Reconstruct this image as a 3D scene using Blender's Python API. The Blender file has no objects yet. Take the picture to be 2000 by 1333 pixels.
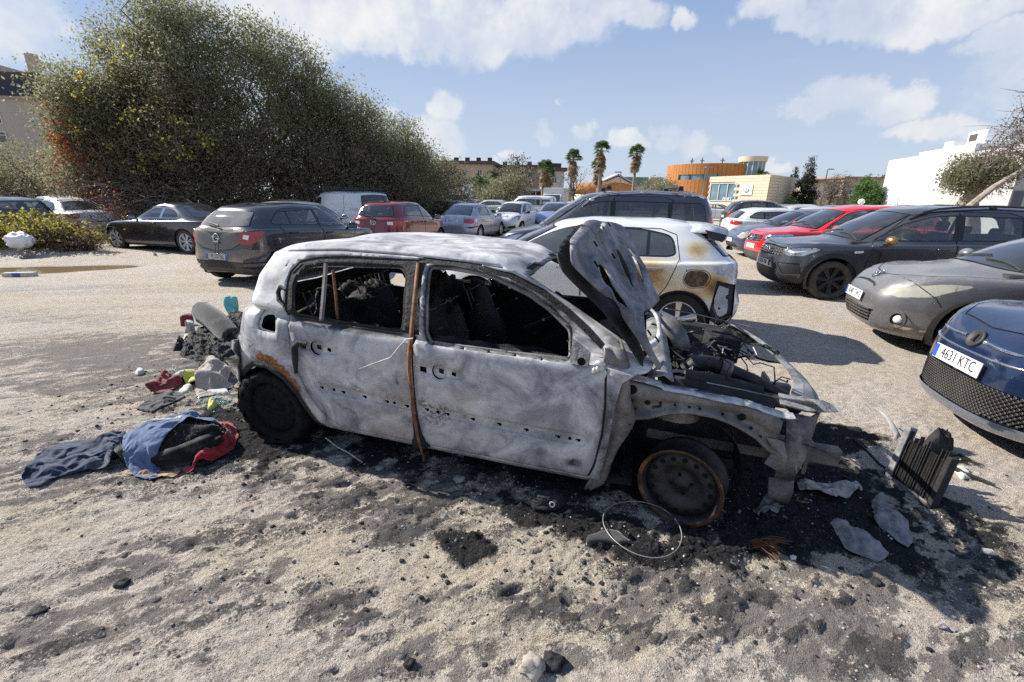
import bpy,bmesh,math,random
import numpy as np
from mathutils import Vector,Matrix
from mathutils.bvhtree import BVHTree
from mathutils.geometry import delaunay_2d_cdt
R=math.radians
PI=math.pi
SC=bpy.context.scene
COL=SC.collection
random.seed(7)
NP=np.random.RandomState(11)
# ------------------------------------------------------------------ camera, sky, sun, exposure
cam_d=bpy.data.cameras.new('camera')
cam=bpy.data.objects.new('camera',cam_d)
COL.objects.link(cam)
SC.camera=cam
cam_d.sensor_width=36.0
cam_d.lens=881.3/2000*36
cam_d.clip_start=0.05
cam_d.clip_end=6000
CAMH=1.653
cam.location=(0,0,CAMH)
_p,_r=0.3081,0.0149
_fw=Vector((0,math.cos(_p),-math.sin(_p)))
_up=Vector((0,math.sin(_p),math.cos(_p)))
_rt=Vector((1,0,0))
_x=_rt*math.cos(_r)+_up*math.sin(_r)
_y=-_rt*math.sin(_r)+_up*math.cos(_r)
cam.rotation_euler=Matrix((_x,_y,-_fw)).transposed().to_euler()
SUN_TO=Vector((-0.92*math.cos(R(37)),0.39*math.cos(R(37)),math.sin(R(37)))).normalized()
sun_d=bpy.data.lights.new('sun','SUN')
sun_d.energy=5.0
sun_d.angle=R(0.53)
sun_d.color=(1.0,0.955,0.88)
sun=bpy.data.objects.new('sun',sun_d)
COL.objects.link(sun)
sun.rotation_euler=SUN_TO.to_track_quat('Z','Y').to_euler()
sun.location=SUN_TO*60
SC.view_settings.view_transform='Standard'
SC.view_settings.look='None'
SC.view_settings.gamma=1
SC.view_settings.use_curve_mapping=False
SC.view_settings.exposure=0.74
SC.cycles.max_bounces=8
SC.cycles.transparent_max_bounces=24
SC.cycles.diffuse_bounces=3
SC.cycles.glossy_bounces=3
SC.cycles.use_denoising=False
# ------------------------------------------------------------------ node helpers
class NT:
 def __init__(s,tree):s.t=tree;s.n=tree.nodes;s.l=tree.links
 def node(s,typ,**kw):
  n=s.n.new(typ)
  for k,v in kw.items():
   if k=='inp':
    for kk,vv in v.items():s.set(n.inputs[kk],vv)
   else:setattr(n,k,v)
  return n
 def set(s,sock,v):
  if isinstance(v,bpy.types.NodeSocket):s.l.new(v,sock)
  else:
   if isinstance(v,(tuple,list)) and len(v)==3 and sock.type=='RGBA':v=(*v,1)
   sock.default_value=v
 def math(s,op,a,b=None,c=None,clamp=False):
  n=s.n.new('ShaderNodeMath');n.operation=op;n.use_clamp=clamp
  s.set(n.inputs[0],a)
  if b is not None:s.set(n.inputs[1],b)
  if c is not None:s.set(n.inputs[2],c)
  return n.outputs[0]
 def vmath(s,op,a,b=None,out=0):
  n=s.n.new('ShaderNodeVectorMath');n.operation=op
  s.set(n.inputs[0],a)
  if b is not None:s.set(n.inputs[1],b)
  return n.outputs[out]
 def mix(s,f,a,b,blend='MIX'):
  n=s.n.new('ShaderNodeMix');n.data_type='RGBA';n.blend_type=blend
  s.set(n.inputs['Factor'],f);s.set(n.inputs[6],a);s.set(n.inputs[7],b)
  return n.outputs[2]
 def ramp(s,f,stops,interp='LINEAR'):
  n=s.n.new('ShaderNodeValToRGB');cr=n.color_ramp;cr.interpolation=interp
  while len(cr.elements)<len(stops):cr.elements.new(0.5)
  for e,(p,c) in zip(cr.elements,stops):
   e.position=p
   e.color=(c,c,c,1) if not isinstance(c,(tuple,list)) else(*c[:3],1)
  s.set(n.inputs[0],f)
  return n.outputs[0]
 def noise(s,vec,scale,detail=3,rough=0.55,dist=0.0,out=0):
  n=s.n.new('ShaderNodeTexNoise')
  if vec is not None:s.set(n.inputs['Vector'],vec)
  n.inputs['Scale'].default_value=scale;n.inputs['Detail'].default_value=detail
  n.inputs['Roughness'].default_value=rough;n.inputs['Distortion'].default_value=dist
  return n.outputs[out]
 def voro(s,vec,scale,feature='F1',out=0,rand=1.0):
  n=s.n.new('ShaderNodeTexVoronoi');n.feature=feature
  if vec is not None:s.set(n.inputs['Vector'],vec)
  n.inputs['Scale'].default_value=scale
  n.inputs['Randomness'].default_value=rand
  return n.outputs[out]
 def smooth(s,x,lo,hi):
  n=s.n.new('ShaderNodeMapRange');n.interpolation_type='SMOOTHSTEP'
  s.set(n.inputs[0],x);n.inputs[1].default_value=lo;n.inputs[2].default_value=hi
  return n.outputs[0]
MATS={}
def new_mat(name):
 m=bpy.data.materials.new(name);m.use_nodes=True
 t=NT(m.node_tree)
 b=m.node_tree.nodes['Principled BSDF']
 MATS[name]=m
 return m,t,b
def bump(t,b,h,strength=0.3,dist=0.01):
 n=t.node('ShaderNodeBump',inp={'Strength':strength,'Distance':dist,'Height':h})
 t.l.new(n.outputs[0],b.inputs['Normal'])
def flat(name,col,rough=0.6,metal=0.0,var=0.12,scale=6.0,coat=0.0,spec=0.5,bmp=0.0,bscale=60,trans=0.0,alpha=None,emit=None):
 """plain material with a little colour variation and optional grain"""
 if name in MATS:return MATS[name]
 m,t,b=new_mat(name)
 if var>0:
  tc=t.node('ShaderNodeTexCoord').outputs['Object']
  f=t.noise(tc,scale,4)
  c=t.ramp(f,[(0.3,tuple(x*(1-var) for x in col)),(0.7,tuple(min(1,x*(1+var)) for x in col))])
  t.l.new(c,b.inputs['Base Color'])
  if bmp>0:bump(t,b,t.noise(tc,bscale,3),bmp,0.01)
 else:b.inputs['Base Color'].default_value=(*col,1)
 b.inputs['Roughness'].default_value=rough
 b.inputs['Metallic'].default_value=metal
 b.inputs['Coat Weight'].default_value=coat
 b.inputs['Specular IOR Level'].default_value=spec
 if trans:b.inputs['Transmission Weight'].default_value=trans
 if emit:b.inputs['Emission Color'].default_value=(*emit[0],1);b.inputs['Emission Strength'].default_value=emit[1]
 return m
def paint(name,col,dust=0.25,metallic=0.0,rough=0.28,dust_col=(0.42,0.36,0.28),low=0.5):
 """car paint: clear coat over colour, dust gathering low down and on upward faces, water spots"""
 if name in MATS:return MATS[name]
 m,t,b=new_mat(name)
 tc=t.node('ShaderNodeTexCoord').outputs['Object']
 geo=t.node('ShaderNodeNewGeometry')
 nz=t.node('ShaderNodeSeparateXYZ',inp={0:geo.outputs['Normal']}).outputs[2]
 z=t.node('ShaderNodeSeparateXYZ',inp={0:tc}).outputs[2]
 n1=t.noise(tc,3.0,5,0.6);n2=t.noise(tc,45.0,3,0.6)
 up=t.math('MULTIPLY',t.smooth(nz,0.2,0.95),0.55)
 lo=t.math('MULTIPLY',t.smooth(z,0.75,0.15),low)
 d=t.math('ADD',t.math('ADD',up,lo),t.math('MULTIPLY',n1,0.5))
 d=t.math('MULTIPLY',d,t.math('ADD',0.45,n2))
 d=t.math('MULTIPLY',t.math('MULTIPLY',d,d),dust*0.9,clamp=True)
 c=t.mix(d,col,dust_col)
 t.l.new(c,b.inputs['Base Color'])
 b.inputs['Metallic'].default_value=metallic
 t.l.new(t.math('ADD',rough,t.math('MULTIPLY',d,0.55),clamp=True),b.inputs['Roughness'])
 t.l.new(t.math('SUBTRACT',1.0,t.math('MULTIPLY',d,1.3),clamp=True),b.inputs['Coat Weight'])
 b.inputs['Coat Roughness'].default_value=0.06
 return m
def glass(name,tint=(0.10,0.13,0.13),clear=0.6,dust=0.1,dust_col=(0.5,0.47,0.42),rough=0.03):
 """thin window glass: tinted see-through with a mirror coat and a film of dust"""
 if name in MATS:return MATS[name]
 m,t,b=new_mat(name)
 out=m.node_tree.nodes['Material Output']
 m.node_tree.nodes.remove(b)
 tr=t.node('ShaderNodeBsdfTransparent',inp={0:tuple(clear*(0.75+0.25*x/max(tint)) for x in tint)})
 gl=t.node('ShaderNodeBsdfGlossy',inp={0:(0.95,0.97,1.0),'Roughness':rough})
 fr=t.node('ShaderNodeFresnel',inp={0:1.52}).outputs[0]
 fr=t.math('ADD',t.math('MULTIPLY',fr,1.5),0.03,clamp=True)
 mx=t.node('ShaderNodeMixShader',inp={0:fr,1:tr.outputs[0],2:gl.outputs[0]})
 tc=t.node('ShaderNodeTexCoord').outputs['Object']
 n=t.math('MULTIPLY',t.math('ADD',t.noise(tc,4,5,0.6),0.25),dust*1.3,clamp=True)
 df=t.node('ShaderNodeBsdfDiffuse',inp={0:dust_col})
 m2=t.node('ShaderNodeMixShader',inp={0:n,1:mx.outputs[0],2:df.outputs[0]})
 t.l.new(m2.outputs[0],out.inputs[0])
 return m
 # ------------------------------------------------------------------ world: Nishita sky with clouds
W=bpy.data.worlds.new('World');SC.world=W;W.use_nodes=True
t=NT(W.node_tree)
bg=W.node_tree.nodes['Background']
sky=t.node('ShaderNodeTexSky',sky_type='NISHITA',sun_disc=False,sun_elevation=R(37),sun_rotation=math.atan2(SUN_TO.x,SUN_TO.y),air_density=1.0,dust_density=0.0,ozone_density=1.6)
tc=t.node('ShaderNodeTexCoord').outputs['Generated']
sp=t.node('ShaderNodeSeparateXYZ',inp={0:tc})
zz=t.math('MAXIMUM',sp.outputs[2],0.02)
den=t.math('ADD',zz,0.10)
flatv=t.node('ShaderNodeCombineXYZ',inp={0:t.math('DIVIDE',sp.outputs[0],den),1:t.math('DIVIDE',sp.outputs[1],den),2:0.0}).outputs[0]
def px_dir(px,py):
 d=_fw+_x*((px-1000)/881.3)-_y*((py-666.5)/881.3)
 return d.normalized()
 # individual clouds stand at fixed compass directions; (pixel, radius in degrees, stretch)
CLOUDS=[(640,30,12,.5),(860,35,13,.42),(1060,30,12,.38),(1210,25,6,.4),(500,-30,13,.6),(760,85,7,.35),(940,75,6,.3),(1510,8,5,.4),(1600,30,6,.35),(1700,45,6,.3),(1850,30,9,.28),(1975,75,4,.5),(862,214,3.0,.9),(755,210,1.6,1),(1052,264,2.4,.7),(835,280,5.5,.7),(1290,262,2.6,.8),(1345,272,3.4,.6),(1425,278,2.2,.6),(1590,222,2.8,.5),(1650,195,3.6,.6),(1735,210,3.8,.6),(1330,30,2.2,.8),(1160,255,2.6,.5),(1225,275,2.4,.6),(40,30,6,.25),(1870,262,6,.35),(1760,262,3.5,.35),(1095,195,1.0,.8),(990,300,1.6,.5),(1780,-30,12,.3),(930,320,5,.3),(1480,325,5,.22),(-300,-60,16,.4),(2300,100,14,.4)]
warp=t.noise(tc,5.5,6,0.62,out=1)
wv=t.vmath('ADD',tc,t.vmath('MULTIPLY',t.vmath('SUBTRACT',warp,(0.5,0.5,0.5)),(0.16,0.16,0.13)))
warp2=t.noise(tc,24,5,0.65,out=1)
wv=t.vmath('ADD',wv,t.vmath('MULTIPLY',t.vmath('SUBTRACT',warp2,(0.5,0.5,0.5)),(0.045,0.045,0.035)))
acc=None
for(px,py,rad,asp) in CLOUDS:
 d=px_dir(px,py)
 v=t.vmath('MULTIPLY',t.vmath('SUBTRACT',wv,tuple(d)),(1,1,1.0/asp))
 ln=t.vmath('LENGTH',v,out=1)
 s_=t.smooth(ln,R(rad)*0.98,R(rad)*0.42)
 acc=s_ if acc is None else t.math('MAXIMUM',acc,s_)
big=t.noise(flatv,0.55,7,0.6)
behind=t.math('MULTIPLY',t.smooth(sp.outputs[1],0.1,-0.3),1.0)
gen=t.math('MULTIPLY',t.smooth(big,0.56,0.68),behind)
dens=t.math('MAXIMUM',acc,gen)
fine=t.noise(tc,15,7,0.66)
mask=t.smooth(t.math('ADD',dens,t.math('MULTIPLY',t.math('SUBTRACT',fine,0.5),1.5)),0.15,1.15)
mask=t.math('MULTIPLY',mask,t.smooth(dens,0.0,0.30),clamp=True)
wisp=t.math('MULTIPLY',t.smooth(t.noise(flatv,0.9,6,0.65),0.52,0.85),0.16)
mask=t.math('MULTIPLY',mask,t.math('ADD',.62,t.math('MULTIPLY',t.smooth(t.noise(tc,6,5,.6),.35,.6),.38)))
mask=t.math('MAXIMUM',mask,wisp)
shade=t.smooth(t.noise(t.vmath('ADD',tc,(0.0,0.0,0.02)),8,5,0.6),0.3,0.75)
ccol=t.mix(shade,(5.3,5.8,6.7),(7.6,7.6,7.5))
hz=t.smooth(sp.outputs[2],0.42,0.0)
skyb=t.mix(0.7,sky.outputs[0],(2.5,3.6,6.1))
skyc=t.mix(t.math('MULTIPLY',hz,0.85),skyb,(5.0,5.75,6.7))
fin=t.mix(mask,skyc,ccol)
t.l.new(fin,bg.inputs[0])
bg.inputs[1].default_value=0.074
# ------------------------------------------------------------------ object helpers
def link(o,parent=None):
 COL.objects.link(o)
 if parent is not None:o.parent=parent
 return o
def tag(o,label=None,cat=None,group=None,kind=None):
 if label:o['label']=label
 if cat:o['category']=cat
 if group:o['group']=group
 if kind:o['kind']=kind
 return o
def thing(name,label,cat,loc=(0,0,0),rotz=0.0,group=None):
 o=bpy.data.objects.new(name,None);o.empty_display_size=0.2
 link(o);o.location=loc;o.rotation_euler=(0,0,rotz)
 return tag(o,label,cat,group)
def mobj(name,verts,faces,mat,parent=None,smooth=False,loc=None,rot=None):
 me=bpy.data.meshes.new(name)
 me.from_pydata([tuple(map(float,v)) for v in verts],[],[tuple(map(int,f)) for f in faces])
 if smooth:me.polygons.foreach_set('use_smooth',[True]*len(me.polygons))
 for m in(mat if isinstance(mat,(list,tuple)) else[mat]):me.materials.append(m)
 me.update()
 o=bpy.data.objects.new(name,me)
 if loc is not None:o.location=loc
 if rot is not None:o.rotation_euler=rot
 return link(o,parent)
class MB:
 """collects simple shapes into one mesh"""
 def __init__(s):s.v=[];s.f=[]
 def add(s,V,F):
  b=len(s.v);s.v+=[tuple(v) for v in V];s.f+=[tuple(i+b for i in f) for f in F];return s
 def box(s,c,d,rz=0.0,M=None,taper=1.0):
  x,y,z=d[0]/2,d[1]/2,d[2]/2
  P=[Vector((sx*x*(taper if sz>0 else 1),sy*y*(taper if sz>0 else 1),sz*z)) for sz in(-1,1) for sx,sy in((-1,-1),(1,-1),(1,1),(-1,1))]
  m=M if M is not None else Matrix.Rotation(rz,3,'Z')
  P=[m@p+Vector(c) for p in P]
  return s.add(P,[(3,2,1,0),(4,5,6,7),(0,1,5,4),(1,2,6,5),(2,3,7,6),(3,0,4,7)])
 def tube(s,pts,r,n=6,cap=True):
  pts=[Vector(p) for p in pts]
  rr=r if isinstance(r,(list,tuple)) else[r]*len(pts)
  V=[];F=[]
  up=Vector((0.13,0.21,0.97))
  for i,p in enumerate(pts):
   d=(pts[min(i+1,len(pts)-1)]-pts[max(i-1,0)]).normalized()
   a=d.cross(up)
   if a.length<1e-3:a=d.cross(Vector((1,0,0)))
   a.normalize();bb=d.cross(a)
   for k in range(n):
    an=2*PI*k/n
    V.append(p+(a*math.cos(an)+bb*math.sin(an))*rr[i])
  for i in range(len(pts)-1):
   for k in range(n):
    F.append((i*n+k,i*n+(k+1)%n,(i+1)*n+(k+1)%n,(i+1)*n+k))
  if cap:F.append(tuple(range(n)));F.append(tuple(range((len(pts)-1)*n,len(pts)*n))[::-1])
  return s.add(V,F)
 def lathe(s,prof,n=32,M=None,close=False):
  """prof: (radius, height) pairs; spun about the local Z axis of M"""
  V=[];F=[];m=M if M is not None else Matrix.Identity(4)
  k=len(prof)
  for i in range(n):
   a=2*PI*i/n
   for(r,h) in prof:V.append(m@Vector((r*math.cos(a),r*math.sin(a),h)))
  for i in range(n):
   j=(i+1)%n
   for q in range(k-(0 if close else 1)):
    q2=(q+1)%k
    F.append((i*k+q,j*k+q,j*k+q2,i*k+q2))
  return s.add(V,F)
 def ell(s,c,r,nu=14,nv=9,M=None,jit=0.0,rng=None):
  V=[];F=[];m=M if M is not None else Matrix.Identity(3)
  for j in range(nv+1):
   ph=PI*j/nv-PI/2
   for i in range(nu):
    a=2*PI*i/nu
    k=1.0+(rng.uniform(-jit,jit) if rng else 0)
    V.append(m@Vector((r[0]*math.cos(ph)*math.cos(a)*k,r[1]*math.cos(ph)*math.sin(a)*k,r[2]*math.sin(ph)*k))+Vector(c))
  for j in range(nv):
   for i in range(nu):
    F.append((j*nu+i,j*nu+(i+1)%nu,(j+1)*nu+(i+1)%nu,(j+1)*nu+i))
  return s.add(V,F)
 def grid(s,P):
  """P: rows of points"""
  h=len(P);w=len(P[0])
  return s.add([p for r in P for p in r],[(j*w+i,j*w+i+1,(j+1)*w+i+1,(j+1)*w+i) for j in range(h-1) for i in range(w-1)])
 def prism(s,poly,z0,z1,M=None):
  m=M if M is not None else Matrix.Identity(4)
  n=len(poly)
  V=[m@Vector((x,y,z0)) for x,y in poly]+[m@Vector((x,y,z1)) for x,y in poly]
  return s.add(V,[tuple(range(n))[::-1],tuple(range(n,2*n))]+[(i,(i+1)%n,n+(i+1)%n,n+i) for i in range(n)])
 def build(s,name,mat,parent=None,smooth=False,**kw):
  return mobj(name,s.v,s.f,mat,parent,smooth,**kw)
def bevel(o,w=0.01,seg=2,ang=35):
 b=o.modifiers.new('bevel','BEVEL');b.width=w;b.segments=seg;b.limit_method='ANGLE';b.angle_limit=R(ang)
 return o
def solid(o,th,off=-1.0,mo=0):
 b=o.modifiers.new('solid','SOLIDIFY');b.thickness=th;b.offset=off;b.material_offset=mo;b.use_rim=True
 return o
def subsurf(o,n=1):
 b=o.modifiers.new('sub','SUBSURF');b.levels=n;b.render_levels=n
 return o
def text_obj(name,body,size,mat,parent,M,extrude=0.001,sx=1.0):
 c=bpy.data.curves.new(name,'FONT');c.body=body;c.size=size;c.align_x='CENTER';c.align_y='CENTER';c.extrude=extrude
 c.resolution_u=3
 tmp=bpy.data.objects.new(name+'_tmp',c);COL.objects.link(tmp)
 dg=bpy.context.evaluated_depsgraph_get()
 me=bpy.data.meshes.new_from_object(tmp.evaluated_get(dg))
 bpy.data.objects.remove(tmp);bpy.data.curves.remove(c)
 me.transform(M@Matrix.Diagonal((sx,1,1,1)))
 me.materials.clear();me.materials.append(mat)
 o=bpy.data.objects.new(name,me)
 return link(o,parent)
 # ------------------------------------------------------------------ car bodies
def lerp_poly(pts,x):
 P=np.array(pts,float)
 return np.interp(x,P[:,0],P[:,1])
def densify(poly,step=0.03,closed=True):
 out=[]
 n=len(poly)
 for i in range(n if closed else n-1):
  a=np.array(poly[i],float);b=np.array(poly[(i+1)%n],float)
  k=max(1,int(np.linalg.norm(b-a)/step))
  for q in range(k):out.append(a+(b-a)*q/k)
 if not closed:out.append(np.array(poly[-1],float))
 return out
def round_poly(poly,r=0.05,n=5):
 """round the corners of a 2-D polygon; r may be a list"""
 out=[];m=len(poly)
 rs=r if isinstance(r,(list,tuple)) else[r]*m
 for i in range(m):
  p=np.array(poly[i],float);a=np.array(poly[i-1],float);b=np.array(poly[(i+1)%m],float)
  da,db=a-p,b-p;la,lb=np.linalg.norm(da),np.linalg.norm(db)
  q=min(rs[i],la*0.48,lb*0.48)
  if q<1e-4:out.append(p);continue
  A=p+da/la*q;B=p+db/lb*q
  for k in range(n+1):
   s=k/n
   out.append((1-s)**2*A+2*s*(1-s)*p+s*s*B)
 return[tuple(x) for x in out]
def inset(poly,d):
 P=np.array(poly,float)[:,:2];n=len(P)
 area=0.5*np.sum(P[:,0]*np.roll(P[:,1],-1)-np.roll(P[:,0],-1)*P[:,1])
 sg=1.0 if area>0 else-1.0
 out=[]
 for i in range(n):
  t1=P[i]-P[i-1];t2=P[(i+1)%n]-P[i]
  n1=np.array((-t1[1],t1[0]));n2=np.array((-t2[1],t2[0]))
  n1=n1/(np.linalg.norm(n1)+1e-9);n2=n2/(np.linalg.norm(n2)+1e-9)
  m=n1+n2;L=np.linalg.norm(m)
  m=m/(L+1e-9)
  k=1.0/max(0.5,L/2)
  out.append(tuple(P[i]+sg*m*d*k))
 return out
def clip_half(poly,p,nrm):
 out=[];n=len(poly);p=np.array(p,float);nrm=np.array(nrm,float)
 for i in range(n):
  a=np.array(poly[i],float);b=np.array(poly[(i+1)%n],float)
  da=np.dot(a-p,nrm);db=np.dot(b-p,nrm)
  if da>=0:out.append(tuple(a))
  if(da>=0)!=(db>=0):out.append(tuple(a+(b-a)*da/(da-db)))
 return out
def ribbon(pl,w):
 P=np.array(pl,float);n=len(P);L=[];Rr=[]
 for i in range(n):
  d=P[min(i+1,n-1)]-P[max(i-1,0)];d=d/(np.linalg.norm(d)+1e-9)
  nn=np.array((-d[1],d[0]))*w/2
  L.append(tuple(P[i]+nn));Rr.append(tuple(P[i]-nn))
 return L+Rr[::-1]
def circle(c,r,n=28,a0=0,a1=360,sx=1.0):
 full=abs(a1-a0)>=360
 return[(c[0]+sx*r*math.cos(R(a0+(a1-a0)*i/(n if full else n-1))),c[1]+r*math.sin(R(a0+(a1-a0)*i/(n if full else n-1)))) for i in range(n)]
def in_poly(P,poly):
 x,y=P[:,0],P[:,1];res=np.zeros(len(P),bool)
 Q=np.array(poly);n=len(Q);j=n-1
 for i in range(n):
  xi,yi=Q[i];xj,yj=Q[j]
  c=((yi>y)!=(yj>y))&(x<(xj-xi)*(y-yi)/((yj-yi)+1e-12)+xi)
  res^=c;j=i
 return res
class Hull:
 """Half of a car body as stacked rings, from the sill to the roof's centre line.
    ring: dict(f=(x,z), r=(x,z), w, z=side polyline or number, nf, nr)"""
 def __init__(s,rings,nF=12,nS=44,nR=12,sub=4,lin=()):
  s.nF,s.nS,s.nR=nF,nS,nR
  rows=[s.ring(rg) for rg in rings]
  G=[];V=[]
  n=len(rows)
  for j in range(n-1):
   p0=rows[max(j-1,0)];p1=rows[j];p2=rows[j+1];p3=rows[min(j+2,n-1)]
   for q in range(sub):
    tt=q/sub
    if j in lin:P=p1+(p2-p1)*tt
    else:
     m1=(p2-p0)*0.5;m2=(p3-p1)*0.5
     if(j-1) in lin:m1=p2-p1
     if(j+1) in lin:m2=p2-p1
     d=np.linalg.norm(p2-p1,axis=1,keepdims=True)
     for mm in(m1,m2):
      l=np.linalg.norm(mm,axis=1,keepdims=True)
      mm*=np.minimum(1.0,1.35*d/(l+1e-9))
     t2,t3=tt*tt,tt**3
     P=(2*t3-3*t2+1)*p1+(t3-2*t2+tt)*m1+(-2*t3+3*t2)*p2+(t3-t2)*m2
    G.append(P);V.append(j+tt)
  G.append(rows[-1]);V.append(n-1.0)
  s.G=np.array(G);s.V=np.array(V)
  s.G[:,:,1]=np.maximum(s.G[:,:,1],0)
  s.nv,s.nu=s.G.shape[:2]
  s.pts=s.G.reshape(-1,3)
  s.par=np.array([(u,v) for v in s.V for u in range(s.nu)],float)
  F=[]
  for j in range(s.nv-1):
   for i in range(s.nu-1):
    a=j*s.nu+i
    F.append((a,a+1,a+s.nu+1));F.append((a,a+s.nu+1,a+s.nu))
  s.F=F
  s.bvh=BVHTree.FromPolygons([Vector(p) for p in s.pts],F,all_triangles=True)
 def ring(s,rg):
  xf,zf=rg['f'];xr,zr=rg['r'];w=rg['w'];nf=rg.get('nf',5);nr=rg.get('nr',6)
  m,a=(xf+xr)/2,(xr-xf)/2
  tf=0.5**(1/nf);tr=0.5**(1/nr)
  X=[];Y=[];K=[]
  for i in range(s.nF):
   t_=tf*i/s.nF
   X.append(-(1-t_**nf)**(1/nf));Y.append(t_);K.append(0.0)
  for i in range(s.nS+1):
   q=-tf+(tf+tr)*i/s.nS
   nn=nf if q<0 else nr
   X.append(q);Y.append((1-abs(q)**nn)**(1/nn));K.append(1.0)
  for i in range(1,s.nR+1):
   t_=tr*(1-i/s.nR)
   X.append((1-t_**nr)**(1/nr));Y.append(t_);K.append(2.0)
  X=np.array(X)*a+m;Y=np.array(Y)*w
  if 'zs' in rg:zside=lerp_poly(rg['zs'],X)
  else:zside=np.full(len(X),rg['z'])
  # front / rear: blend from the centre height to the side height across the nose
  Z=zside.copy()
  n0=s.nF;zc=zside[n0]
  for i in range(n0):k=(i/n0)**2;Z[i]=zf+(zc-zf)*k
  n1=s.nF+s.nS;zc=zside[n1]
  for i in range(1,s.nR+1):k=(1-i/s.nR)**2;Z[n1+i]=zr+(zc-zr)*k
  # ease the side heights towards the nose / tail so there is no step
  if 'taper' in rg:
   for(x0,x1,k0,k1) in rg['taper']:Y=Y*np.interp(X,[x0,x1],[k0,k1])
  return np.stack([X,Y,Z],1)
 def param(s,p,proj):
  if proj=='p':return p
  if proj=='n':
   loc,nrm,idx,dist=s.bvh.find_nearest(Vector(p))
  else:
   if proj=='s':o,d=Vector((p[0],3,p[1])),Vector((0,-1,0))
   elif proj=='f':o,d=Vector((-3,max(p[0],1e-4),p[1])),Vector((1,0,0))
   elif proj=='b':o,d=Vector((9,max(p[0],1e-4),p[1])),Vector((-1,0,0))
   elif proj=='t':o,d=Vector((p[0],max(p[1],1e-4),4)),Vector((0,0,-1))
   loc,nrm,idx,dist=s.bvh.ray_cast(o,d)
   if loc is None:
    q={'s':(p[0],0.75,p[1]),'f':(0,p[0],p[1]),'b':(5,p[0],p[1]),'t':(p[0],p[1],1.5)}[proj]
    loc,nrm,idx,dist=s.bvh.find_nearest(Vector(q))
  f=s.F[idx]
  A,B,C=(s.pts[i] for i in f);P=np.array(loc)
  v0,v1,v2=B-A,C-A,P-A
  d00,d01,d11,d20,d21=v0@v0,v0@v1,v1@v1,v2@v0,v2@v1
  den=d00*d11-d01*d01
  if abs(den)<1e-14:return tuple(s.par[f[0]])
  b=(d11*d20-d01*d21)/den;c=(d00*d21-d01*d20)/den
  return tuple(s.par[f[0]]*(1-b-c)+s.par[f[1]]*b+s.par[f[2]]*c)
 def ev(s,uv):
  uv=np.asarray(uv,float)
  u=np.clip(uv[:,0],0,s.nu-1);v=np.interp(np.clip(uv[:,1],0,s.V[-1]),s.V,np.arange(s.nv))
  i=np.minimum(u.astype(int),s.nu-2);j=np.minimum(v.astype(int),s.nv-2)
  fu=(u-i)[:,None];fv=(v-j)[:,None]
  G=s.G
  return(G[j,i]*(1-fu)+G[j,i+1]*fu)*(1-fv)+(G[j+1,i]*(1-fu)+G[j+1,i+1]*fu)*fv
 def cut(s,feats,vscale=4.0):
  """feats: (label, polygon, projection) later ones win; returns verts, {label: triangles}"""
  pp=[]
  for(lab,poly,proj) in feats:
   step=1.0 if proj=='p' else 0.03
   d=densify(poly,step)
   q=[s.param(tuple(x),proj) for x in d]
   q2=[]
   for x in q:
    x=(min(max(x[0],0),s.nu-1),min(max(x[1],0),s.V[-1])*vscale)
    if not q2 or(abs(x[0]-q2[-1][0])+abs(x[1]-q2[-1][1]))>1e-3:q2.append(x)
   pp.append((lab,q2))
  base=s.par*np.array([1,vscale])
  V2=[Vector(p) for p in base];E=[]
  for lab,q in pp:
   b=len(V2);n=len(q)
   V2+=[Vector(x) for x in q]
   E+=[(b+i,b+(i+1)%n) for i in range(n)]
  vo,eo,fo,*_=delaunay_2d_cdt(V2,E,[],0,1e-4)
  uv=np.array([tuple(x) for x in vo]);T=np.array([tuple(x) for x in fo])
  c=uv[T].mean(axis=1)
  lab=np.zeros(len(T),int);names=['body']
  for l,q in pp:
   if l not in names:names.append(l)
   lab[in_poly(c,q)]=names.index(l)
  uv[:,1]/=vscale
  P=s.ev(uv)
  # orient outward
  a,b_,c_=P[T[:,0]],P[T[:,1]],P[T[:,2]]
  nrm=np.cross(b_-a,c_-a)
  ar=np.linalg.norm(nrm,axis=1)
  e1=uv[T[:,1]]-uv[T[:,0]];e2=uv[T[:,2]]-uv[T[:,0]]
  flip=(e1[:,0]*e2[:,1]-e1[:,1]*e2[:,0])<0
  # u runs front->rear on the +y side, v upward: du x dv points outward when reversed
  T[flip]=T[flip][:,::-1]
  T=T[:,::-1]
  ok=ar>1e-9
  s.uv_out=uv
  return P,{n:T[(lab==k)&ok] for k,n in enumerate(names)}
def mirror_mesh(P,T,both=True):
 used,inv=np.unique(T,return_inverse=True)
 V=P[used].copy();F=inv.reshape(T.shape)
 V[np.abs(V[:,1])<2e-4,1]=0
 if not both:return V,F
 n=len(V);idx=np.arange(n);keep=V[:,1]>0
 m=np.where(keep,np.cumsum(keep)-1+n,idx)
 V2=V[keep]*np.array([1,-1,1])
 return np.concatenate([V,V2]),np.concatenate([F,m[F][:,::-1]])
def vnormals(V,F):
 n=np.zeros_like(V);a,b,c=V[F[:,0]],V[F[:,1]],V[F[:,2]]
 fn=np.cross(b-a,c-a)
 for k in range(3):np.add.at(n,F[:,k],fn)
 return n/(np.linalg.norm(n,axis=1,keepdims=True)+1e-12)
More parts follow.
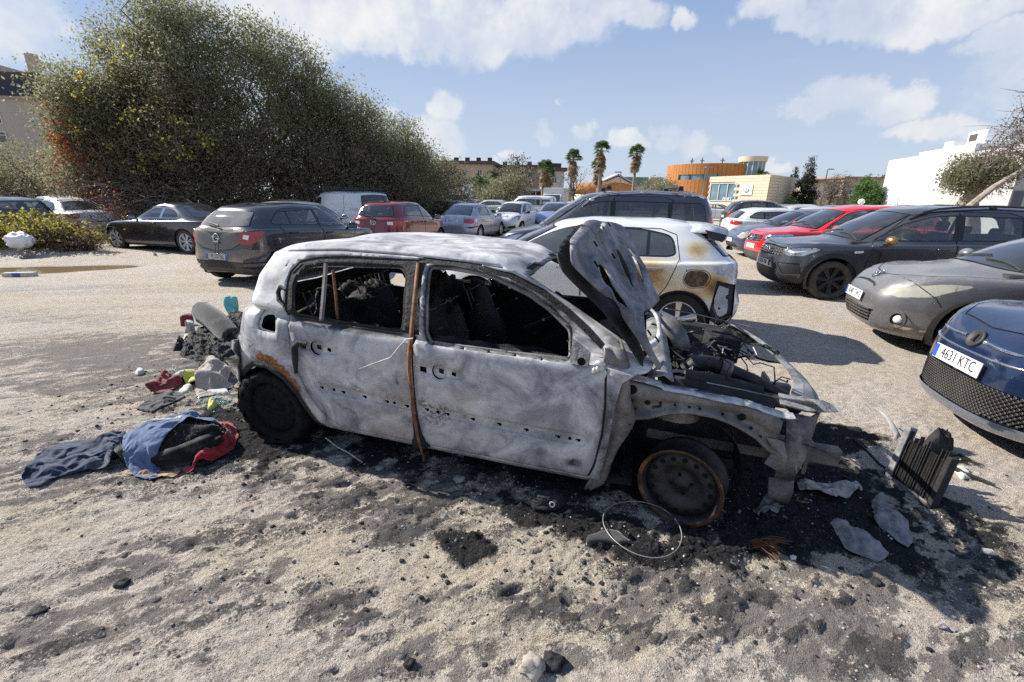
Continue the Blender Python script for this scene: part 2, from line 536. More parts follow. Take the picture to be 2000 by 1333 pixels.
def car_rings(S):
 """rings of an ordinary closed car from its dimensions"""
 L,Wd,H=S['L'],S['W'],S['H'];gc=S.get('gc',0.19)
 nose=S['nose'];tail=S['tail']  # bottom -> top, four points each
 cow,rf,rr,gb=S['cowl'],S['rf'],S['rr'],S['gb']
 belt=S['belt'];sh=S.get('shoulder',0.07)
 he,te=nose[-1],tail[-1]  # bonnet edge, tail edge
 wr=S['Wr'];nf,nr=S.get('nf',4.6),S.get('nr',6)
 bx=np.array(belt)
 fend=S.get('fender') or[(he[0],he[1]-0.03),(cow[0]*0.5,(he[1]+cow[1])/2-0.015)]+[(x,z-sh) for x,z in belt if x>cow[0]-0.15]
 mid=S.get('mid',0.62)
 hp=S.get('hoodp',0.45)
 h1=(he[0]+(cow[0]-he[0])*hp,he[1]+(cow[1]-he[1])*(hp+0.17))
 hs=S.get('hoodside',0.90)
 t1=(te[0]+(gb[0]-te[0])*0.5,te[1]+(gb[1]-te[1])*0.55)
 fen2=[(x,z+sh*0.55) for x,z in fend]
 rsz=S.get('rside') or[(rf[0],rf[1]-0.05),((rf[0]+rr[0])/2,H-0.075),(rr[0],rr[1]-0.045)]
 rz=lambda x:float(lerp_poly(rsz,x))
 g=lambda a,b,k:(a[0]+(b[0]-a[0])*k,a[1]+(b[1]-a[1])*k)
 gm_f,gm_r=g(cow,rf,0.5),g(gb,rr,0.5)
 bul=S.get('bulge',0.025)
 belt2=[(x,(z+rz(min(max(x,rf[0]),rr[0])))/2) for x,z in belt]
 rings=[dict(f=nose[0],r=tail[0],w=Wd*0.90,z=gc,nf=nf,nr=nr),dict(f=nose[1],r=tail[1],w=Wd*0.975,z=gc+0.09,nf=nf,nr=nr),dict(f=nose[2],r=tail[2],w=Wd*0.99,z=gc+0.24,nf=nf,nr=nr),dict(f=nose[3],r=tail[3],w=Wd,z=mid,nf=nf,nr=nr),dict(f=he,r=te,w=Wd*0.985,zs=fend,nf=nf,nr=nr),dict(f=h1,r=t1,w=Wd*0.945,zs=fen2,nf=nf*0.85,nr=nr*0.9),dict(f=cow,r=gb,w=Wd*S.get('wb',0.925),zs=belt,nf=S.get('nfg',4),nr=S.get('nrg',5)),dict(f=(gm_f[0]-bul,gm_f[1]+bul),r=(gm_r[0]+bul,gm_r[1]+bul*0.4),w=(Wd*S.get('wb',0.925)+wr)/2+bul*0.8,zs=belt2,nf=S.get('nfg',4),nr=S.get('nrg',5)),dict(f=rf,r=rr,w=wr,zs=rsz,nf=S.get('nfr',S.get('nfg',4)+0.5),nr=S.get('nrr',S.get('nrg',5)+0.5)),dict(f=(rf[0]+0.10,rf[1]+0.03),r=(rr[0]-0.08,rr[1]+0.022),w=wr*0.86,zs=[(x,z+0.055) for x,z in rsz],nf=5,nr=6),dict(f=(rf[0]+0.45,H),r=(rr[0]-0.35,max(rr[1]+0.03,H-0.025)),w=wr*0.4,z=H-0.004,nf=4,nr=4),dict(f=(rf[0]+0.6,H),r=(rr[0]-0.5,H-0.012),w=1e-5,z=H,nf=4,nr=4),]
 return rings
def wheel_parts(root,loc,r,width,side,rim,tyre_mat,rim_mat,dark,nsp=5,steer=0.0,rim_k=0.66,dust=None,lod=0):
 """tyre (the part) with rim as its sub-part; axis along y, outer face towards side"""
 n=36 if lod==0 else 20
 Mx=Matrix.Rotation(steer,4,'Z')@Matrix.Rotation(-PI/2*side,4,'X')  # local +Z -> outward
 rr=r*rim_k;w=width
 b=MB();b.lathe([(rr*0.97,-w*.46),(rr+0.012,-w*.5),(r*.93,-w*.5),(r*.985,-w*.42),(r,-w*.25),(r,w*.25),(r*.985,w*.42),(r*.945,w*.49),(r*.86,w*.52),(rr+.02,w*.5),(rr,w*.45),(rr*.97,w*.40)],n,Mx)
 ty=b.build('wheel',tyre_mat,root,True,loc=loc)
 b=MB()
 b.lathe([(rr*.985,w*.44),(rr*1.0,w*.455),(rr*.95,w*.44),(rr*.90,w*.33),(rr*.88,-w*.4)],n,Mx)
 hub=rr*0.2
 if rim=='spoke' or rim=='multi':
  b.lathe([(0.0,w*.37),(hub*.7,w*.38),(hub,w*.34),(hub*1.05,w*.1)],16,Mx)
  for k in range(nsp):
   a=2*PI*k/nsp+0.3
   twin=(-0.5,0.5) if rim=='multi' else(0.0,)
   for tw in twin:
    aw=a+tw*0.28
    ww=rr*(0.055 if rim=='multi' else 0.15)
    P=[]
    for rad,zz,kk in((hub*.6,w*.36,0.8),(rr*.55,w*.40,1.0),(rr*.95,w*.42,1.25)):
     c=Vector((math.cos(aw)*rad,math.sin(aw)*rad,zz));tn=Vector((-math.sin(aw),math.cos(aw),0))*ww*kk
     P.append([Mx@(c-tn+Vector((0,0,-.03))),Mx@(c-tn*.8),Mx@(c+tn*.8),Mx@(c+tn+Vector((0,0,-.03)))])
    b.grid(P)
 else:  # full wheel cover with slots
  b.lathe([(0,w*.40),(rr*.25,w*.41),(rr*.3,w*.37),(rr*.62,w*.40)],n,Mx)
  for k in range(nsp):
   a0=2*PI*k/nsp
   for(x0,x1) in((0.0,0.62),):
    P=[]
    for q in range(5):
     aa=a0+(x0+(x1-x0)*q/4)*2*PI/nsp
     P.append([Mx@Vector((math.cos(aa)*rd,math.sin(aa)*rd,zz)) for rd,zz in((rr*.60,w*.40),(rr*.78,w*.42),(rr*.94,w*.44))])
    b.grid(P)
 b.build('rim',rim_mat,ty,True)
 b=MB();b.lathe([(0.0,w*.12),(rr*.5,w*.12),(rr*.52,w*.05),(rr*.88,w*.03)],20,Mx);b.build('brake_disc',dark,ty,True)
 return ty
def plate(root,M,text,back,ink,blue,eu=True,w=0.52,h=0.11,size=0.112,sx=0.80,name='number_plate',xoff=0.02,rear_blue=False):
 b=MB();b.box((0,0,0),(w,h,0.006));b.v=[tuple(M@Vector(v)) for v in b.v]
 o=b.build(name,back,root)
 if blue is not None:
  b=MB();b.box((-w/2+0.024,0,0.0035),(0.042,h-0.008,0.003));b.v=[tuple(M@Vector(v)) for v in b.v];b.build('country_band',blue,o)
  if rear_blue:
   b=MB();b.box((w/2-0.024,0,0.0035),(0.042,h-0.008,0.003));b.v=[tuple(M@Vector(v)) for v in b.v];b.build('country_band',blue,o)
 if text:
  text_obj('plate_letters',text,size,ink,o,M@Matrix.Translation((xoff,0.001,0.0045)),0.0008,sx)
 return o
def on_face(x,y,z,n):
 """frame with local Z along n (outward) and local Y upward"""
 n=Vector(n).normalized();up=Vector((0,0,1));xx=up.cross(n).normalized();yy=n.cross(xx)
 M=Matrix((xx,yy,n)).transposed().to_4x4();M.translation=Vector((x,y,z))
 return M
 # ------------------------------------------------------------------ shared materials
def mk_mats():
 flat('rubber',(0.018,0.017,0.016),0.85,var=0.25,scale=14,spec=0.3)
 flat('rubber_dusty',(0.075,0.066,0.055),0.92,var=0.4,scale=9,spec=0.2)
 flat('black_plastic',(0.022,0.022,0.023),0.55,var=0.25,scale=8)
 flat('dusty_plastic',(0.06,0.056,0.05),0.7,var=0.35,scale=6)
 flat('seal',(0.012,0.012,0.013),0.4,var=0.0)
 flat('under',(0.012,0.011,0.010),0.95,var=0.0,spec=0.1)
 flat('cabin',(0.030,0.030,0.033),0.85,var=0.3,scale=5)
 flat('seat_cloth',(0.05,0.05,0.055),0.9,var=0.3,scale=7)
 flat('alloy',(0.55,0.55,0.57),0.32,0.85,var=0.12)
 flat('alloy_dusty',(0.36,0.34,0.31),0.5,0.5,var=0.25,scale=12)
 flat('cover_silver',(0.42,0.42,0.43),0.42,0.5,var=0.2,scale=10)
 flat('black_alloy',(0.016,0.016,0.017),0.38,0.2,var=0.2)
 flat('iron',(0.07,0.06,0.055),0.7,0.6,var=0.3,scale=14)
 flat('chrome',(0.75,0.76,0.78),0.12,1.0,var=0.0)
 flat('lamp_shell',(0.72,0.73,0.75),0.16,0.75,var=0.25,scale=22)
 flat('lamp_dark',(0.05,0.05,0.055),0.25,0.3,var=0.2)
 flat('lamp_red',(0.42,0.012,0.016),0.16,var=0.25,scale=16,coat=1.0)
 flat('lamp_red_dusty',(0.33,0.045,0.04),0.42,var=0.25,scale=16,coat=0.4)
 flat('lamp_amber',(0.75,0.25,0.03),0.2,coat=1.0)
 flat('lamp_white',(0.75,0.75,0.73),0.15,coat=1.0)
 flat('plate_white',(0.78,0.78,0.77),0.45,var=0.04,coat=0.2)
 flat('plate_dusty',(0.50,0.47,0.41),0.7,var=0.15,scale=12)
 flat('plate_ink',(0.012,0.012,0.012),0.5,var=0.0)
 flat('plate_blue',(0.02,0.09,0.42),0.45,var=0.0)
 flat('plate_red',(0.45,0.03,0.03),0.45,var=0.0)
 flat('bronze',(0.46,0.26,0.12),0.3,0.8,var=0.1)
 glass('glass',clear=.86,dust=0.05)
 glass('glass_dark',(0.06,0.06,0.07),0.22,0.05)
 glass('glass_dusty',(0.10,0.12,0.12),0.45,0.42)
 glass('lens',(0.95,0.95,0.95),0.96,0.05,rough=0.02)
 glass('lens_hazy',(0.85,0.80,0.62),0.8,0.55,(0.70,0.66,0.50),0.12)
mk_mats()
PERSIDE=('side_window','quarter_window','headlight','tail_light','front_door','rear_door','fog_lamp','fuel_flap','side_lamp','window_trim','front_wing')
def label_name(l):return l.split('#')[0]
def car_interior(root,S):
 fl,W=0.32,S['W']
 b=MB()
 cx=S['cowl'][0]
 cz=S['cowl'][1]
 sf=S.get('seat',cx+1.15)
 d=MB();d.box((cx+0.22,0,cz-0.14),(0.42,W*1.66,0.20));d.box((cx+0.25,0,cz-0.30),(0.3,0.3,0.36))
 bevel(d.build('dashboard',MATS['cabin'],root),0.05,3)
 hs=min(1.0,(S['H']-0.10-fl)/1.16)
 rx=min(sf+0.85,S['rr'][0]-0.35)
 for sx,sy,q in((sf,0.37,1.0),(sf,-0.37,1.0),(rx,0.34,.9),(rx,-0.34,.9)):
  m=MB();k=hs*q
  m.box((sx,sy,fl+0.20*k),(0.50,0.50,0.18))
  M=Matrix.Rotation(R(14),3,'Y')
  m.box((sx+0.29,sy,fl+0.56*k),(0.15,0.48,0.62*k),M=M,taper=0.86)
  m.box((sx+0.38,sy,fl+0.97*k),(0.09,0.25,0.17*k),M=M)
  bevel(m.build('seat',MATS['seat_cloth'],root,False),0.05,3)
 st=MB()
 M=Matrix.Translation((cx+0.55,-0.37*S.get('drive',1),cz-0.06))@Matrix.Rotation(R(-62),4,'Y')
 st.lathe([(0.165,-.014),(0.185,0),(0.165,.014),(.155,0)],24,M,True)
 st.add([M@Vector(v) for v in((-.16,-.03,0),(.16,-.03,0),(.16,.03,0),(-.16,.03,0))],[(0,1,2,3)])
 st.build('steering_wheel',MATS['cabin'],root,True)
def build_car(name,S,label,loc,yaw,group=None,ref=None,interior=True,lod=0):
 ref=S['L']/2 if ref is None else ref
 root=thing(name,label,S.get('cat','car'),(loc[0],loc[1],loc[2] if len(loc)>2 else 0),yaw,group)
 sub=4 if lod==0 else 2
 nS=44 if lod==0 else 26
 nF=12 if lod==0 else 8
 H=Hull(car_rings(S),nF,nS,nF,sub,lin=(6,7))
 S['_H']=H
 nu=H.nu
 W_,rw=S['W'],S['rw']
 mats=S['mats']
 F=[]
 zoff=S.get('arch_dz',0.0)
 ra=S.get('ra',rw+0.055)
 # bumpers / cladding first, then doors, glass, lamps, last the wheel openings
 F+=S.get('feats0',[])
 if S.get('clad'):
  F.append(('cladding',[(-.3,0.05),(S['L']+.3,0.05),(S['L']+.3,S['clad']),(S['wr'],S['clad']*0.93),(S['wf'],S['clad']*0.93),(-.3,S['clad'])],'s'))
  F.append(('cladding',[(0,0),(nF,0),(nF,1.25*S.get('clad_f',1)),(0,1.2*S.get('clad_f',1))],'p'))
  F.append(('cladding',[(nu-1-nF,0),(nu-1,0),(nu-1,1.5),(nu-1-nF,1.5)],'p'))
  for ax in(S['wf'],S['wr']):F.append(('cladding',circle((ax,rw+zoff),ra+S.get('lip',0.07),36),'s'))
 for k,poly in enumerate(S.get('doors',[])):F.append(('front_door' if k==0 else 'rear_door',poly,'s'))
 for pl in S.get('lines',[]):F.append(('gap',ribbon(pl,0.009),'s'))
 for k,poly in enumerate(S.get('doors',[])):F.append(('gap#d%d'%k,ribbon(densify(poly+[poly[0]],0.04,False),0.010),'s'))
 for pl,pr,wd in S.get('lines2',[]):F.append(('gap',ribbon(pl,wd),pr))
 # glass
 if S.get('dlo'):
  d=round_poly(S['dlo'],S.get('dlo_r',0.06),5)
  F.append(('window_trim',d,'s'))
  pan=inset(d,S.get('seal',0.018))
  prev=None;ps=S.get('pillars',[])
  edges=[None]+ps+[None]
  for k in range(len(edges)-1):
   q=pan
   if edges[k] is not None:
    (xa,za),(xb,zb),w=edges[k];n=np.array((zb-za,-(xb-xa)));n=n/np.linalg.norm(n)
    q=clip_half(q,np.array((xa,za))+n*w/2,n)
   if edges[k+1] is not None:
    (xa,za),(xb,zb),w=edges[k+1];n=np.array((zb-za,-(xb-xa)));n=n/np.linalg.norm(n)
    q=clip_half(q,np.array((xa,za))-n*w/2,-n)
   if len(q)>2:F.append(('side_window#%d'%k,q,'s'))
 wsu=S.get('ws_u',0.92)*nF;rwu=S.get('rw_u',0.86)*nF
 a,b=S.get('ws_v',(6.10,7.88))
 F.append(('gap#w',[(0,a-.06),(wsu*1.03,a-.05),(wsu*1.03,b+.05),(0,b+.06)],'p'))
 F.append(('windscreen',[(0,a),(wsu,a),(wsu,b),(0,b)],'p'))
 a,b=S.get('rw_v',(6.18,7.75))
 F.append(('gap#r',[(nu-1,a-.07),(nu-1-rwu*1.04,a-.04),(nu-1-rwu*1.04,b+.05),(nu-1,b+.07)],'p'))
 F.append(('rear_window',[(nu-1,a),(nu-1-rwu,a+.05),(nu-1-rwu,b),(nu-1,b)],'p'))
 F+=S.get('feats',[])
 for ax in(S['wf'],S['wr']):F.append(('hole',circle((ax,rw+zoff),ra,36),'s'))
 P,parts=H.cut(F)
 allT=np.concatenate(list(parts.values()))
 N=vnormals(P,allT)
 post={'gap':-0.006,'grille':-0.03,'windscreen':0.001,'window_trim':0.001}
 post.update(S.get('post',{}))
 objs={}
 for lab,T in parts.items():
  nm=label_name(lab)
  if nm=='hole' or len(T)==0:continue
  if nm=='gap':mt=MATS['seal']
  else:
   mt=mats.get(nm)
   if mt is None:
    mt={'window_trim':'seal','windscreen':'glass','rear_window':'glass','side_window':'glass','headlight':'lens','tail_light':'lamp_red','cladding':'black_plastic','grille':'black_plastic','front_door':None,'rear_door':None}.get(nm,'black_plastic')
    mt=mats['body'] if mt is None else MATS[mt]
   if isinstance(mt,str):mt=MATS[mt]
  off=post.get(nm,0.0)
  Q=P+N*off if off else P
  nm2={'gap':'panel_gap','body':'body','tail_light':'tail_light'}.get(nm,nm)
  V,Fc=mirror_mesh(Q,T,False)
  sides=(1,-1) if nm in PERSIDE or(nm!='gap' and V[:,1].min()>.02) else(0,)
  for sd in sides:
   if sd==0:V2,F2=mirror_mesh(Q,T,True)
   elif sd==1:V2,F2=V,Fc
   else:V2,F2=V*np.array([1,-1,1]),Fc[:,::-1]
   V2=V2-np.array([ref,0,0])
   o=mobj(nm2,V2,F2,mt,root,True)
   objs.setdefault(nm,[]).append(o)
   if nm=='gap':o['kind']='stuff'
   if nm=='headlight':  # bright shell behind the clear cover
    V3,F3=mirror_mesh(P-N*0.022,T,False)
    if sd==-1:V3=V3*np.array([1,-1,1]);F3=F3[:,::-1]
    mobj('reflector',V3-np.array([ref,0,0]),F3,MATS[S.get('shell','lamp_shell')],o,True)
    # lamp bulbs
 for(x,y,z,r,mt) in S.get('bulbs',[]):
  for sd,o in zip((1,-1),objs.get('headlight',[])):
   p,n,*_=H.bvh.find_nearest(Vector((x,y,z)))
   p=p-n*(-0.0) if n.y>0 else p
   b=MB();b.ell((p.x-ref+0.030,(p.y-0.030)*sd,p.z-.004),(r*.7,r,r),12,8);b.build('bulb',MATS[mt],o,True)
   # underbody and wheel boxes
 ring0=H.G[0]
 b=MB();n=len(ring0)
 V=[(p[0]-ref,p[1],p[2]) for p in ring0]+[(p[0]-ref,-p[1],p[2]) for p in ring0]
 b.add(V,[(i,i+1,n+i+1,n+i) for i in range(n-1)])
 arch=MB()
 for ax in(S['wf'],S['wr']):
  for sd in(1,-1):
   rows=[]
   for k in range(17):
    an=R(-25+230*k/16)
    rows.append([(ax-ref+math.cos(an)*rad,sd*y,rw+zoff+math.sin(an)*rad) for y,rad in((W_*0.975,ra+.004),(W_*.80,ra+0.02),(W_*.60,ra),(W_*.56,0.02))])
   arch.grid(rows)
 b.add(arch.v,arch.f)
 b.build('underbody',MATS['under'],root)
 if interior:
  car_interior(root,dict(S,rr=(S['rr'][0]-ref,S['rr'][1]),cowl=(S['cowl'][0]-ref,S['cowl'][1]),seat=S.get('seat',S['cowl'][0]+1.2)-ref))
  # door cards: a dark lining inside the body sides
  i0=[i for i in range(H.nu) if S['cowl'][0]<H.G[0,i,0]<S['gb'][0]+0.02]
  rows=[j for j in range(H.nv) if 1<=H.V[j]<=5.8]
  c=MB()
  for sd in(1,-1):
   c=MB();c.grid([[(H.G[j,i,0]-ref,sd*(H.G[j,i,1]-0.05),H.G[j,i,2]) for i in i0] for j in rows])
   c.build('lining',MATS['cabin'],root,True)
   # wheels
 wm=S.get('wheel',{})
 for ax,st in((S['wf'],S.get('steer',0.0)),(S['wr'],0.0)):
  for sd in(1,-1):
   wheel_parts(root,(ax-ref,sd*(W_-wm.get('w',0.2)/2-wm.get('in',0.025)),rw),rw,wm.get('w',0.2),sd,wm.get('rim','spoke'),MATS[wm.get('tyre','rubber')],MATS[wm.get('mat','alloy')],MATS['iron'],wm.get('n',5),st,wm.get('k',0.66),lod=lod)
   # mirrors
 if S.get('mirror'):
  mx,mz=S['mirror']
  for sd in(1,-1):
   b=MB()
   M=Matrix.Rotation(R(-8),3,'Y')
   b.ell((mx-ref,sd*(W_+0.085),mz),(0.085,0.115,0.072),14,9,M)
   b.v=[(max(v[0],0)*0.25+min(v[0]-(mx-ref),0.03)+(mx-ref)-max(v[0],0)*0.25,v[1],v[2]) for v in b.v]
   o=b.build('wing_mirror',MATS[S['mirror_mat']] if isinstance(S.get('mirror_mat'),str) else S.get('mirror_mat',mats['body']),root,True)
   b=MB();b.box((mx-ref+0.0,sd*(W_-0.02),mz-0.055),(0.07,0.13,0.03));b.build('mirror_arm',MATS['black_plastic'],o)
   b=MB();b.box((mx-ref+0.034,sd*(W_+0.085),mz),(0.004,0.18,0.105));b.build('mirror_glass',MATS['chrome'],o)
   # door handles
 dn={0:'front_door',1:'rear_door'}
 for k,(hx,hz) in enumerate(S.get('handles',[])):
  p,n,*_=H.bvh.ray_cast(Vector((hx,3,hz)),Vector((0,-1,0)))
  if p is None:continue
  par=objs.get(dn[k],[root,root])
  for sd in(1,-1):
   b=MB();b.box((hx-ref,sd*(p.y+0.022),hz),(0.19,0.022,0.032));b.box((hx-ref-.08,sd*(p.y+0.006),hz),(0.03,0.03,0.026));b.box((hx-ref+.08,sd*(p.y+0.006),hz),(0.03,0.03,0.026))
   hm=S.get('handle_mat',mats['body'])
   bevel(b.build('handle',MATS[hm] if isinstance(hm,str) else hm,par[0] if sd==1 else par[-1]),0.008,2)
   # plates: ('f'|'b', z, text, style)
 for(end,z,txt,st) in S.get('plates',[]):
  p,n,*_=H.bvh.ray_cast(Vector((-3,0.05,z)) if end=='f' else Vector((9,0.05,z)),Vector((1,0,0)) if end=='f' else Vector((-1,0,0)))
  sg=-1 if end=='f' else 1
  tilt=st.get('tilt',0.0)
  M=on_face(p.x-ref+sg*st.get('out',0.012),0,z,(sg,0,tilt))
  plate(root,M,txt,MATS[st.get('back','plate_white')],MATS['plate_ink'],MATS['plate_blue'] if st.get('eu',True) else None,rear_blue=st.get('both',False),sx=st.get('sx',0.80))
  # roof rails
 if S.get('rails'):
  for sd in(1,-1):
   x0,x1=S['rails'][:2];pts=[]
   for k in range(13):
    x=x0+(x1-x0)*k/12
    y=S['Wr']*0.90+0.02
    p,n,*_=H.bvh.ray_cast(Vector((x,y,4)),Vector((0,0,-1)))
    zz=p.z if p else S['H']
    pts.append((x-ref,sd*y,zz+(0.045 if 0<k<12 else 0.0)))
   b=MB();b.tube(pts,0.019,6)
   for k in(1,6,11):b.box((pts[k][0],pts[k][1],pts[k][2]-0.025),(0.10,0.03,0.05))
   b.build('roof_rail',MATS[S['rails'][2]],root,True)
   # wipers, aerial
 if S.get('wiper',True) and lod==0:
  cx,cz=S['cowl']
  for y0,y1 in((0.45,-0.08),(-0.15,-0.62)):
   b=MB();pts=[]
   for k in range(7):
    y=y0+(y1-y0)*k/6;x=cx+0.10+0.012*k
    q=H.bvh.ray_cast(Vector((x,abs(y)+1e-3,4)),Vector((0,0,-1)))[0]
    pts.append((x-ref,y,(q.z if q else cz)+0.015))
   b.tube(pts,0.009,5)
   b.build('wiper',MATS['black_plastic'],root)
 if S.get('aerial') and lod==0:
  ax_=S['aerial'];q=H.bvh.ray_cast(Vector((ax_,1e-3,4)),Vector((0,0,-1)))[0]
  b=MB();b.tube([(ax_-ref,0,q.z),(ax_-ref+0.16,0,q.z+0.22)],[0.006,0.003],5);b.box((ax_-ref,0,q.z+0.008),(0.08,0.04,0.02));b.build('aerial',MATS['black_plastic'],root)
 S['_objs']=objs
 return root
def copy_tree(o,parent=None):
 c=o.copy();COL.objects.link(c);c.parent=parent
 for ch in o.children:copy_tree(ch,c)
 return c
def copy_car(src,label,loc,yaw,group,body_mat=None,old=None):
 """a copy of a car with copies of its parts; the body colour is swapped on the copy only"""
 c=copy_tree(src);c.location=(loc[0],loc[1],loc[2] if len(loc)>2 else 0);c.rotation_euler=(0,0,yaw);c['label']=label
 if group:c['group']=group
 if body_mat is not None:
  st=[c]
  while st:
   o=st.pop();st+=list(o.children)
   for sl in(o.material_slots if o.type=='MESH' else()):
    if sl.material==old:sl.link='OBJECT';sl.material=body_mat
 return c
 # ------------------------------------------------------------------ the shapes of the parked cars
def spec(L=4.0,W=0.87,H=1.48,wf=0.82,wr=3.33,rw=0.31,belt=(0.93,1.02),cowl=(0.98,0.96),rf=(1.72,1.40),rr=(3.62,1.38),gb=None,hood=0.72,nosez=0.46,tailx=None,kw_wr=0.70,**kw):
 gb=gb or(L-0.12,belt[1]+0.0)
 S=dict(L=L,W=W,H=H,wf=wf,wr=wr,rw=rw,cowl=cowl,rf=rf,rr=rr,gb=gb,Wr=W*kw_wr,nose=[(0.16,0.19),(0.05,0.28),(0.0,nosez),(0.03,(nosez+hood)/2+.04),(0.13,hood)],tail=tailx or[(L-0.14,0.22),(L-0.05,0.32),(L,0.48),(L-0.02,0.70),(L-0.07,belt[1]-0.07)],belt=[(cowl[0]-0.1,belt[0]-0.01),(cowl[0]+0.35,belt[0]),(wr-0.1,belt[1]),(L,belt[1]+0.02)])
 S.update(kw)
 return S
def five_door(S,x0,x1,zr=None,split=None,rear=None,quarter=None,top=None,lean=0.05):
 """door seams, window outline, pillars and handles for a four/five-door side"""
 bl=lambda x:float(lerp_poly(S['belt'],x))
 rz=lambda x:S['H']-0.125
 wf,wr,rw=S['wf'],S['wr'],S['rw']
 sp=split or(x0+x1)/2-0.1;re=rear or x1-0.18
 rf,rr=S['rf'],S['rr']
 tf=rf[0]+0.20
 S['dlo']=S.get('dlo') or[(x0,bl(x0)+0.035),(x1,bl(x1)+0.04),(x1+0.02,bl(x1)+0.10),(x1-0.22,rz(x1)-0.02),(sp,rz(sp)+0.015),(tf+0.12,rz(tf)),(tf-0.12,rz(tf)-0.055)]
 S['dlo_r']=S.get('dlo_r',[0.03,0.06,0.05,0.12,0.1,0.12,0.1])
 pl=[((sp,0.8),(sp+lean,1.5),0.085)]
 if quarter:pl.append(((quarter,0.8),(quarter-0.04,1.5),0.035))
 S['pillars']=pl
 zb=S.get('gc',0.19)+0.06;top=rz(sp)+0.035
 fx=wf+rw+0.12
 S['doors']=[[(x0-0.06,bl(x0)-0.02),(fx,0.60),(fx+0.06,zb),(sp-0.006,zb),(sp+0.005,bl(sp)),(sp+lean*.8,top),(tf+0.1,top-0.015),(tf-0.16,top-0.085)],[(sp+0.006,zb),(wr-rw-0.12,zb),(wr-rw-0.02,0.45),(wr-0.16,0.70),(re+0.04,bl(re)),(re-0.02,top-0.07),(re-0.2,top-0.01),(sp+lean*.8+.012,top),(sp+0.017,bl(sp))]]
 S['handles']=[(sp-0.18,bl(sp)-0.11),(re-0.22,bl(re)-0.12)]
 S['mirror']=(x0+0.12,bl(x0)+0.06)
 return S
HL=lambda pts:('headlight',pts,'n')
TL=lambda pts:('tail_light',pts,'n')
def emblem(root,kind,M,s=1.0):
 """small maker's emblem on a frame whose Z points outward"""
 b=MB()
 def rod(a,c,w=0.008):
  b.tube([M@Vector((a[0]*s,a[1]*s,.004)),M@Vector((c[0]*s,c[1]*s,.004))],w*s,5)
 def ringx(rx,ry,w):
  pts=[M@Vector((rx*s*math.cos(2*PI*k/20),ry*s*math.sin(2*PI*k/20),.004)) for k in range(21)]
  b.tube(pts,w*s,5,False)
 if kind=='ringbolt':ringx(.05,.05,.007);rod((-.07,.012),(.0,.008),.008);rod((.0,-.008),(.07,-.012),.008)
 elif kind=='slantH':ringx(.06,.036,.006);rod((-.03,-.024),(-.018,.024));rod((.018,-.024),(.03,.024));rod((-.024,0.004),(.024,-.004))
 elif kind=='diamond':
  for q,w in((1,.007),):
   p=[(0,.055*q),(.036*q,0),(0,-.055*q),(-.036*q,0),(0,.055*q)]
   for a,c in zip(p,p[1:]):rod(a,c,.010)
 elif kind=='link':
  for sx in(-1,1):
   rod((sx*.10,.022),(sx*.012,.022),.008);rod((sx*.10,-.022),(sx*.012,-.022),.008);rod((sx*.10,.022),(sx*.07,0),.008);rod((sx*.10,-.022),(sx*.07,0),.008);rod((sx*.012,.022),(sx*.03,0),.006);rod((sx*.012,-.022),(sx*.03,0),.006)
 elif kind=='chevron':
  for dz in(0,.03):rod((-.04,-.02+dz),(0,.01+dz));rod((0,.01+dz),(.04,-.02+dz))
 elif kind=='rings':
  for k in range(4):
   c=(-.06+.04*k)
   pts=[M@Vector(((c+.027*math.cos(2*PI*q/12))*s,.027*s*math.sin(2*PI*q/12),.004)) for q in range(13)]
   b.tube(pts,.005*s,4,False)
 return b.build('badge',MATS['chrome'],root,True)
def face_frame(S,end,z,y=0.0,out=0.006,tilt=None):
 H=S['_H'];ref=S['L']/2
 q=H.bvh.ray_cast(Vector((-3,abs(y)+1e-3,z)) if end=='f' else Vector((9,abs(y)+1e-3,z)),Vector((1,0,0)) if end=='f' else Vector((-1,0,0)))
 p,n=q[0],q[1]
 if(n.x>0)==(end=='f'):n=-n
 n.y=0
 M=on_face(p.x-ref+n.x*out,y,p.z+n.z*out,n)
 return M
 # --- dark hatchback, dusty tail, seen from behind
pt_corsa=paint('navy_black',(0.012,0.013,0.024),0.16,rough=0.22)
pt_corsa_d=paint('dusty_black',(0.055,0.048,0.04),3.2,rough=0.5,dust_col=(0.33,0.275,0.21),low=0.9)
S_corsa=spec(belt=(0.95,1.06),cowl=(0.92,0.99),rf=(1.72,1.41),rr=(3.50,1.395),gb=(3.86,1.03),hood=0.76,kw_wr=0.71,mats=dict(body=pt_corsa,tailgate=pt_corsa_d,rear_bumper=pt_corsa_d,tail_light='lamp_red_dusty',rear_window='glass_dusty',lower_bumper='dusty_plastic'),tailx=[(3.86,0.24),(3.95,0.34),(4.0,0.50),(3.97,0.72),(3.94,0.97)],wheel=dict(rim='cover',mat='cover_silver',n=7),steer=0.1,handle_mat='black_plastic')
five_door(S_corsa,1.22,3.38,split=2.18,rear=3.2,quarter=2.98)
S_corsa['feats0']=[('rear_bumper',[(0,.46),(.9,.46),(.9,.66),(.60,.70),(.42,.66),(0,.60)],'b'),('lower_bumper',[(0,.1),(.9,.1),(.9,.44),(0,.44)],'b')]
S_corsa['feats']=[('tailgate',[(0,.66),(.36,.70),(.55,.80),(.60,1.00),(.57,1.04),(0,1.04)],'b'),('gap#t',ribbon([(0,.645),(.36,.69),(.57,.80),(.62,1.02)],.014),'b'),TL([(3.97,.50,.80),(3.9,.70,.76),(3.72,.845,.86),(3.62,.85,1.02),(3.85,.74,1.02),(3.94,.56,.98)]),('gap#rb',ribbon([(0,.455),(.95,.455)],.02),'b'),('lamp_inner',[(3.93,.60,.88),(3.90,.69,.86),(3.88,.71,.94),(3.92,.62,.95)],'n'),HL([(0.10,.50,.64),(.14,.70,.62),(.42,.83,.74),(.60,.80,.86),(.25,.62,.76)])]
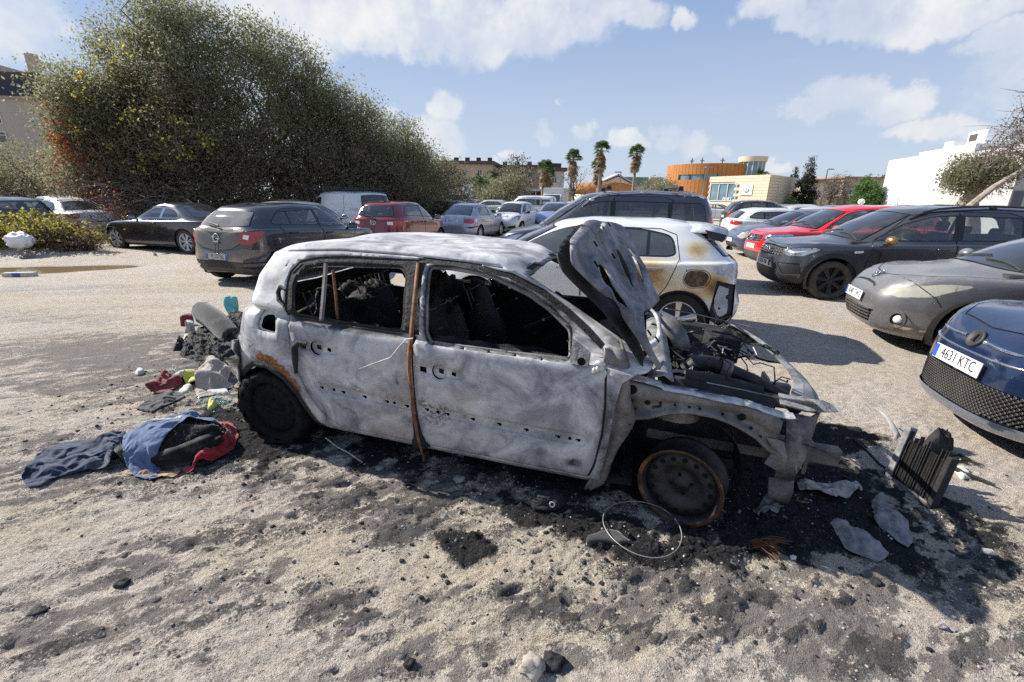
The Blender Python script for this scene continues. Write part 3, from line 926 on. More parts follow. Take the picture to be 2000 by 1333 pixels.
S_corsa['mats']['lamp_inner']='lamp_white'
S_corsa['plates']=[('b',.545,'FJ 157NL',dict(back='plate_dusty',both=True,tilt=0.1))]
S_corsa['aerial']=3.15
S_corsa['post']={'lamp_inner':0.003}
# --- red city car
pt_i10=paint('dark_red',(0.17,0.008,0.014),0.10,metallic=0.15,rough=0.2,dust_col=(0.5,0.36,0.32))
S_i10=spec(L=3.67,W=0.84,H=1.50,wf=0.75,wr=3.17,rw=0.30,belt=(0.96,1.06),cowl=(0.80,1.0),rf=(1.5,1.42),rr=(3.30,1.42),gb=(3.55,1.04),hood=0.78,mats=dict(body=pt_i10,tail_light='lamp_red',lamp_inner='lamp_white',window_trim='seal'),wheel=dict(rim='cover',mat='cover_silver',n=8))
five_door(S_i10,1.08,3.10,split=1.98,rear=2.95)
S_i10['feats']=[TL([(3.62,.42,.96),(3.6,.44,.84),(3.5,.72,.78),(3.30,.83,.86),(3.28,.825,.96),(3.5,.74,.98)]),('lamp_inner',[(3.61,.44,.94),(3.6,.45,.86),(3.56,.60,.85),(3.56,.60,.94)],'n'),('gap#t',ribbon([(0,.58),(.55,.60),(.66,.8)],.012),'b'),('lower_bumper',[(0,.1),(.9,.1),(.9,.36),(0,.36)],'b'),HL([(0.10,.50,.66),(.14,.70,.62),(.42,.80,.74),(.60,.78,.88),(.25,.62,.78)])]
S_i10['aerial']=2.9
S_i10['plates']=[('b',.50,'2874 LMB',{})]
# --- silver five-door with a sloping tail
pt_xsara=paint('lilac_silver',(0.36,0.35,0.42),0.22,metallic=0.5,rough=0.32)
S_xsara=spec(L=4.37,W=0.85,H=1.405,wf=0.89,wr=3.43,rw=0.295,belt=(0.88,0.93),cowl=(1.12,0.93),rf=(1.80,1.32),rr=(3.25,1.33),gb=(4.02,0.99),hood=0.70,mats=dict(body=pt_xsara,lower_bumper=pt_xsara),kw_wr=0.68,tailx=[(4.22,.24),(4.32,.34),(4.37,.5),(4.35,.70),(4.25,.95)],wheel=dict(rim='cover',mat='cover_silver',n=9))
S_xsara['rw_v']=(6.08,7.85)
five_door(S_xsara,1.38,3.35,split=2.28,rear=3.28,quarter=None)
S_xsara['dlo']=[(1.38,.915),(3.28,.955),(3.34,1.0),(3.12,1.25),(2.3,1.285),(2.0,1.27),(1.75,1.19)]
S_xsara['feats']=[TL([(4.32,.50,.86),(4.33,.50,.70),(4.2,.78,.68),(4.0,.835,.72),(3.98,.835,.85),(4.2,.76,.88)]),('gap#t',ribbon([(0,.62),(.48,.64),(.50,.92)],.012),'b'),('gap#rb',ribbon([(0,.56),(.9,.56)],.012),'b'),HL([(0.10,.42,.62),(.12,.68,.58),(.36,.80,.66),(.42,.78,.74),(.2,.55,.70)]),('gap#s',ribbon([(1.4,.50),(3.0,.52)],.02),'s')]
S_xsara['plates']=[('b',.78,'0084 BTZ',dict(back='plate_white'))]
# --- small white three-door
pt_white=paint('plain_white',(0.72,0.72,0.70),0.16,rough=0.22,low=0.6)
S_twingo=spec(L=3.6,W=0.82,H=1.47,wf=0.65,wr=3.02,rw=0.285,belt=(0.93,1.02),cowl=(0.72,0.97),rf=(1.42,1.40),rr=(3.12,1.38),gb=(3.46,1.02),hood=0.76,mats=dict(body=pt_white),wheel=dict(rim='cover',mat='cover_silver',n=6))
five_door(S_twingo,1.02,3.0,split=2.15,rear=2.95)
S_twingo['doors']=S_twingo['doors'][:1];S_twingo['handles']=S_twingo['handles'][:1];S_twingo['mirror_mat']='black_plastic'
S_twingo['feats']=[HL([(0.06,.42,.68),(.10,.66,.60),(.36,.79,.70),(.52,.78,.84),(.30,.62,.82)]),('grille#a',[(.20,.26),(.60,.28),(.62,.42),(.30,.36)],'f'),('grille#b',[(0,.26),(.14,.26),(.14,.36),(0,.38)],'f'),('gap#s',ribbon([(1.15,.56),(2.0,.62)],.045),'s'),TL([(3.45,.62,1.0),(3.5,.62,.72),(3.4,.78,.72),(3.3,.8,.98)]),('gap#h',ribbon([(0.16,0.0),(.22,.5),(.7,.7)],.012),'t')]
S_twingo['plates']=[('f',.44,'6027 GHX',{})]
# --- pale blue hatchback behind it
pt_leon=paint('pale_blue',(0.23,0.29,0.48),0.2,metallic=0.4,rough=0.28)
S_leon=spec(L=4.2,W=0.88,H=1.45,wf=0.88,wr=3.46,rw=0.31,belt=(0.93,1.02),cowl=(0.95,0.98),rf=(1.75,1.38),rr=(3.6,1.36),gb=(4.0,1.02),hood=0.73,mats=dict(body=pt_leon),wheel=dict(rim='spoke',mat='alloy'))
five_door(S_leon,1.3,3.45,split=2.28,rear=3.3,quarter=3.05)
S_leon['feats']=[HL([(0.06,.45,.62),(.10,.70,.58),(.38,.82,.66),(.55,.82,.78),(.25,.62,.72)]),('grille',[(0,.30),(.55,.30),(.48,.42),(0,.44)],'f'),TL([(4.1,.55,.98),(4.12,.55,.78),(3.95,.8,.76),(3.85,.84,.95)]),('gap#h',ribbon([(0.16,0.0),(.22,.5),(.9,.72)],.012),'t')]
S_leon['plates']=[('f',.50,'9315 DKF',{}),('b',.72,'9315 DKF',{})]
# --- white hatchback scorched by the fire next to it
def mk_scorched():
 m,t,b=new_mat('scorched_white')
 tc=t.node('ShaderNodeTexCoord').outputs['Object']
 at=t.node('ShaderNodeAttribute',attribute_name='scorch').outputs['Fac']
 n=t.noise(tc,5,6,0.62);n2=t.noise(tc,1.6,3,.5)
 f=t.math('ADD',at,t.math('MULTIPLY',t.math('SUBTRACT',n,0.5),0.55))
 c=t.ramp(f,[(0.08,(0.74,0.735,0.71)),(0.26,(0.74,0.69,0.56)),(0.44,(0.66,0.52,0.30)),(0.62,(0.46,0.27,0.10)),(0.80,(0.19,0.09,0.035)),(0.95,(0.05,0.03,0.02))])
 c=t.mix(t.math('MULTIPLY',t.smooth(t.noise(tc,30,4,.65),.52,.75),.22),c,(0.42,0.37,0.30))
 t.l.new(c,b.inputs['Base Color'])
 t.l.new(t.ramp(f,[(0.1,0.25),(0.5,0.55)]),b.inputs['Roughness'])
 t.l.new(t.ramp(f,[(0.1,0.8),(0.35,0.0)]),b.inputs['Coat Weight'])
 return m
pt_208=mk_scorched()
S_208=spec(L=4.055,W=0.872,H=1.43,wf=0.83,wr=3.37,rw=0.318,belt=(0.95,1.02),cowl=(0.98,0.98),rf=(1.75,1.36),rr=(3.52,1.36),gb=(3.90,1.00),hood=0.74,kw_wr=0.69,ra=0.355,mats=dict(body=pt_208,tail_light='melted_lamp',fuel_flap='burnt_flap',wheel_box='seal',bumper_void='under',bumper_support='grey_shell',lower_bumper='black_plastic',rear_window='glass_dark',side_window='glass_hazed',spoiler=pt_208),tailx=[(3.88,.25),(3.99,.34),(4.055,.52),(4.0,.72),(3.97,.96)],wheel=dict(rim='spoke',mat='alloy',n=5,k=0.70),dlo_r=[.03,.10,.10,.16,.1,.14,.10])
flat('melted_lamp',(0.50,0.50,0.51),0.35,var=0.45,scale=9,coat=0.5,bmp=0.8,bscale=18)
flat('burnt_flap',(0.10,0.055,0.03),0.6,var=0.8,scale=24,bmp=0.6,bscale=40)
flat('grey_shell',(0.42,0.42,0.43),0.6,var=0.25,scale=8)
glass('glass_hazed',(0.15,0.19,0.19),0.42,0.20,(0.30,0.33,0.33))
five_door(S_208,1.28,3.28,split=2.22,rear=3.28,quarter=2.98)
S_208['dlo']=[(1.22,.985),(3.20,1.03),(3.28,1.06),(3.23,1.26),(2.9,1.33),(2.2,1.345),(1.95,1.315),(1.70,1.225)]
S_208['dlo_r']=[.03,.12,.10,.16,.2,.1,.14,.10]
S_208['feats']=[('fuel_flap',round_poly([(3.42,.90),(3.60,.90),(3.66,.84),(3.62,.73),(3.46,.71),(3.38,.78)],.05),'s'),('gap#f',ribbon(densify(round_poly([(3.41,.91),(3.61,.91),(3.68,.84),(3.63,.72),(3.45,.70),(3.37,.78)],.05)+[(3.41,.91)],.03,False),.008),'s'),('bumper_void',[(3.74,.80),(3.96,.74),(3.97,.38),(3.84,.26),(3.70,.36),(3.71,.50)],'s'),('bumper_support',[(3.79,.74),(3.91,.70),(3.92,.42),(3.84,.34),(3.76,.50),(3.755,.60)],'s'),TL([(3.98,.42,.98),(4.0,.40,.84),(3.95,.74,.80),(3.72,.85,.88),(3.66,.855,.95),(3.8,.80,.99)]),('lower_bumper',[(0,.1),(.62,.1),(.66,.40),(0,.44)],'b'),('gap#t',ribbon([(0,.70),(.5,.74),(.58,.98)],.012),'b'),HL([(0.06,.45,.66),(.10,.72,.60),(.38,.83,.72),(.60,.82,.82),(.25,.62,.76)]),('gap#st',ribbon([(1.3,.42),(2.95,.42)],.03),'s')]
S_208['post']={'bumper_void':-0.05,'bumper_support':-0.03,'fuel_flap':-0.004}
S_208['plates']=[('b',.80,'5570 LGC',{})]
S_208['handle_mat']='alloy_dusty'
# --- dark people carrier with roof bars
pt_mpv=paint('slate_blue',(0.050,0.056,0.078),0.16,metallic=0.35,rough=0.25)
S_mpv=spec(L=4.40,W=0.90,H=1.80,wf=0.90,wr=3.68,rw=0.32,belt=(1.10,1.15),cowl=(0.86,1.10),rf=(1.80,1.72),rr=(4.16,1.72),gb=(4.34,1.16),hood=0.86,kw_wr=0.80,mats=dict(body=pt_mpv,side_window='glass_dark',rear_window='glass_dark'),nrg=8,wheel=dict(rim='spoke',mat='alloy'),rails=(1.75,4.05,'alloy'),mirror_mat='black_plastic')
five_door(S_mpv,1.30,4.12,split=2.32,rear=3.5)
S_mpv['dlo']=[(1.22,1.15),(4.10,1.20),(4.12,1.25),(4.06,1.60),(2.4,1.62),(2.05,1.60),(1.75,1.50)]
S_mpv['pillars']=[((2.32,.8),(2.36,1.8),.10),((3.42,.8),(3.42,1.8),.07)]
S_mpv['feats']=[TL([(4.33,.70,1.40),(4.35,.70,.85),(4.25,.87,.85),(4.2,.86,1.38)]),HL([(0.06,.50,.80),(.10,.72,.72),(.4,.86,.82),(.62,.85,.98),(.25,.66,.90)]),('gap#q',ribbon([(3.46,1.65),(3.45,1.16),(3.3,.6)],.012),'s')]
S_mpv['plates']=[('b',.62,'3148 JRV',{})]
# --- white compact estate
S_a3=spec(L=4.29,W=0.885,H=1.42,wf=0.87,wr=3.45,rw=0.315,belt=(0.93,1.0),cowl=(1.05,0.95),rf=(1.82,1.34),rr=(3.72,1.33),gb=(4.12,1.02),hood=0.72,mats=dict(body=pt_white),wheel=dict(rim='multi',mat='alloy',n=5),kw_wr=0.67)
five_door(S_a3,1.38,3.62,split=2.30,rear=3.35,quarter=None)
S_a3['pillars']=[((2.30,.8),(2.34,1.5),.085),((3.15,.8),(3.10,1.5),.06)]
S_a3['feats']=[TL([(4.2,.50,.98),(4.25,.50,.84),(4.1,.78,.80),(3.88,.86,.84),(3.90,.86,.94),(4.05,.80,.98)]),('gap#t',ribbon([(0,.66),(.52,.70),(.58,.98)],.012),'b'),('lower_bumper',[(0,.1),(.9,.1),(.9,.30),(0,.30)],'b'),HL([(0.06,.45,.66),(.10,.70,.60),(.38,.82,.68),(.5,.82,.76),(.25,.62,.74)])]
S_a3['plates']=[('b',.76,'1902 FSP',{})]
# --- black off-roader seen from behind
pt_black=paint('black_paint',(0.012,0.012,0.014),0.2,rough=0.22)
S_suv=spec(L=4.34,W=0.90,H=1.68,gc=0.25,wf=0.86,wr=3.53,rw=0.345,belt=(1.07,1.14),cowl=(1.08,1.10),rf=(1.80,1.58),rr=(3.88,1.57),gb=(4.20,1.14),hood=0.92,kw_wr=0.74,mats=dict(body=pt_black,side_window='glass_dark',rear_window='glass_dark'),clad=0.42,wheel=dict(rim='spoke',mat='alloy_dusty'),rails=(1.8,3.75,'alloy'),nosez=.55)
five_door(S_suv,1.42,3.72,split=2.35,rear=3.35,quarter=3.2)
S_suv['feats']=[TL([(4.27,.60,1.06),(4.3,.60,.86),(4.15,.86,.86),(4.1,.86,1.06)]),HL([(0.06,.50,.84),(.10,.74,.78),(.4,.86,.82),(.45,.86,.94),(.2,.66,.92)])]
S_suv['plates']=[('b',.86,'7741 KLD',{})]
# --- bright red crossover, front towards the lane
pt_red=paint('bright_red',(0.66,0.014,0.014),0.05,rough=0.2,dust_col=(0.55,0.4,0.36),low=.7)
S_cross=spec(L=4.21,W=0.885,H=1.60,gc=0.22,wf=0.86,wr=3.46,rw=0.33,belt=(1.02,1.12),cowl=(0.98,1.06),rf=(1.75,1.50),rr=(3.80,1.49),gb=(4.05,1.12),hood=0.90,kw_wr=0.72,mats=dict(body=pt_red,mirror=pt_red,grille_bar='chrome',lower_grille='dusty_plastic'),clad=0.44,clad_f=1.2,wheel=dict(rim='spoke',mat='alloy'),nosez=.55)
five_door(S_cross,1.32,3.6,split=2.28,rear=3.35,quarter=3.1)
S_cross['feats']=[('grille',[(0,.68),(.42,.70),(.46,.82),(.40,.86),(0,.86)],'f'),('lower_grille',[(0,.30),(.62,.30),(.60,.46),(0,.46)],'f'),HL([(0.08,.46,.88),(.10,.50,.74),(.26,.76,.74),(.62,.86,.88),(.60,.85,.93),(.3,.70,.92)]),('gap#h',ribbon([(0.17,0.0),(.2,.55),(.55,.76),(1.0,.80)],.012),'t'),TL([(4.1,.55,1.08),(4.15,.55,.9),(3.95,.84,.9),(3.9,.85,1.05)])]
S_cross['plates']=[('f',.58,'4410 KZB',{})]
S_cross['bulbs']=[(.16,.56,.81,.045,'lamp_white'),(.30,.72,.82,.04,'lamp_white')]
# --- dark grey seven-seat estate
pt_jog=paint('graphite',(0.058,0.062,0.070),0.16,metallic=0.4,rough=0.26)
S_jog=spec(L=4.547,W=0.892,H=1.62,gc=0.24,wf=0.845,wr=3.742,rw=0.338,belt=(1.00,1.06),cowl=(1.05,1.06),rf=(1.92,1.53),rr=(4.22,1.56),gb=(4.42,1.08),hood=0.88,kw_wr=0.74,nosez=.50,mats=dict(body=pt_jog,side_window='glass',lower_grille='black_plastic',fog_lamp='black_plastic',skid='dusty_plastic',vent='black_plastic',drl='lamp_white',bumper_dark='black_plastic'),clad=0.36,lip=0.085,clad_f=1.15,wheel=dict(rim='spoke',mat='black_alloy',n=7,k=0.70,tyre='rubber_dusty',w=.215),rails=(1.95,4.3,'black_plastic'),mirror_mat='bronze')
five_door(S_jog,1.45,4.30,split=2.60,rear=3.55)
S_jog['dlo']=[(1.40,1.03),(4.28,1.10),(4.30,1.15),(4.12,1.44),(2.6,1.475),(2.25,1.45),(1.85,1.32)]
S_jog['pillars']=[((2.60,.8),(2.66,1.6),.14),((3.55,.8),(3.55,1.6),.06)]
S_jog['feats']=[('grille',[(0,.70),(.50,.71),(.60,.76),(.58,.86),(0,.88)],'f'),('bumper_dark',[(.10,.50,.58),(.30,.84,.62),(.36,.85,.42),(.14,.62,.40)],'n'),('lower_grille',[(0,.32),(.50,.32),(.44,.48),(0,.48)],'f'),HL([(0.08,.55,.85),(.12,.62,.73),(.34,.80,.74),(.60,.865,.86),(.55,.86,.90),(.26,.72,.90)]),('drl',[(.13,.62,.80),(.2,.70,.78),(.50,.855,.855),(.52,.855,.875),(.22,.70,.82),(.15,.63,.84)],'n'),('vent',[(1.36,.90),(1.52,.86),(1.50,.62),(1.36,.58)],'s'),('gap#h',ribbon([(0.17,0.0),(.2,.58),(.5,.74),(1.1,.78)],.012),'t'),TL([(4.45,.66,1.06),(4.48,.64,.78),(4.3,.86,.78),(4.3,.86,1.06)]),('side_lamp',[(1.10,.86),(1.24,.87),(1.24,.835),(1.11,.82)],'s')]
S_jog['mats']['side_lamp']='lamp_white'
S_jog['post']={'drl':-0.006,'vent':-0.01,'bumper_dark':-0.012,'side_lamp':0.004}
S_jog['plates']=[('f',.55,'8206 MBK',{})]
S_jog['bulbs']=[(.18,.66,.79,.035,'lamp_white')]
# --- dusty grey hatchback, front towards the lane
pt_meg=paint('dusty_grey',(0.115,0.113,0.118),0.6,metallic=0.3,rough=0.34,dust_col=(0.40,0.37,0.33))
S_meg=spec(L=4.30,W=0.904,H=1.47,gc=0.17,wf=0.88,wr=3.52,rw=0.318,belt=(0.96,1.04),cowl=(1.02,1.00),rf=(1.88,1.39),rr=(3.75,1.36),gb=(4.1,1.03),hood=0.82,kw_wr=0.69,nosez=.44,nf=3.5,mats=dict(body=pt_meg,headlight='lens_hazy',lower_grille='dusty_plastic',fog_lamp='dusty_plastic',lip='dusty_lip',number_mount=pt_meg),wheel=dict(rim='cover',mat='cover_silver',n=7))
S_meg['nose']=[(0.16,0.18),(0.05,0.26),(0.0,0.44),(0.03,0.64),(0.20,0.80)]
flat('dusty_lip',(0.30,0.25,0.19),0.85,var=0.25,scale=7)
five_door(S_meg,1.36,3.62,split=2.36,rear=3.4,quarter=3.15)
S_meg['feats']=[('lip',[(0,.1),(.95,.1),(.95,.24),(.5,.225),(0,.225)],'f'),('lower_grille',[(0,.29),(.40,.29),(.47,.44),(0,.455)],'f'),('fog_lamp',[(.17+.02,.72+.105*math.cos(a),.375+.075*math.sin(a)) for a in[2*PI*k/18 for k in range(18)]],'n'),HL([(0.10,.42,.665),(.18,.66,.645),(.42,.84,.69),(.74,.885,.83),(.72,.88,.86),(.46,.78,.83),(.22,.58,.745)]),('gap#g',ribbon([(0,.735),(.22,.725),(.30,.70)],.02),'f'),('gap#h',ribbon([(0.24,0.0),(.29,.30),(.46,.62),(.9,.76),(1.3,.80)],.013),'t'),('gap#b',ribbon([(.28,.84),(.5,.66),(.55,.58)],.01),'s'),TL([(4.2,.55,1.0),(4.25,.55,.8),(4.0,.84,.8),(3.95,.86,1.0)])]
S_meg['shell']='lamp_shell'
S_meg['bulbs']=[(.22,.60,.70,.045,'lamp_white'),(.42,.78,.72,.04,'lamp_white')]
S_meg['post']={'fog_lamp':-0.02,'lower_grille':-0.03}
S_meg['plates']=[('f',.565,'3048 CWZ',dict(tilt=0.12,out=.02))]
# --- small dark blue car with honeycomb grille
pt_fiat=paint('deep_blue',(0.008,0.020,0.062),0.10,metallic=0.3,rough=0.15)
S_fiat=spec(L=3.57,W=0.815,H=1.488,gc=0.16,wf=0.70,wr=3.0,rw=0.295,belt=(0.94,1.0),cowl=(0.88,0.99),rf=(1.52,1.41),rr=(3.0,1.36),gb=(3.42,1.0),hood=0.80,kw_wr=0.70,nosez=.40,nf=3.6,mats=dict(body=pt_fiat,lower_grille='under',bumper_lip='chrome_dark',chrome_line='chrome',fog_lamp='lens'),wheel=dict(rim='multi',mat='alloy',n=6))
S_fiat['nose']=[(0.06,0.145),(0.0,0.20),(0.0,0.40),(0.03,0.62),(0.16,0.82)]
flat('chrome_dark',(0.30,0.34,0.42),0.14,0.85,var=0.1,coat=0.6)
five_door(S_fiat,1.15,2.9,split=2.1,rear=2.8)
S_fiat['doors']=S_fiat['doors'][:1];S_fiat['handles']=S_fiat['handles'][:1]
S_fiat['feats']=[('bumper_lip',[(0,.15),(.62,.165),(.75,.25),(.70,.44),(.65,.44),(.665,.29),(.59,.25),(0,.24)],'f'),('lower_grille',[(0,.245),(.58,.255),(.65,.30),(.62,.43),(.5,.46),(0,.47)],'f'),HL([(.16+.08*max(0,math.cos(a)),.60+.105*math.cos(a),.77+.10*math.sin(a)) for a in[2*PI*k/20 for k in range(20)]]),('gap#h',ribbon([(0.14,0.0),(.17,.35),(.34,.52),(.9,.66)],.011),'t'),TL([(3.45,.5,.95),(3.48,.5,.75),(3.3,.74,.75),(3.3,.76,.95)])]
S_fiat['post']={'lower_grille':-0.035,'bumper_lip':0.012}
S_fiat['plates']=[('f',.545,'4631 KTC',dict(tilt=0.10,out=0.022))]
# --- black coupe-like saloon, silver saloon, dark hatchback, van
pt_bmw=paint('black_blue',(0.010,0.011,0.022),0.14,rough=0.2)
S_bmw=spec(L=4.49,W=0.879,H=1.37,gc=0.17,wf=0.75,wr=3.475,rw=0.325,belt=(0.90,0.94),cowl=(1.30,0.92),rf=(2.02,1.29),rr=(3.15,1.29),gb=(3.78,0.97),hood=0.70,kw_wr=0.66,mats=dict(body=pt_bmw,side_window='glass',window_trim='chrome'),wheel=dict(rim='multi',mat='alloy',n=7,k=.74,tyre='rubber_dusty'),tailx=[(4.35,.26),(4.45,.36),(4.49,.52),(4.47,.72),(4.40,.93)])
five_door(S_bmw,1.62,3.35,split=2.62,rear=3.2)
S_bmw['dlo']=[(1.62,.935),(3.22,.965),(3.30,1.00),(3.10,1.18),(2.75,1.245),(2.3,1.245),(2.05,1.20)]
S_bmw['dlo_r']=[.03,.08,.10,.2,.2,.1,.1];S_bmw['doors']=[S_bmw['doors'][0]];S_bmw['handles']=[(2.42,.82)];S_bmw['seal']=0.014
S_bmw['feats']=[HL([(0.05,.40,.62),(.08,.68,.58),(.34,.82,.64),(.42,.82,.72),(.2,.6,.70)]),('grille',[(.03,.50),(.22,.50),(.22,.64),(.03,.66)],'f'),TL([(4.42,.5,.88),(4.45,.5,.74),(4.2,.8,.72),(4.1,.84,.86)]),('gap#s',ribbon([(1.3,.50),(3.0,.52)],.02),'s'),('side_lamp',[(1.20,.62),(1.30,.625),(1.30,.60),(1.20,.595)],'s')]
S_bmw['mats']['side_lamp']='lamp_white'
pt_silver=paint('old_silver',(0.52,0.51,0.50),0.35,metallic=0.2,rough=0.35)
S_sal=spec(L=4.5,W=0.87,H=1.42,wf=0.84,wr=3.56,rw=0.31,belt=(0.90,0.95),cowl=(1.30,0.94),rf=(2.05,1.34),rr=(3.20,1.34),gb=(3.82,0.99),hood=0.72,kw_wr=0.66,mats=dict(body=pt_silver,tail_light='lamp_red_dusty'),wheel=dict(rim='cover',mat='cover_silver',n=8),tailx=[(4.36,.26),(4.46,.36),(4.5,.52),(4.48,.72),(4.42,.94)])
five_door(S_sal,1.62,3.45,split=2.50,rear=3.3,quarter=None)
S_sal['dlo']=[(1.62,.935),(3.32,.97),(3.38,1.01),(3.18,1.24),(2.6,1.30),(2.3,1.30),(2.0,1.20)]
S_sal['feats']=[TL([(4.45,.52,.90),(4.47,.54,.74),(4.25,.82,.72),(4.02,.86,.76),(4.05,.86,.88),(4.3,.80,.92)]),('gap#rb',ribbon([(0,.62),(.9,.62)],.03),'b'),('gap#t',ribbon([(0,.64),(.5,.66),(.55,.93)],.012),'b'),HL([(0.05,.40,.62),(.08,.68,.58),(.34,.82,.64),(.42,.82,.72),(.2,.6,.70)])]
S_sal['plates']=[('b',.78,'5123 CDR',{})]
pt_navy=paint('navy',(0.016,0.022,0.045),0.15,rough=0.22)
S_fab=spec(L=4.25,W=0.86,H=1.46,wf=0.85,wr=3.4,rw=0.31,belt=(0.95,1.0),cowl=(0.98,0.98),rf=(1.75,1.38),rr=(3.85,1.37),gb=(4.14,1.0),hood=0.74,kw_wr=0.71,mats=dict(body=pt_navy,tail_light='lamp_red',lamp_inner='lamp_white'),wheel=dict(rim='cover',mat='cover_silver',n=8))
five_door(S_fab,1.3,3.9,split=2.25,rear=3.2)
S_fab['pillars'].append(((3.2,.8),(3.16,1.5),.06))
S_fab['feats']=[TL([(4.17,.58,.96),(4.2,.56,.76),(4.05,.82,.74),(3.98,.85,.95)]),('lamp_inner',[(4.16,.62,.86),(4.15,.62,.80),(4.08,.76,.80),(4.08,.76,.86)],'n'),('gap#t',ribbon([(0,.62),(.55,.66),(.6,.98)],.012),'b'),HL([(0.06,.45,.66),(.10,.70,.60),(.38,.82,.68),(.5,.82,.76),(.25,.62,.74)])]
S_fab['plates']=[('b',.80,'2260 GWF',{})]
S_van=spec(L=4.40,W=0.91,H=1.80,wf=0.92,wr=3.65,rw=0.32,belt=(1.08,1.12),cowl=(0.80,1.10),rf=(1.62,1.72),rr=(4.22,1.73),gb=(4.35,1.15),hood=0.86,kw_wr=0.84,nrg=9,mats=dict(body=pt_white,rear_window='glass_dark'),wheel=dict(rim='cover',mat='cover_silver',n=6),cat='van',mirror_mat='black_plastic')
five_door(S_van,1.15,4.0,split=2.15,rear=3.4)
S_van['dlo']=[(1.10,1.13),(2.02,1.14),(2.04,1.56),(1.85,1.57),(1.55,1.44)];S_van['dlo_r']=.05;S_van['pillars']=[]
S_van['feats']=[TL([(4.36,.80,1.15),(4.38,.78,.75),(4.28,.90,.75),(4.26,.89,1.15)]),HL([(0.06,.50,.80),(.10,.72,.72),(.4,.86,.82),(.6,.86,.98),(.25,.66,.90)]),('gap#q',ribbon([(3.42,1.64),(3.42,1.12),(3.3,.6)],.012),'s')]
# ------------------------------------------------------------------ the parked cars
ROW='cars parked around the dirt lot'
def D(a):return math.radians(a)
corsa=build_car('hatchback',S_corsa,'dark hatchback with beige dust caked over its tailgate and rear window',(-4.75,10.2),D(250.5),ROW)
emblem(corsa,'ringbolt',face_frame(S_corsa,'b',.88),1.35)
b=MB();M=face_frame(S_corsa,'b',.79,out=.012)
b.box((0,0,0),(.15,.045,.03));b.v=[tuple(M@Vector(v)) for v in b.v];bevel(b.build('tailgate_handle',pt_corsa_d,corsa),.008)
b=MB();M=face_frame(S_corsa,'b',1.10,out=.02)
b.tube([M@Vector(p) for p in((.0,-.06,.02),(-.12,-.02,.02),(-.36,.02,.015))],[.022,.014,.008],5);b.build('rear_wiper',MATS['black_plastic'],corsa)
i10=build_car('hatchback',S_i10,'dark red hatchback between the dusty dark one and the lilac silver one',(-3.57,15.05),D(255),ROW)
emblem(i10,'slantH',face_frame(S_i10,'b',.90),1.5)
b=MB();M=face_frame(S_i10,'b',1.07,out=.02)
b.tube([M@Vector(p) for p in((.0,-.03,.02),(-.12,.0,.02),(-.34,.01,.015))],[.022,.014,.008],5);b.build('rear_wiper',MATS['black_plastic'],i10)
xsara=build_car('hatchback',S_xsara,'lilac silver hatchback with a long sloping rear window and plum rear lamp',(-1.72,19.7),D(252.8),ROW)
twingo=build_car('hatchback',S_twingo,'small white three-door car facing the lane, black side strip on its door',(0.03,23.45),D(71.6),ROW)
leon=build_car('hatchback',S_leon,'pale blue hatchback facing the lane right of the small white three-door car',(2.3,26.0),D(71),ROW)
p208=build_car('hatchback',S_208,'white hatchback with brown scorch marks, melted rear lamp and broken bumper',(0.916,6.317),D(-19),ROW)
# scorch strength per vertex: patches on the flank that faced the fire
SP=[((3.05,.80),.30,.26,.72),((3.42,.62),.33,.14,.62),((3.72,.74),.20,.20,.80),((2.85,.90),.26,.12,.45),((3.52,.82),.22,.14,.55),((3.50,1.12),.14,.11,.62),((3.30,.70),.20,.16,.45),((1.5,.55),.8,.3,.16),((1.2,.8),.5,.25,.25),((2.2,.5),.8,.2,.15)]
st=[p208]
while st:
 o=st.pop();st+=list(o.children)
 if o.type!='MESH' or not o.data.materials or o.data.materials[0]!=pt_208:continue
 me=o.data;n=len(me.vertices);co=np.zeros(n*3);me.vertices.foreach_get('co',co);co=co.reshape(-1,3)
 x,y,z=co[:,0]+S_208['L']/2,co[:,1],co[:,2]
 f=np.zeros(n)
 for(c,rx,rz,k) in SP:
  d=((x-c[0])/rx)**2+((z-c[1])/rz)**2
  f=np.maximum(f,k*np.exp(-d*1.1))
 f*=np.clip((-y-0.3)/0.3,0,1)
 a=me.attributes.new('scorch','FLOAT','POINT');a.data.foreach_set('value',f.astype(np.float32))
 # roof spoiler and the rear window's side fins
H=S_208['_H'];rows=[]
for k in range(9):
 y=-0.56+1.12*k/8
 q=H.bvh.ray_cast(Vector((3.40,abs(y)+1e-3,4)),Vector((0,0,-1)))[0]
 e=1-(abs(y)/.56)**4
 rows.append([(3.36-2.0275,y,q.z+.004),(3.60-2.0275,y*.99,q.z-0.005),(3.80+0.03*e-2.0275,y*.95,q.z-0.055),(3.78+.03*e-2.0275,y*.93,q.z-0.09),(3.55-2.0275,y*.9,q.z-0.09)])
b=MB();b.grid(rows);o=b.build('spoiler',MATS['melted_lamp'],p208,True);solid(o,.012)
for sd in(1,-1):
 b=MB();b.add([(3.56-2.0275,sd*.56,1.33),(3.79-2.0275,sd*.53,1.28),(3.76-2.0275,sd*.55,1.20),(3.62-2.0275,sd*.57,1.24)],[(0,1,2,3)]);solid(b.build('spoiler_fin',MATS['black_plastic'],p208),.02,0)
b=MB();b.tube([(3.88-2.03,-.02,1.10),(3.93-2.03,.02,1.08),(3.94-2.03,.3,1.09)],[.03,.016,.01],6);b.build('rear_wiper',MATS['black_plastic'],p208)
b=MB()
for pts in([(1.70,-.86,.52),(1.76,-.90,.40),(1.72,-.92,.22)],[(1.62,-.88,.40),(1.66,-.92,.30),(1.60,-.93,.20)]):
 b.tube(pts,[.010,.008,.004],5)
b.build('torn_arch_liner',MATS['dusty_plastic'],p208)
b=MB()
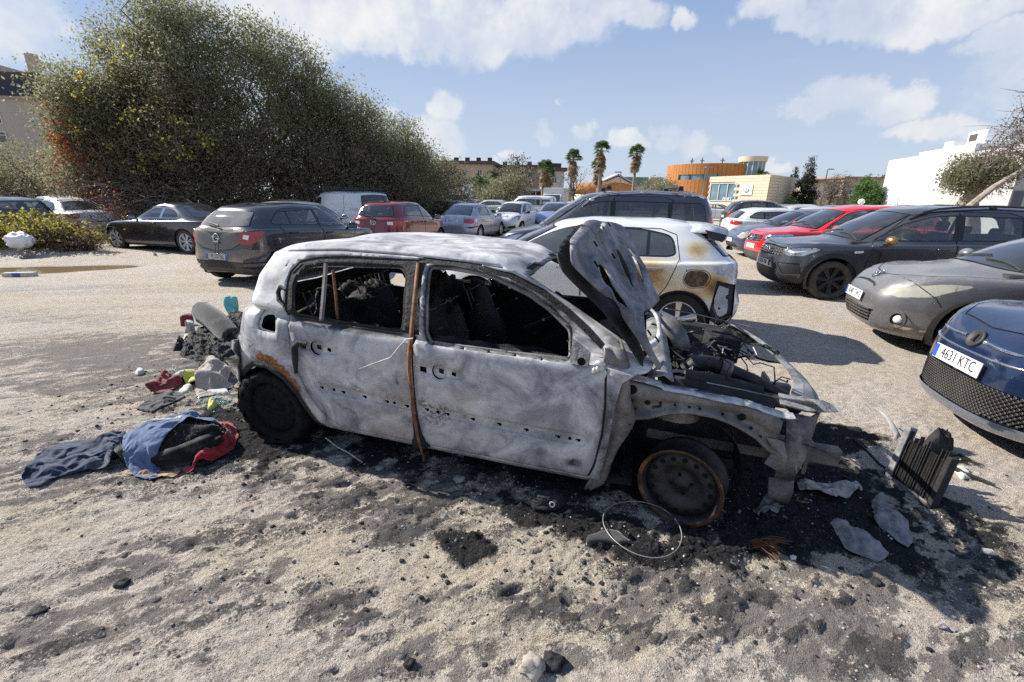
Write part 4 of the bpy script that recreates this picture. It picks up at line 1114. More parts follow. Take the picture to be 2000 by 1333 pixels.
for(x,y,z,r) in((3.88,-.815,.63,.030),(3.80,-.845,.50,.014),(3.80,-.84,.40,.016)):b.ell((x-2.0275,y,z),(r,.012,r),12,6)
b.build('bumper_fixing',MATS['seal'],p208)['kind']='stuff'
mpv=build_car('people_carrier',S_mpv,'slate blue people carrier with roof bars behind the scorched white hatchback',(1.85,9.9),D(-6),ROW)
for xx in(2.25,3.60):
 b=MB();b.box((xx-2.2,0,1.885),(.075,1.42,.035))
 for sd in(1,-1):b.box((xx-2.2,sd*.665,1.86),(.12,.06,.085),taper=.7)
 bevel(b.build('roof_bar',MATS['black_plastic'],mpv),.012)
b=MB();b.tube([(4.05-2.2,-.1,1.80),(3.70-2.2,-.1,1.83)],.012,5);b.tube([(3.55-2.2,-.68,1.62),(3.80-2.2,-.74,1.80)],.006,5);b.build('aerial',MATS['alloy'],mpv)
a3=build_car('estate_car',S_a3,'white compact car with tinted rear side glass, between the black off-roader and the red crossover',(10.17,17.6),D(172),ROW)
emblem(a3,'rings',face_frame(S_a3,'b',.92),1.3)
suv=build_car('off_roader',S_suv,'black off-roader with silver roof rails behind the white compact car',(13.4,25.0),D(170),ROW)
cross=build_car('crossover',S_cross,'bright red crossover with grey lower bumper, nose out to the lane',(8.157,11.55),D(-6),ROW)
emblem(cross,'ringbolt',face_frame(S_cross,'f',.79,out=.02),1.5)
b=MB()
for z in(.70,.74,.80,.84):
 pts=[]
 for k in range(9):
  y=-.42+.84*k/8
  M=face_frame(S_cross,'f',z,y,out=-.008);pts.append(M.translation)
 b.tube(pts,.009,4)
b.build('grille_bar',MATS['chrome'],cross,True)['kind']='stuff'
jog=build_car('estate_car',S_jog,'graphite seven-seat estate with bronze mirror caps and black wheels',(7.117,8.49),D(-9.5),ROW)
b=MB()
for z in(.735,.785,.835):
 for k in range(10):
  M=face_frame(S_jog,'f',z,-.45+.1*k,out=-.012);b.box(M.translation,(.012,.055,.012))
b.build('grille_bar',MATS['alloy'],jog)['kind']='stuff'
emblem(jog,'link',face_frame(S_jog,'f',.79,out=.012),1.5)
meg=build_car('hatchback',S_meg,'dusty grey hatchback with hazy headlamps, nearest its neighbour the small blue car',(6.42,5.02),D(-19),ROW)
emblem(meg,'diamond',face_frame(S_meg,'f',.80,out=.012),1.25)
for sd in(1,-1):
 p=S_meg['_H'].bvh.find_nearest(Vector((.19,.72,.375)))[0]
 Mx=on_face(p.x-2.15+.004,sd*(p.y-.004),p.z,(-.8,sd*.6,0))
 b=MB();b.lathe([(0,.012),(.03,.010),(.042,.0),(.05,-.01)],20,Mx);b.build('fog_lamp',MATS['lamp_white'],meg,True)
 b=MB();b.lathe([(.088,.0),(.096,.012),(.104,0),(.098,-.02)],24,Mx,True);b.build('fog_lamp_ring',MATS['dusty_plastic'],meg,True)
b=MB()
for z in(.315,.355,.395,.43):
 pts=[face_frame(S_meg,'f',z,-.40+.8*k/12,out=-.006).translation for k in range(13)]
 b.tube(pts,.008,4)
for k in range(11):
 y=-.40+.08*k
 b.tube([face_frame(S_meg,'f',z,y+.02*(i%2),out=-.006).translation for i,z in enumerate((.29,.335,.375,.413,.445))],.006,4)
b.build('grille_mesh',MATS['dusty_plastic'],meg)['kind']='stuff'
fiat=build_car('small_car',S_fiat,'deep blue small car with honeycomb grille and a missing nose badge',(5.065,2.736),D(-14.9),ROW)
# honeycomb grille: hexagonal cells standing in the dark opening
b=MB();cell=.0165
op=[(-.64,.30),(-.57,.25),(0,.238),(.57,.25),(.64,.30),(.62,.43),(.5,.46),(-.5,.46),(-.62,.43)]
for j in range(-1,19):
 for i in range(-42,43):
  yc=i*cell*1.9+(j%2)*cell*.95;zc=.245+j*cell*1.02
  if abs(yc)>.625 or not in_poly(np.array([(yc,zc)]),op)[0]:continue
  M=face_frame(S_fiat,'f',zc,yc,out=-.006)
  ring_o=[(cell*.98*math.cos(PI/3*k),cell*.62*math.sin(PI/3*k)) for k in range(6)]
  ring_i=[(cell*.70*math.cos(PI/3*k),cell*.40*math.sin(PI/3*k)) for k in range(6)]
  V=[M@Vector((x,y,0)) for x,y in ring_o]+[M@Vector((x,y,.004)) for x,y in ring_i]+[M@Vector((x,y,-.014)) for x,y in ring_i]
  b.add(V,[(k,(k+1)%6,6+(k+1)%6,6+k) for k in range(6)]+[(6+k,6+(k+1)%6,12+(k+1)%6,12+k) for k in range(6)])
b.build('honeycomb_grille',MATS['dusty_plastic'],fiat)['kind']='stuff'
def face_tube(S,end,pts,r,name,mat,root,out=.004,n=6):
 P=[face_frame(S,end,z,y,out=out).translation for(y,z) in pts]
 b=MB();b.tube(P,r,n);return b.build(name,mat,root,True)
for sd in(1,-1):
 face_tube(S_fiat,'f',[(sd*(.09+.055*k),.715-.004*k+.0006*k*k) for k in range(7)],[.013,.013,.013,.013,.012,.011,.007],'chrome_whisker',MATS['chrome'],fiat)
face_tube(S_fiat,'f',[(-.56+.07*k,.625-.012*math.cos(PI*(k-8)/16)+.012) for k in range(17)],.009,'chrome_line',MATS['chrome'],fiat)
M=face_frame(S_fiat,'f',.715,out=.012)
b=MB();b.lathe([(0,-.006),(.045,-.004),(.058,.004),(.066,.004),(.072,-.006)],28,M);o=b.build('badge_hole',MATS['black_plastic'],fiat,True)
b=MB();b.box((0,.008,.0),(.018,.05,.012));b.box((0.0,-.02,.0),(.03,.012,.012));b.v=[tuple(M@Vector(v)) for v in b.v];b.build('badge_clip',MATS['seal'],o)
bmw=build_car('coupe',S_bmw,'black two-door car with silver multi-spoke wheels and chrome window line',(-10.12,14.0),D(-16.5),ROW)
sal=build_car('saloon',S_sal,'old silver saloon behind the bramble patch, red rear lamp showing',(-16.9,17.6),D(-24),ROW,lod=0)
fab=build_car('estate_car',S_fab,'navy estate with red and white rear lamps behind the bramble patch',(-15.8,14.4),D(-30),ROW)
van=build_car('van',S_van,'white panel van with a black roof rack in front of the big bushes',(-7.2,19.6),D(-32),ROW,interior=True)
b=MB()
for k in range(8):
 x=-.95+.40*k;b.box((x,0,1.885),(.05,1.40,.03))
for sd in(1,-1):
 b.box((.45,sd*.70,1.90),(3.0,.035,.06));b.box((.45,sd*.70,1.845),(3.0,.02,.02))
 for x in(-.9,.3,1.7):b.box((x,sd*.70,1.83),(.05,.04,.12))
b.build('roof_rack',MATS['black_plastic'],van)
# more cars that only their roofs and glass show of
S_sil=dict(S_leon,mats=dict(body=paint('plain_silver',(0.50,0.50,0.50),0.2,metallic=.5,rough=.3)))
sil=build_car('hatchback',S_sil,'silver hatchback hidden behind the dusty dark one, only its roof showing',(-6.5,14.5),D(253),ROW,lod=1)
S_blu=dict(S_leon,mats=dict(body=paint('steel_blue',(0.06,0.085,0.16),0.35,metallic=.4,rough=.3),headlight='lens_hazy'))
blu=build_car('hatchback',S_blu,'steel blue hatchback squeezed between the white compact car and the red crossover',(8.9,14.3),D(-8),ROW,lod=0)
S_dk=dict(S_fab,mats=dict(body=pt_black,tail_light='lamp_red'))
blk=build_car('hatchback',S_dk,'black hatchback broadside between the dark red car and the bushes',(-4.3,26.0),D(-20),ROW,lod=1)
S_mr=dict(S_suv,mats=dict(body=paint('maroon',(0.07,0.012,0.012),.15,rough=.25),side_window='glass_dark',rear_window='glass_dark'))
mar=build_car('off_roader',S_mr,'maroon off-roader in the shade of the bushes beside the white van',(-6.2,27.0),D(-25),ROW,lod=1)
mar2=build_car('people_carrier',dict(S_van,dlo=[(1.10,1.13),(4.02,1.16),(4.06,1.54),(1.85,1.57),(1.55,1.44)],pillars=[((2.15,.8),(2.2,1.8),.1),((3.2,.8),(3.2,1.8),.1)],cat='car'),'white people carrier with three side windows beside the light green shrub',(0.9,34.0),D(-14),ROW,lod=1)
# saloons and hatchbacks further off: copies of the ones above
far1=build_car('hatchback',dict(S_leon,mats=dict(body=pt_white)),'white hatchback far along the row, left of the triangular road sign',(-6.4,41),D(-20),ROW,lod=1,interior=False)
greys=[paint('far_grey',(0.20,0.21,0.23),.2,metallic=.3),pt_silver,pt_navy,pt_white,pt_black,paint('far_beige',(.42,.38,.32),.2),paint('far_teal',(.05,.14,.16),.2)]
FAR=[(-4.6,37,-18,0,'grey hatchback far along the row, right behind the black hatchback'),(-3.6,43,-20,3,'white hatchback far off below the apartment block, beyond the road sign'),(-2.1,39,-16,1,'silver hatchback far off just left of the light green shrub'),(-8.2,48,-18,2,'navy hatchback at the far left end of the distant row'),(-5.2,52,-20,5,'beige hatchback farthest off below the palm trees'),(4.2,33,72,1,'silver hatchback behind the pale blue one, facing the lane'),(5.6,40,74,6,'teal hatchback far off behind the people carrier with roof bars'),(17.8,28,165,1,'silver hatchback in the far right row beyond the black off-roader'),(19.6,32,165,0,'grey hatchback in the far right row under the bare trees'),(21.5,36,160,4,'black hatchback in the far right row by the bare trees'),(24.0,34,168,6,'teal hatchback in the far right row before the tan house'),(24.5,39,165,3,'white hatchback in the far right row before the tan house'),(27.0,37,165,2,'navy hatchback in the far right row near the green tree'),(15.0,21.8,172,1,'silver hatchback just beyond the white compact car'),(18.6,23.5,170,5,'beige hatchback behind the red crossover roof'),(30,38,166,0,'grey hatchback at the right end of the far row near the white building'),(22.3,45,166,3,'white hatchback farthest off in front of the conifer'),(17.2,40,165,3,'white hatchback at the foot of the sandstone building'),(-16.9,22.5,-24,4,'black hatchback tucked against the hedge at far left'),(-20.0,20.5,-24,3,'white estate-like hatchback against the dark hedge at far left'),(-13.4,23.0,-20,3,'white hatchback half hidden behind the leafless vines'),(-11.0,21.8,-18,1,'silver hatchback glinting through the big bushes')]
for(x,y,a,k,lb) in FAR:
 copy_car(far1,lb,(x,y),D(a),ROW,greys[k],pt_white)
 # white box van far off
bv=thing('box_van','white box van with a tall cargo body far off behind the pale blue hatchback','van',(4.0,47.0,0),D(75),ROW)
b=MB();b.box((1.2,0,1.55),(3.6,2.0,2.1));bevel(b.build('cargo_box',pt_white,bv),.04)
b=MB();b.prism([(-.6,.35),(-2.35,.35),(-2.5,.7),(-2.35,1.15),(-1.7,1.3),(-1.15,2.0),(-.6,2.05)],-.9,.9,Matrix.Rotation(PI/2,4,'X'));bevel(b.build('cab',pt_white,bv),.06,3)
b=MB();b.add([(-1.73,-.8,1.33),(-1.73,.8,1.33),(-1.2,.75,1.95),(-1.2,-.75,1.95)],[(0,1,2,3)]);solid(b.build('windscreen',MATS['glass_dark'],bv),.02,1)
for sd in(1,-1):
 b=MB();b.box((-1.15,sd*.905,1.55),(.7,.01,.5));b.build('side_window',MATS['glass_dark'],bv)
 for x in(-1.8,1.7):wheel_parts(bv,(x,sd*.82,.34),.34,.22,sd,'cover',MATS['rubber'],MATS['cover_silver'],MATS['iron'],lod=1)
 # ------------------------------------------------------------------ the burnt-out car
def mk_burnt():
 m,t,b=new_mat('ash_paint')
 tc=t.node('ShaderNodeTexCoord').outputs['Object']
 so=t.node('ShaderNodeAttribute',attribute_name='soot').outputs['Fac']
 ru=t.node('ShaderNodeAttribute',attribute_name='rust').outputs['Fac']
 n1=t.noise(tc,2.9,7,0.64,1.3);n2=t.noise(tc,9,6,0.65,0.4);n3=t.noise(tc,60,4,0.7);n4=t.noise(tc,1.2,4,0.6)
 v=t.voro(tc,120)
 c=t.ramp(n1,[(0.33,(0.13,0.13,0.142)),(0.44,(0.29,0.29,0.302)),(0.54,(0.46,0.457,0.455)),(0.68,(0.66,0.645,0.625))])
 c=t.mix(t.math('MULTIPLY',t.smooth(n2,.50,.66),.5),c,(0.28,0.28,0.305))
 c=t.mix(t.math('MULTIPLY',t.smooth(n4,.54,.68),.5),c,(0.42,0.35,0.28))
 c=t.mix(t.math('MULTIPLY',t.smooth(n3,.60,.72),.35),c,(0.14,0.13,0.125))
 sc_=t.vmath('MULTIPLY',tc,(3.0,1.0,26.0))
 c=t.mix(t.math('MULTIPLY',t.smooth(t.noise(sc_,2.0,4,.6),.60,.72),.25),c,(0.20,0.19,0.19))
 blot=t.math('MULTIPLY',t.smooth(t.noise(tc,3.4,5,.6,.8),.59,.68),t.smooth(n3,.44,.58))
 c=t.mix(t.math('MULTIPLY',blot,.75),c,(0.05,0.045,0.042))
 r_=t.math('ADD',ru,t.math('MULTIPLY',t.math('SUBTRACT',n2,.5),.9))
 rc=t.ramp(n3,[(0.35,(0.09,0.042,0.02)),(0.55,(0.27,0.115,0.035)),(0.7,(0.40,0.21,0.08))])
 c=t.mix(t.smooth(r_,.42,.62),c,rc)
 s_=t.math('ADD',so,t.math('MULTIPLY',t.math('SUBTRACT',n2,.5),.75))
 s_=t.math('ADD',s_,t.math('MULTIPLY',t.math('SUBTRACT',n3,.5),.35))
 c=t.mix(t.smooth(s_,.22,.80),c,(0.018,0.017,0.017))
 t.l.new(c,b.inputs['Base Color'])
 b.inputs['Roughness'].default_value=0.72
 b.inputs['Specular IOR Level'].default_value=0.35
 h=t.math('ADD',t.math('MULTIPLY',n1,2.0),t.math('ADD',t.math('MULTIPLY',n2,.5),t.math('MULTIPLY',n3,.12)))
 bump(t,b,h,0.22,0.006)
 m,t,b=new_mat('char')
 tc=t.node('ShaderNodeTexCoord').outputs['Object']
 n=t.noise(tc,14,6,.7);n2=t.noise(tc,70,4,.7)
 c=t.ramp(n,[(0.35,(0.008,0.008,0.008)),(0.60,(0.022,0.021,0.020)),(0.74,(0.075,0.07,0.066))])
 c=t.mix(t.math('MULTIPLY',t.smooth(n2,.66,.74),.5),c,(0.22,0.21,0.20))
 t.l.new(c,b.inputs['Base Color']);b.inputs['Roughness'].default_value=.8
 bump(t,b,t.math('ADD',n,t.math('MULTIPLY',n2,.3)),.9,.02)
 m,t,b=new_mat('scorched_steel')
 tc=t.node('ShaderNodeTexCoord').outputs['Object']
 n=t.noise(tc,5,6,.65,.5);n2=t.noise(tc,26,5,.7);n3=t.noise(tc,90,3,.7)
 c=t.ramp(n,[(0.30,(0.045,0.043,0.043)),(0.45,(0.13,0.122,0.115)),(0.58,(0.22,0.205,0.19)),(0.72,(0.30,0.285,0.27))])
 c=t.mix(t.math('MULTIPLY',t.smooth(n2,.53,.68),.65),c,(0.16,0.085,0.04))
 c=t.mix(t.math('MULTIPLY',t.smooth(n3,.58,.7),.5),c,(0.03,0.028,0.027))
 t.l.new(c,b.inputs['Base Color']);b.inputs['Roughness'].default_value=.62;b.inputs['Metallic'].default_value=.2
 bump(t,b,t.math('ADD',n,t.math('MULTIPLY',n2,.4)),.45,.012)
 m,t,b=new_mat('hood_steel')
 tc=t.node('ShaderNodeTexCoord').outputs['Object']
 n=t.noise(tc,4.2,6,.66,.6);n2=t.noise(tc,22,5,.7);n3=t.noise(tc,80,3,.7)
 c=t.ramp(n,[(0.30,(0.035,0.035,0.037)),(0.46,(0.12,0.118,0.122)),(0.58,(0.23,0.225,0.225)),(0.74,(0.36,0.35,0.34))])
 c=t.mix(t.math('MULTIPLY',t.smooth(n2,.58,.68),.5),c,(0.022,0.02,0.02))
 ru=t.node('ShaderNodeAttribute',attribute_name='rust').outputs['Fac']
 c=t.mix(t.smooth(t.math('ADD',ru,t.math('MULTIPLY',t.math('SUBTRACT',n2,.5),.8)),.4,.62),c,t.ramp(n3,[(.4,(.10,.045,.02)),(.62,(.26,.11,.05))]))
 t.l.new(c,b.inputs['Base Color']);b.inputs['Roughness'].default_value=.6;b.inputs['Metallic'].default_value=.15
 bump(t,b,t.math('ADD',n,t.math('MULTIPLY',n2,.4)),.5,.012)
 m,t,b=new_mat('rust_rim')
 tc=t.node('ShaderNodeTexCoord').outputs['Object']
 n=t.noise(tc,9,6,.7,.4);n2=t.noise(tc,60,4,.7)
 c=t.ramp(n,[(0.36,(0.022,0.018,0.017)),(0.52,(0.075,0.038,0.02)),(0.64,(0.20,0.095,0.038)),(0.76,(0.34,0.25,0.17))])
 c=t.mix(t.math('MULTIPLY',t.smooth(n2,.55,.7),.5),c,(0.05,0.03,0.02))
 t.l.new(c,b.inputs['Base Color']);b.inputs['Roughness'].default_value=.5;b.inputs['Metallic'].default_value=.45
 bump(t,b,n2,.4,.005)
 flat('charred_shade_black',(0.010,0.0095,0.009),.9,var=.5,scale=30,spec=.2,bmp=.6,bscale=60)  # arch shadow is put into this black of the charred rear wheel
 flat('rim_black',(0.030,0.027,0.026),0.55,0.3,var=0.6,scale=16,bmp=.4,bscale=50)
 flat('bright_edge',(0.50,0.49,0.48),0.45,0.35,var=0.35,scale=24,bmp=.3,bscale=60)
 flat('rust_strip',(0.17,0.075,0.03),0.8,0.1,var=0.5,scale=30)
 flat('ash_grey',(0.20,0.195,0.19),0.85,var=0.5,scale=20,bmp=.6,bscale=50)
 flat('ash_pale',(0.48,0.46,0.43),0.85,var=0.35,scale=14,bmp=.5,bscale=40)
mk_burnt()
HREF=2.2
hero=thing('burnt_car','burnt-out ash-white hatchback with open bonnet and missing front wing','car',(0,0,0),0)
_hp=(-0.1341,3.1873,2.8726)
_c,_s=math.cos(_hp[2]),math.sin(_hp[2])
hero.location=(_hp[0]+_c*(HREF-2.15),_hp[1]+_s*(HREF-2.15),0)
hero.rotation_euler=(0,-0.038,_hp[2])
HS=dict(L=3.92,W=0.862,H=1.335,gc=0.145,cowl=(1.02,0.90),rf=(1.845,1.275),rr=(3.575,1.245),gb=(3.69,0.93),Wr=0.612,nose=[(0.16,0.19),(0.05,0.29),(0.0,0.46),(0.03,0.60),(0.16,0.72)],tail=[(3.70,.26),(3.80,.36),(3.86,.50),(3.83,.66),(3.76,.84)],belt=[(0.9,0.91),(1.35,0.915),(2.0,0.905),(3.3,0.93),(3.9,0.95)],mid=0.60,shoulder=0.085,wb=0.955,bulge=0.03,nfg=3.6,nrg=7.5,nr=8,nfr=9,nrr=11,rside=[(1.80,1.235),(2.05,1.275),(2.5,1.287),(3.0,1.278),(3.6,1.225)])
HH=Hull(car_rings(HS),14,74,14,6,lin=(6,7))
F_open=round_poly([(2.306,0.873),(2.361,1.14),(2.381,1.251),(2.266,1.256),(2.121,1.247),(1.978,1.222),(1.787,1.155),(1.646,1.078),(1.535,1.005),(1.512,0.885),(1.845,0.873),(2.123,0.871)],.02,3)
R_open=round_poly([(3.197,0.918),(3.245,1.06),(3.240,1.145),(3.186,1.185),(3.062,1.203),(2.775,1.222),(2.571,1.236),(2.528,1.195),(2.486,0.97),(2.485,0.905),(2.791,0.906),(3.002,0.912)],[.03,.05,.06,.05,.03,.02,.04,.02,.02,.03,.02,.02],4)
R_trim=[(3.247,0.906),(3.284,1.03),(3.298,1.145),(3.26,1.20),(3.145,1.228),(2.928,1.250),(2.65,1.268),(2.475,1.278),(2.40,0.892)]
F_gap=[(2.470,1.283),(2.276,1.290),(2.155,1.286),(1.916,1.246),(1.725,1.168),(1.562,1.078),(1.439,1.002),(1.345,0.935)]
split=[(2.470,1.283),(2.40,0.889),(2.391,0.697),(2.376,0.473),(2.353,0.274),(2.326,0.200)]
front_ed=[(1.313,0.862),(1.294,0.675),(1.291,0.497),(1.312,0.305),(1.340,0.200)]
rear_ed=[(3.249,0.895),(3.231,0.797),(3.226,0.712),(3.206,0.647),(3.172,0.519),(3.115,0.389),(3.017,0.274),(2.93,0.205)]
door_f=F_gap[:-1]+[(1.330,0.925)]+front_ed+[(1.36,.198),(2.32,.200)]+split[::-1][1:-1]
door_f=[(2.455,1.27)]+F_gap[1:-1]+[(1.345,.93)]+front_ed+[(2.315,.200),(2.345,.274),(2.366,.473),(2.381,.697),(2.39,.889)]
door_r=[(2.485,1.276),(2.928,1.248),(3.145,1.226),(3.26,1.198),(3.296,1.145),(3.282,1.03),(3.252,.905)]+rear_ed+[(2.345,.200),(2.363,.274),(2.386,.473),(2.401,.697),(2.41,.889)]
feats=[]
feats+=[('front_door',door_f,'s'),('rear_door',door_r,'s')]
feats+=[('strip_recess#f',[(1.37,.47),(2.34,.475),(2.335,.425),(1.37,.405)],'s'),('strip_recess#r',[(2.40,.478),(3.08,.505),(3.04,.455),(2.395,.43)],'s')]
feats+=[('gap#a',ribbon(densify(F_gap,.04,False),.030),'s'),('gap#b',ribbon(densify(split,.04,False),.013),'s'),('gap#b2',ribbon([(2.470,1.283),(2.40,0.889)],.075),'s'),('gap#c',ribbon(densify(front_ed,.04,False),.012),'s'),('gap#d',ribbon(densify(rear_ed,.04,False),.009),'s'),('gap#e',ribbon([(1.34,.198),(2.93,.203)],.010),'s'),('gap#f',ribbon(densify([(1.45,1.06),(1.60,1.155),(1.75,1.235),(1.86,1.272)],.04,False),.010),'s'),('gap#g',ribbon(densify([(2.40,1.282),(2.928,1.262),(3.15,1.238),(3.27,1.21),(3.31,1.15),(3.29,1.02),(3.256,.90)],.04,False),.026),'s')]
# roof ditch: a thin dark seam along the roof edge
feats+=[('gap#h',[(15,8.22),(84,8.22),(84,8.34),(15,8.34)],'p')]
feats+=[('frame_inner',inset(F_open,-.018),'s'),('burnt_frame',R_trim,'s'),('frame_rear',inset(R_open,-.016),'s')]
feats+=[('hole',F_open,'s'),('hole',R_open,'s')]
for(x,z) in((2.226,.706),(3.034,.735)):
 feats+=[('dish',circle((x,z),.052,24),'s'),('dish',round_poly([(x+.125,z+.024),(x-.145,z+.018),(x-.145,z-.028),(x+.125,z-.022)],.02,3),'s'),('dish2',circle((x,z),.046,24),'s')]
 for(dx,w,h) in((-.005,.030,.026),(.100,.040,.030),(-.088,.026,.020)):
  feats.append(('slot',[(x+dx-w/2,z-h/2-.004),(x+dx+w/2,z-h/2+.002),(x+dx+w/2,z+h/2+.002),(x+dx-w/2,z+h/2)],'s'))
for(x,z,k) in((3.016,.475,1),(2.932,.476,0),(2.862,.471,1),(2.714,.465,1),(2.564,.46,1),(2.517,.46,0),(2.43,.455,1),(2.300,.456,1),(2.235,.451,0),(2.171,.45,1),(2.015,.448,1),(1.856,.447,1),(1.699,.443,1),(1.52,.437,1),(1.458,.438,0),(1.409,.437,1)):
 if k:feats.append(('slot',[(x-.010,z-.004),(x-.004,z-.011),(x+.004,z-.011),(x+.008,z-.003),(x+.018,z-.002),(x+.018,z+.005),(x+.004,z+.008),(x-.004,z+.009),(x-.010,z+.005)],'s'))
 else:feats.append(('slot',circle((x,z),.0105,12),'s'))
for(x,z) in((1.53,.965),(1.68,1.055),(1.85,1.145),(2.05,1.245),(2.28,.862),(2.10,.860),(1.95,.860),(1.80,.862),(1.65,.862),(3.14,1.235),(3.36,1.18)):
 feats.append(('slot',circle((x,z),.007,8),'s'))
feats+=[('flap_recess',round_poly([(3.50,.785),(3.335,.775),(3.33,.905),(3.48,.912)],.035,4),'s'),('hole',round_poly([(3.475,.795),(3.35,.785),(3.355,.880),(3.40,.893),(3.455,.887)],.02,3),'s')]
# openings without glass: windscreen, rear window, cut-away front and tail
nu=HH.nu
feats+=[('hole',[(0,6.05),(12.6,6.10),(12.4,7.0),(12.2,7.9),(0,7.93)],'p'),('hole',[(nu-1,6.2),(nu-11.5,6.3),(nu-11.5,7.75),(nu-1,7.8)],'p')]
cutp=[HH.param((x,z),'s') for x,z in((1.285,.03),(1.275,.2),(1.262,.35),(1.25,.5),(1.245,.68),(1.225,.80),(1.16,.86))]
feats+=[('hole',[(0,0)]+[(u,max(v_,0)) for u,v_ in cutp]+[(14.5,5.6),(13.0,6.0),(0,6.0)],'p')]
feats+=[('hole',[(nu-1,0),(nu-12,0),(nu-13,1.5),(nu-12,2.6),(nu-6,3.0),(nu-1,3.1)],'p')]
arch=[(3.73,.05),(3.735,0.336),(3.673,0.438),(3.564,0.525),(3.442,0.536),(3.314,0.480),(3.214,0.375),(3.135,0.245),(3.095,0.139),(3.09,.05)]
feats+=[('arch_lip',[(3.76,.05),(3.762,0.35),(3.69,0.462),(3.572,0.552),(3.440,0.563),(3.300,0.503),(3.192,0.388),(3.110,0.25),(3.07,0.139),(3.07,.05)],'s'),('hole',arch,'s')]
P,parts=HH.cut(feats)
N=vnormals(P,np.concatenate(list(parts.values())))
# dents: the heat has let the panels sag a little
def fbm2(x,z,seed=0):
 v=0
 for k,(f,a) in enumerate(((2.1,1),(4.7,.5),(9.5,.25))):
  v=v+a*np.sin(f*x+1.7*k+seed)*np.cos(f*1.3*z+2.3*k+seed*1.3)
 return v
dent=0.0015*fbm2(P[:,0]*2.2,P[:,2]*3.0,1.0)
PD=P+N*dent[:,None]
def dist_poly(Q,poly,closed=True):
 d=np.full(len(Q),9.0);A=np.array(poly)
 for i in range(len(A) if closed else len(A)-1):
  a,b_=A[i],A[(i+1)%len(A)];ab=b_-a
  tt=np.clip(((Q-a)@ab)/(ab@ab+1e-12),0,1)
  d=np.minimum(d,np.linalg.norm(Q-a-tt[:,None]*ab,axis=1))
 return d
def soot_of(V):
 Q=V[:,[0,2]]
 d=np.minimum(dist_poly(Q,R_open),dist_poly(Q,F_open)+.02)
 s_=0.75*np.exp(-(d/.045)**2)*(Q[:,1]>.86)+.30*np.exp(-(d/.12)**2)
 da=dist_poly(Q,arch,False)
 s_=np.maximum(s_,.75*np.exp(-(da/.06)**2))
 s_=np.maximum(s_,.42*np.exp(-((Q[:,1]-.14)/.07)**2)*np.clip((2.4-Q[:,0])/.8,.35,1))
 s_=np.maximum(s_,.55*np.exp(-((Q[:,0]-1.27)/.05)**2))
 for(x,z,r,k) in((1.43,.29,.07,.75),(1.62,.33,.09,.4),(2.44,.36,.10,.5),(2.02,.40,.06,.5),(1.95,.22,.06,.55),(3.62,.65,.12,.35),(1.80,.38,.12,.42),(2.40,.80,.06,.6),(3.3,.66,.1,.3)):
  s_=np.maximum(s_,k*np.exp(-(((Q[:,0]-x)/r)**2+((Q[:,1]-z)/r/.6)**2)))
 top=np.clip((V[:,2]-1.27)/.03,0,1)
 return s_*(1-top)+.12*top
def rust_of(V):
 Q=V[:,[0,2]]
 r=.95*np.exp(-(dist_poly(Q,[(3.50,.615),(3.38,.585),(3.28,.52),(3.215,.44)],False)/.040)**2)
 r=np.maximum(r,.5*np.exp(-(((Q[:,0]-2.0)/.22)**2+((Q[:,1]-.77)/.05)**2))*.8)
 top=np.clip((V[:,2]-1.27)/.03,0,1)
 return np.maximum(r,top*.22)
def add_attr(o,nm,vals):
 a=o.data.attributes.new(nm,'FLOAT','POINT');a.data.foreach_set('value',np.asarray(vals,np.float32))
HM={'body':'ash_paint','front_door':'ash_paint','rear_door':'ash_paint','strip_recess':'ash_paint','gap':'char','frame_inner':'scorched_steel','frame_rear':'char','burnt_frame':'char','dish':'ash_paint','dish2':'ash_paint','slot':'char','flap_recess':'ash_paint','arch_lip':'char'}
HO={'gap':-.008,'strip_recess':-.004,'dish':-.006,'dish2':-.022,'slot':-.030,'frame_inner':-.012,'frame_rear':-.012,'burnt_frame':-.006,'flap_recess':-.018,'arch_lip':.003}
hobj={}
for lab,T in parts.items():
 nm=label_name(lab)
 if nm=='hole' or len(T)==0:continue
 Q=PD+N*HO.get(nm,0)
 V,Fc=mirror_mesh(Q,T,False)
 for sd in((1,-1) if V[:,1].min()>.02 else(0,)):
  if sd==0:V2,F2=mirror_mesh(Q,T,True)
  elif sd==1:V2,F2=V,Fc
  else:V2,F2=V*np.array([1,-1,1]),Fc[:,::-1]
  if nm=='flap_recess' and sd==-1:continue
  nm2={'gap':'panel_gap','slot':'clip_hole','dish':'handle_recess','dish2':'handle_cup','frame_inner':'window_frame','frame_rear':'window_frame','burnt_frame':'window_seal','flap_recess':'filler_recess'}.get(nm,nm)
  o=mobj(nm2,V2-np.array([HREF,0,0]),F2,[MATS[HM[nm]],MATS['char']],hero,True)
  if HM[nm]=='ash_paint':add_attr(o,'soot',soot_of(V2));add_attr(o,'rust',rust_of(V2))
  if nm in('body','front_door','rear_door','frame_inner','burnt_frame','arch_lip'):solid(o,.018 if nm!='frame_inner' else.012,-1,1)
  if nm in('gap','slot','dish','dish2','frame_inner','strip_recess'):o['kind']='stuff'
  hobj.setdefault(nm,[]).append(o)
X=lambda x,y,z:(x-HREF,y,z)
# wheel-arch mouths rolled inward, filler pocket
for sd in(1,-1):
 b=MB();b.grid([[X(3.43+math.cos(R(a))*r,sd*y,.20+math.sin(R(a))*r) for y,r in((.80,.335),(.70,.345),(.50,.33),(.48,.03))] for a in range(-10,151,10)])
 b.build('wheel_box',MATS['char'],hero,True)
b=MB();b.box(X(3.41,.69,.84),(.20,.02,.16));b.build('filler_pocket',MATS['char'],hero)
b=MB();b.tube([X(3.40,.70,.83),X(3.40,.735,.832)],.022,10);b.build('filler_neck',MATS['scorched_steel'],hero)
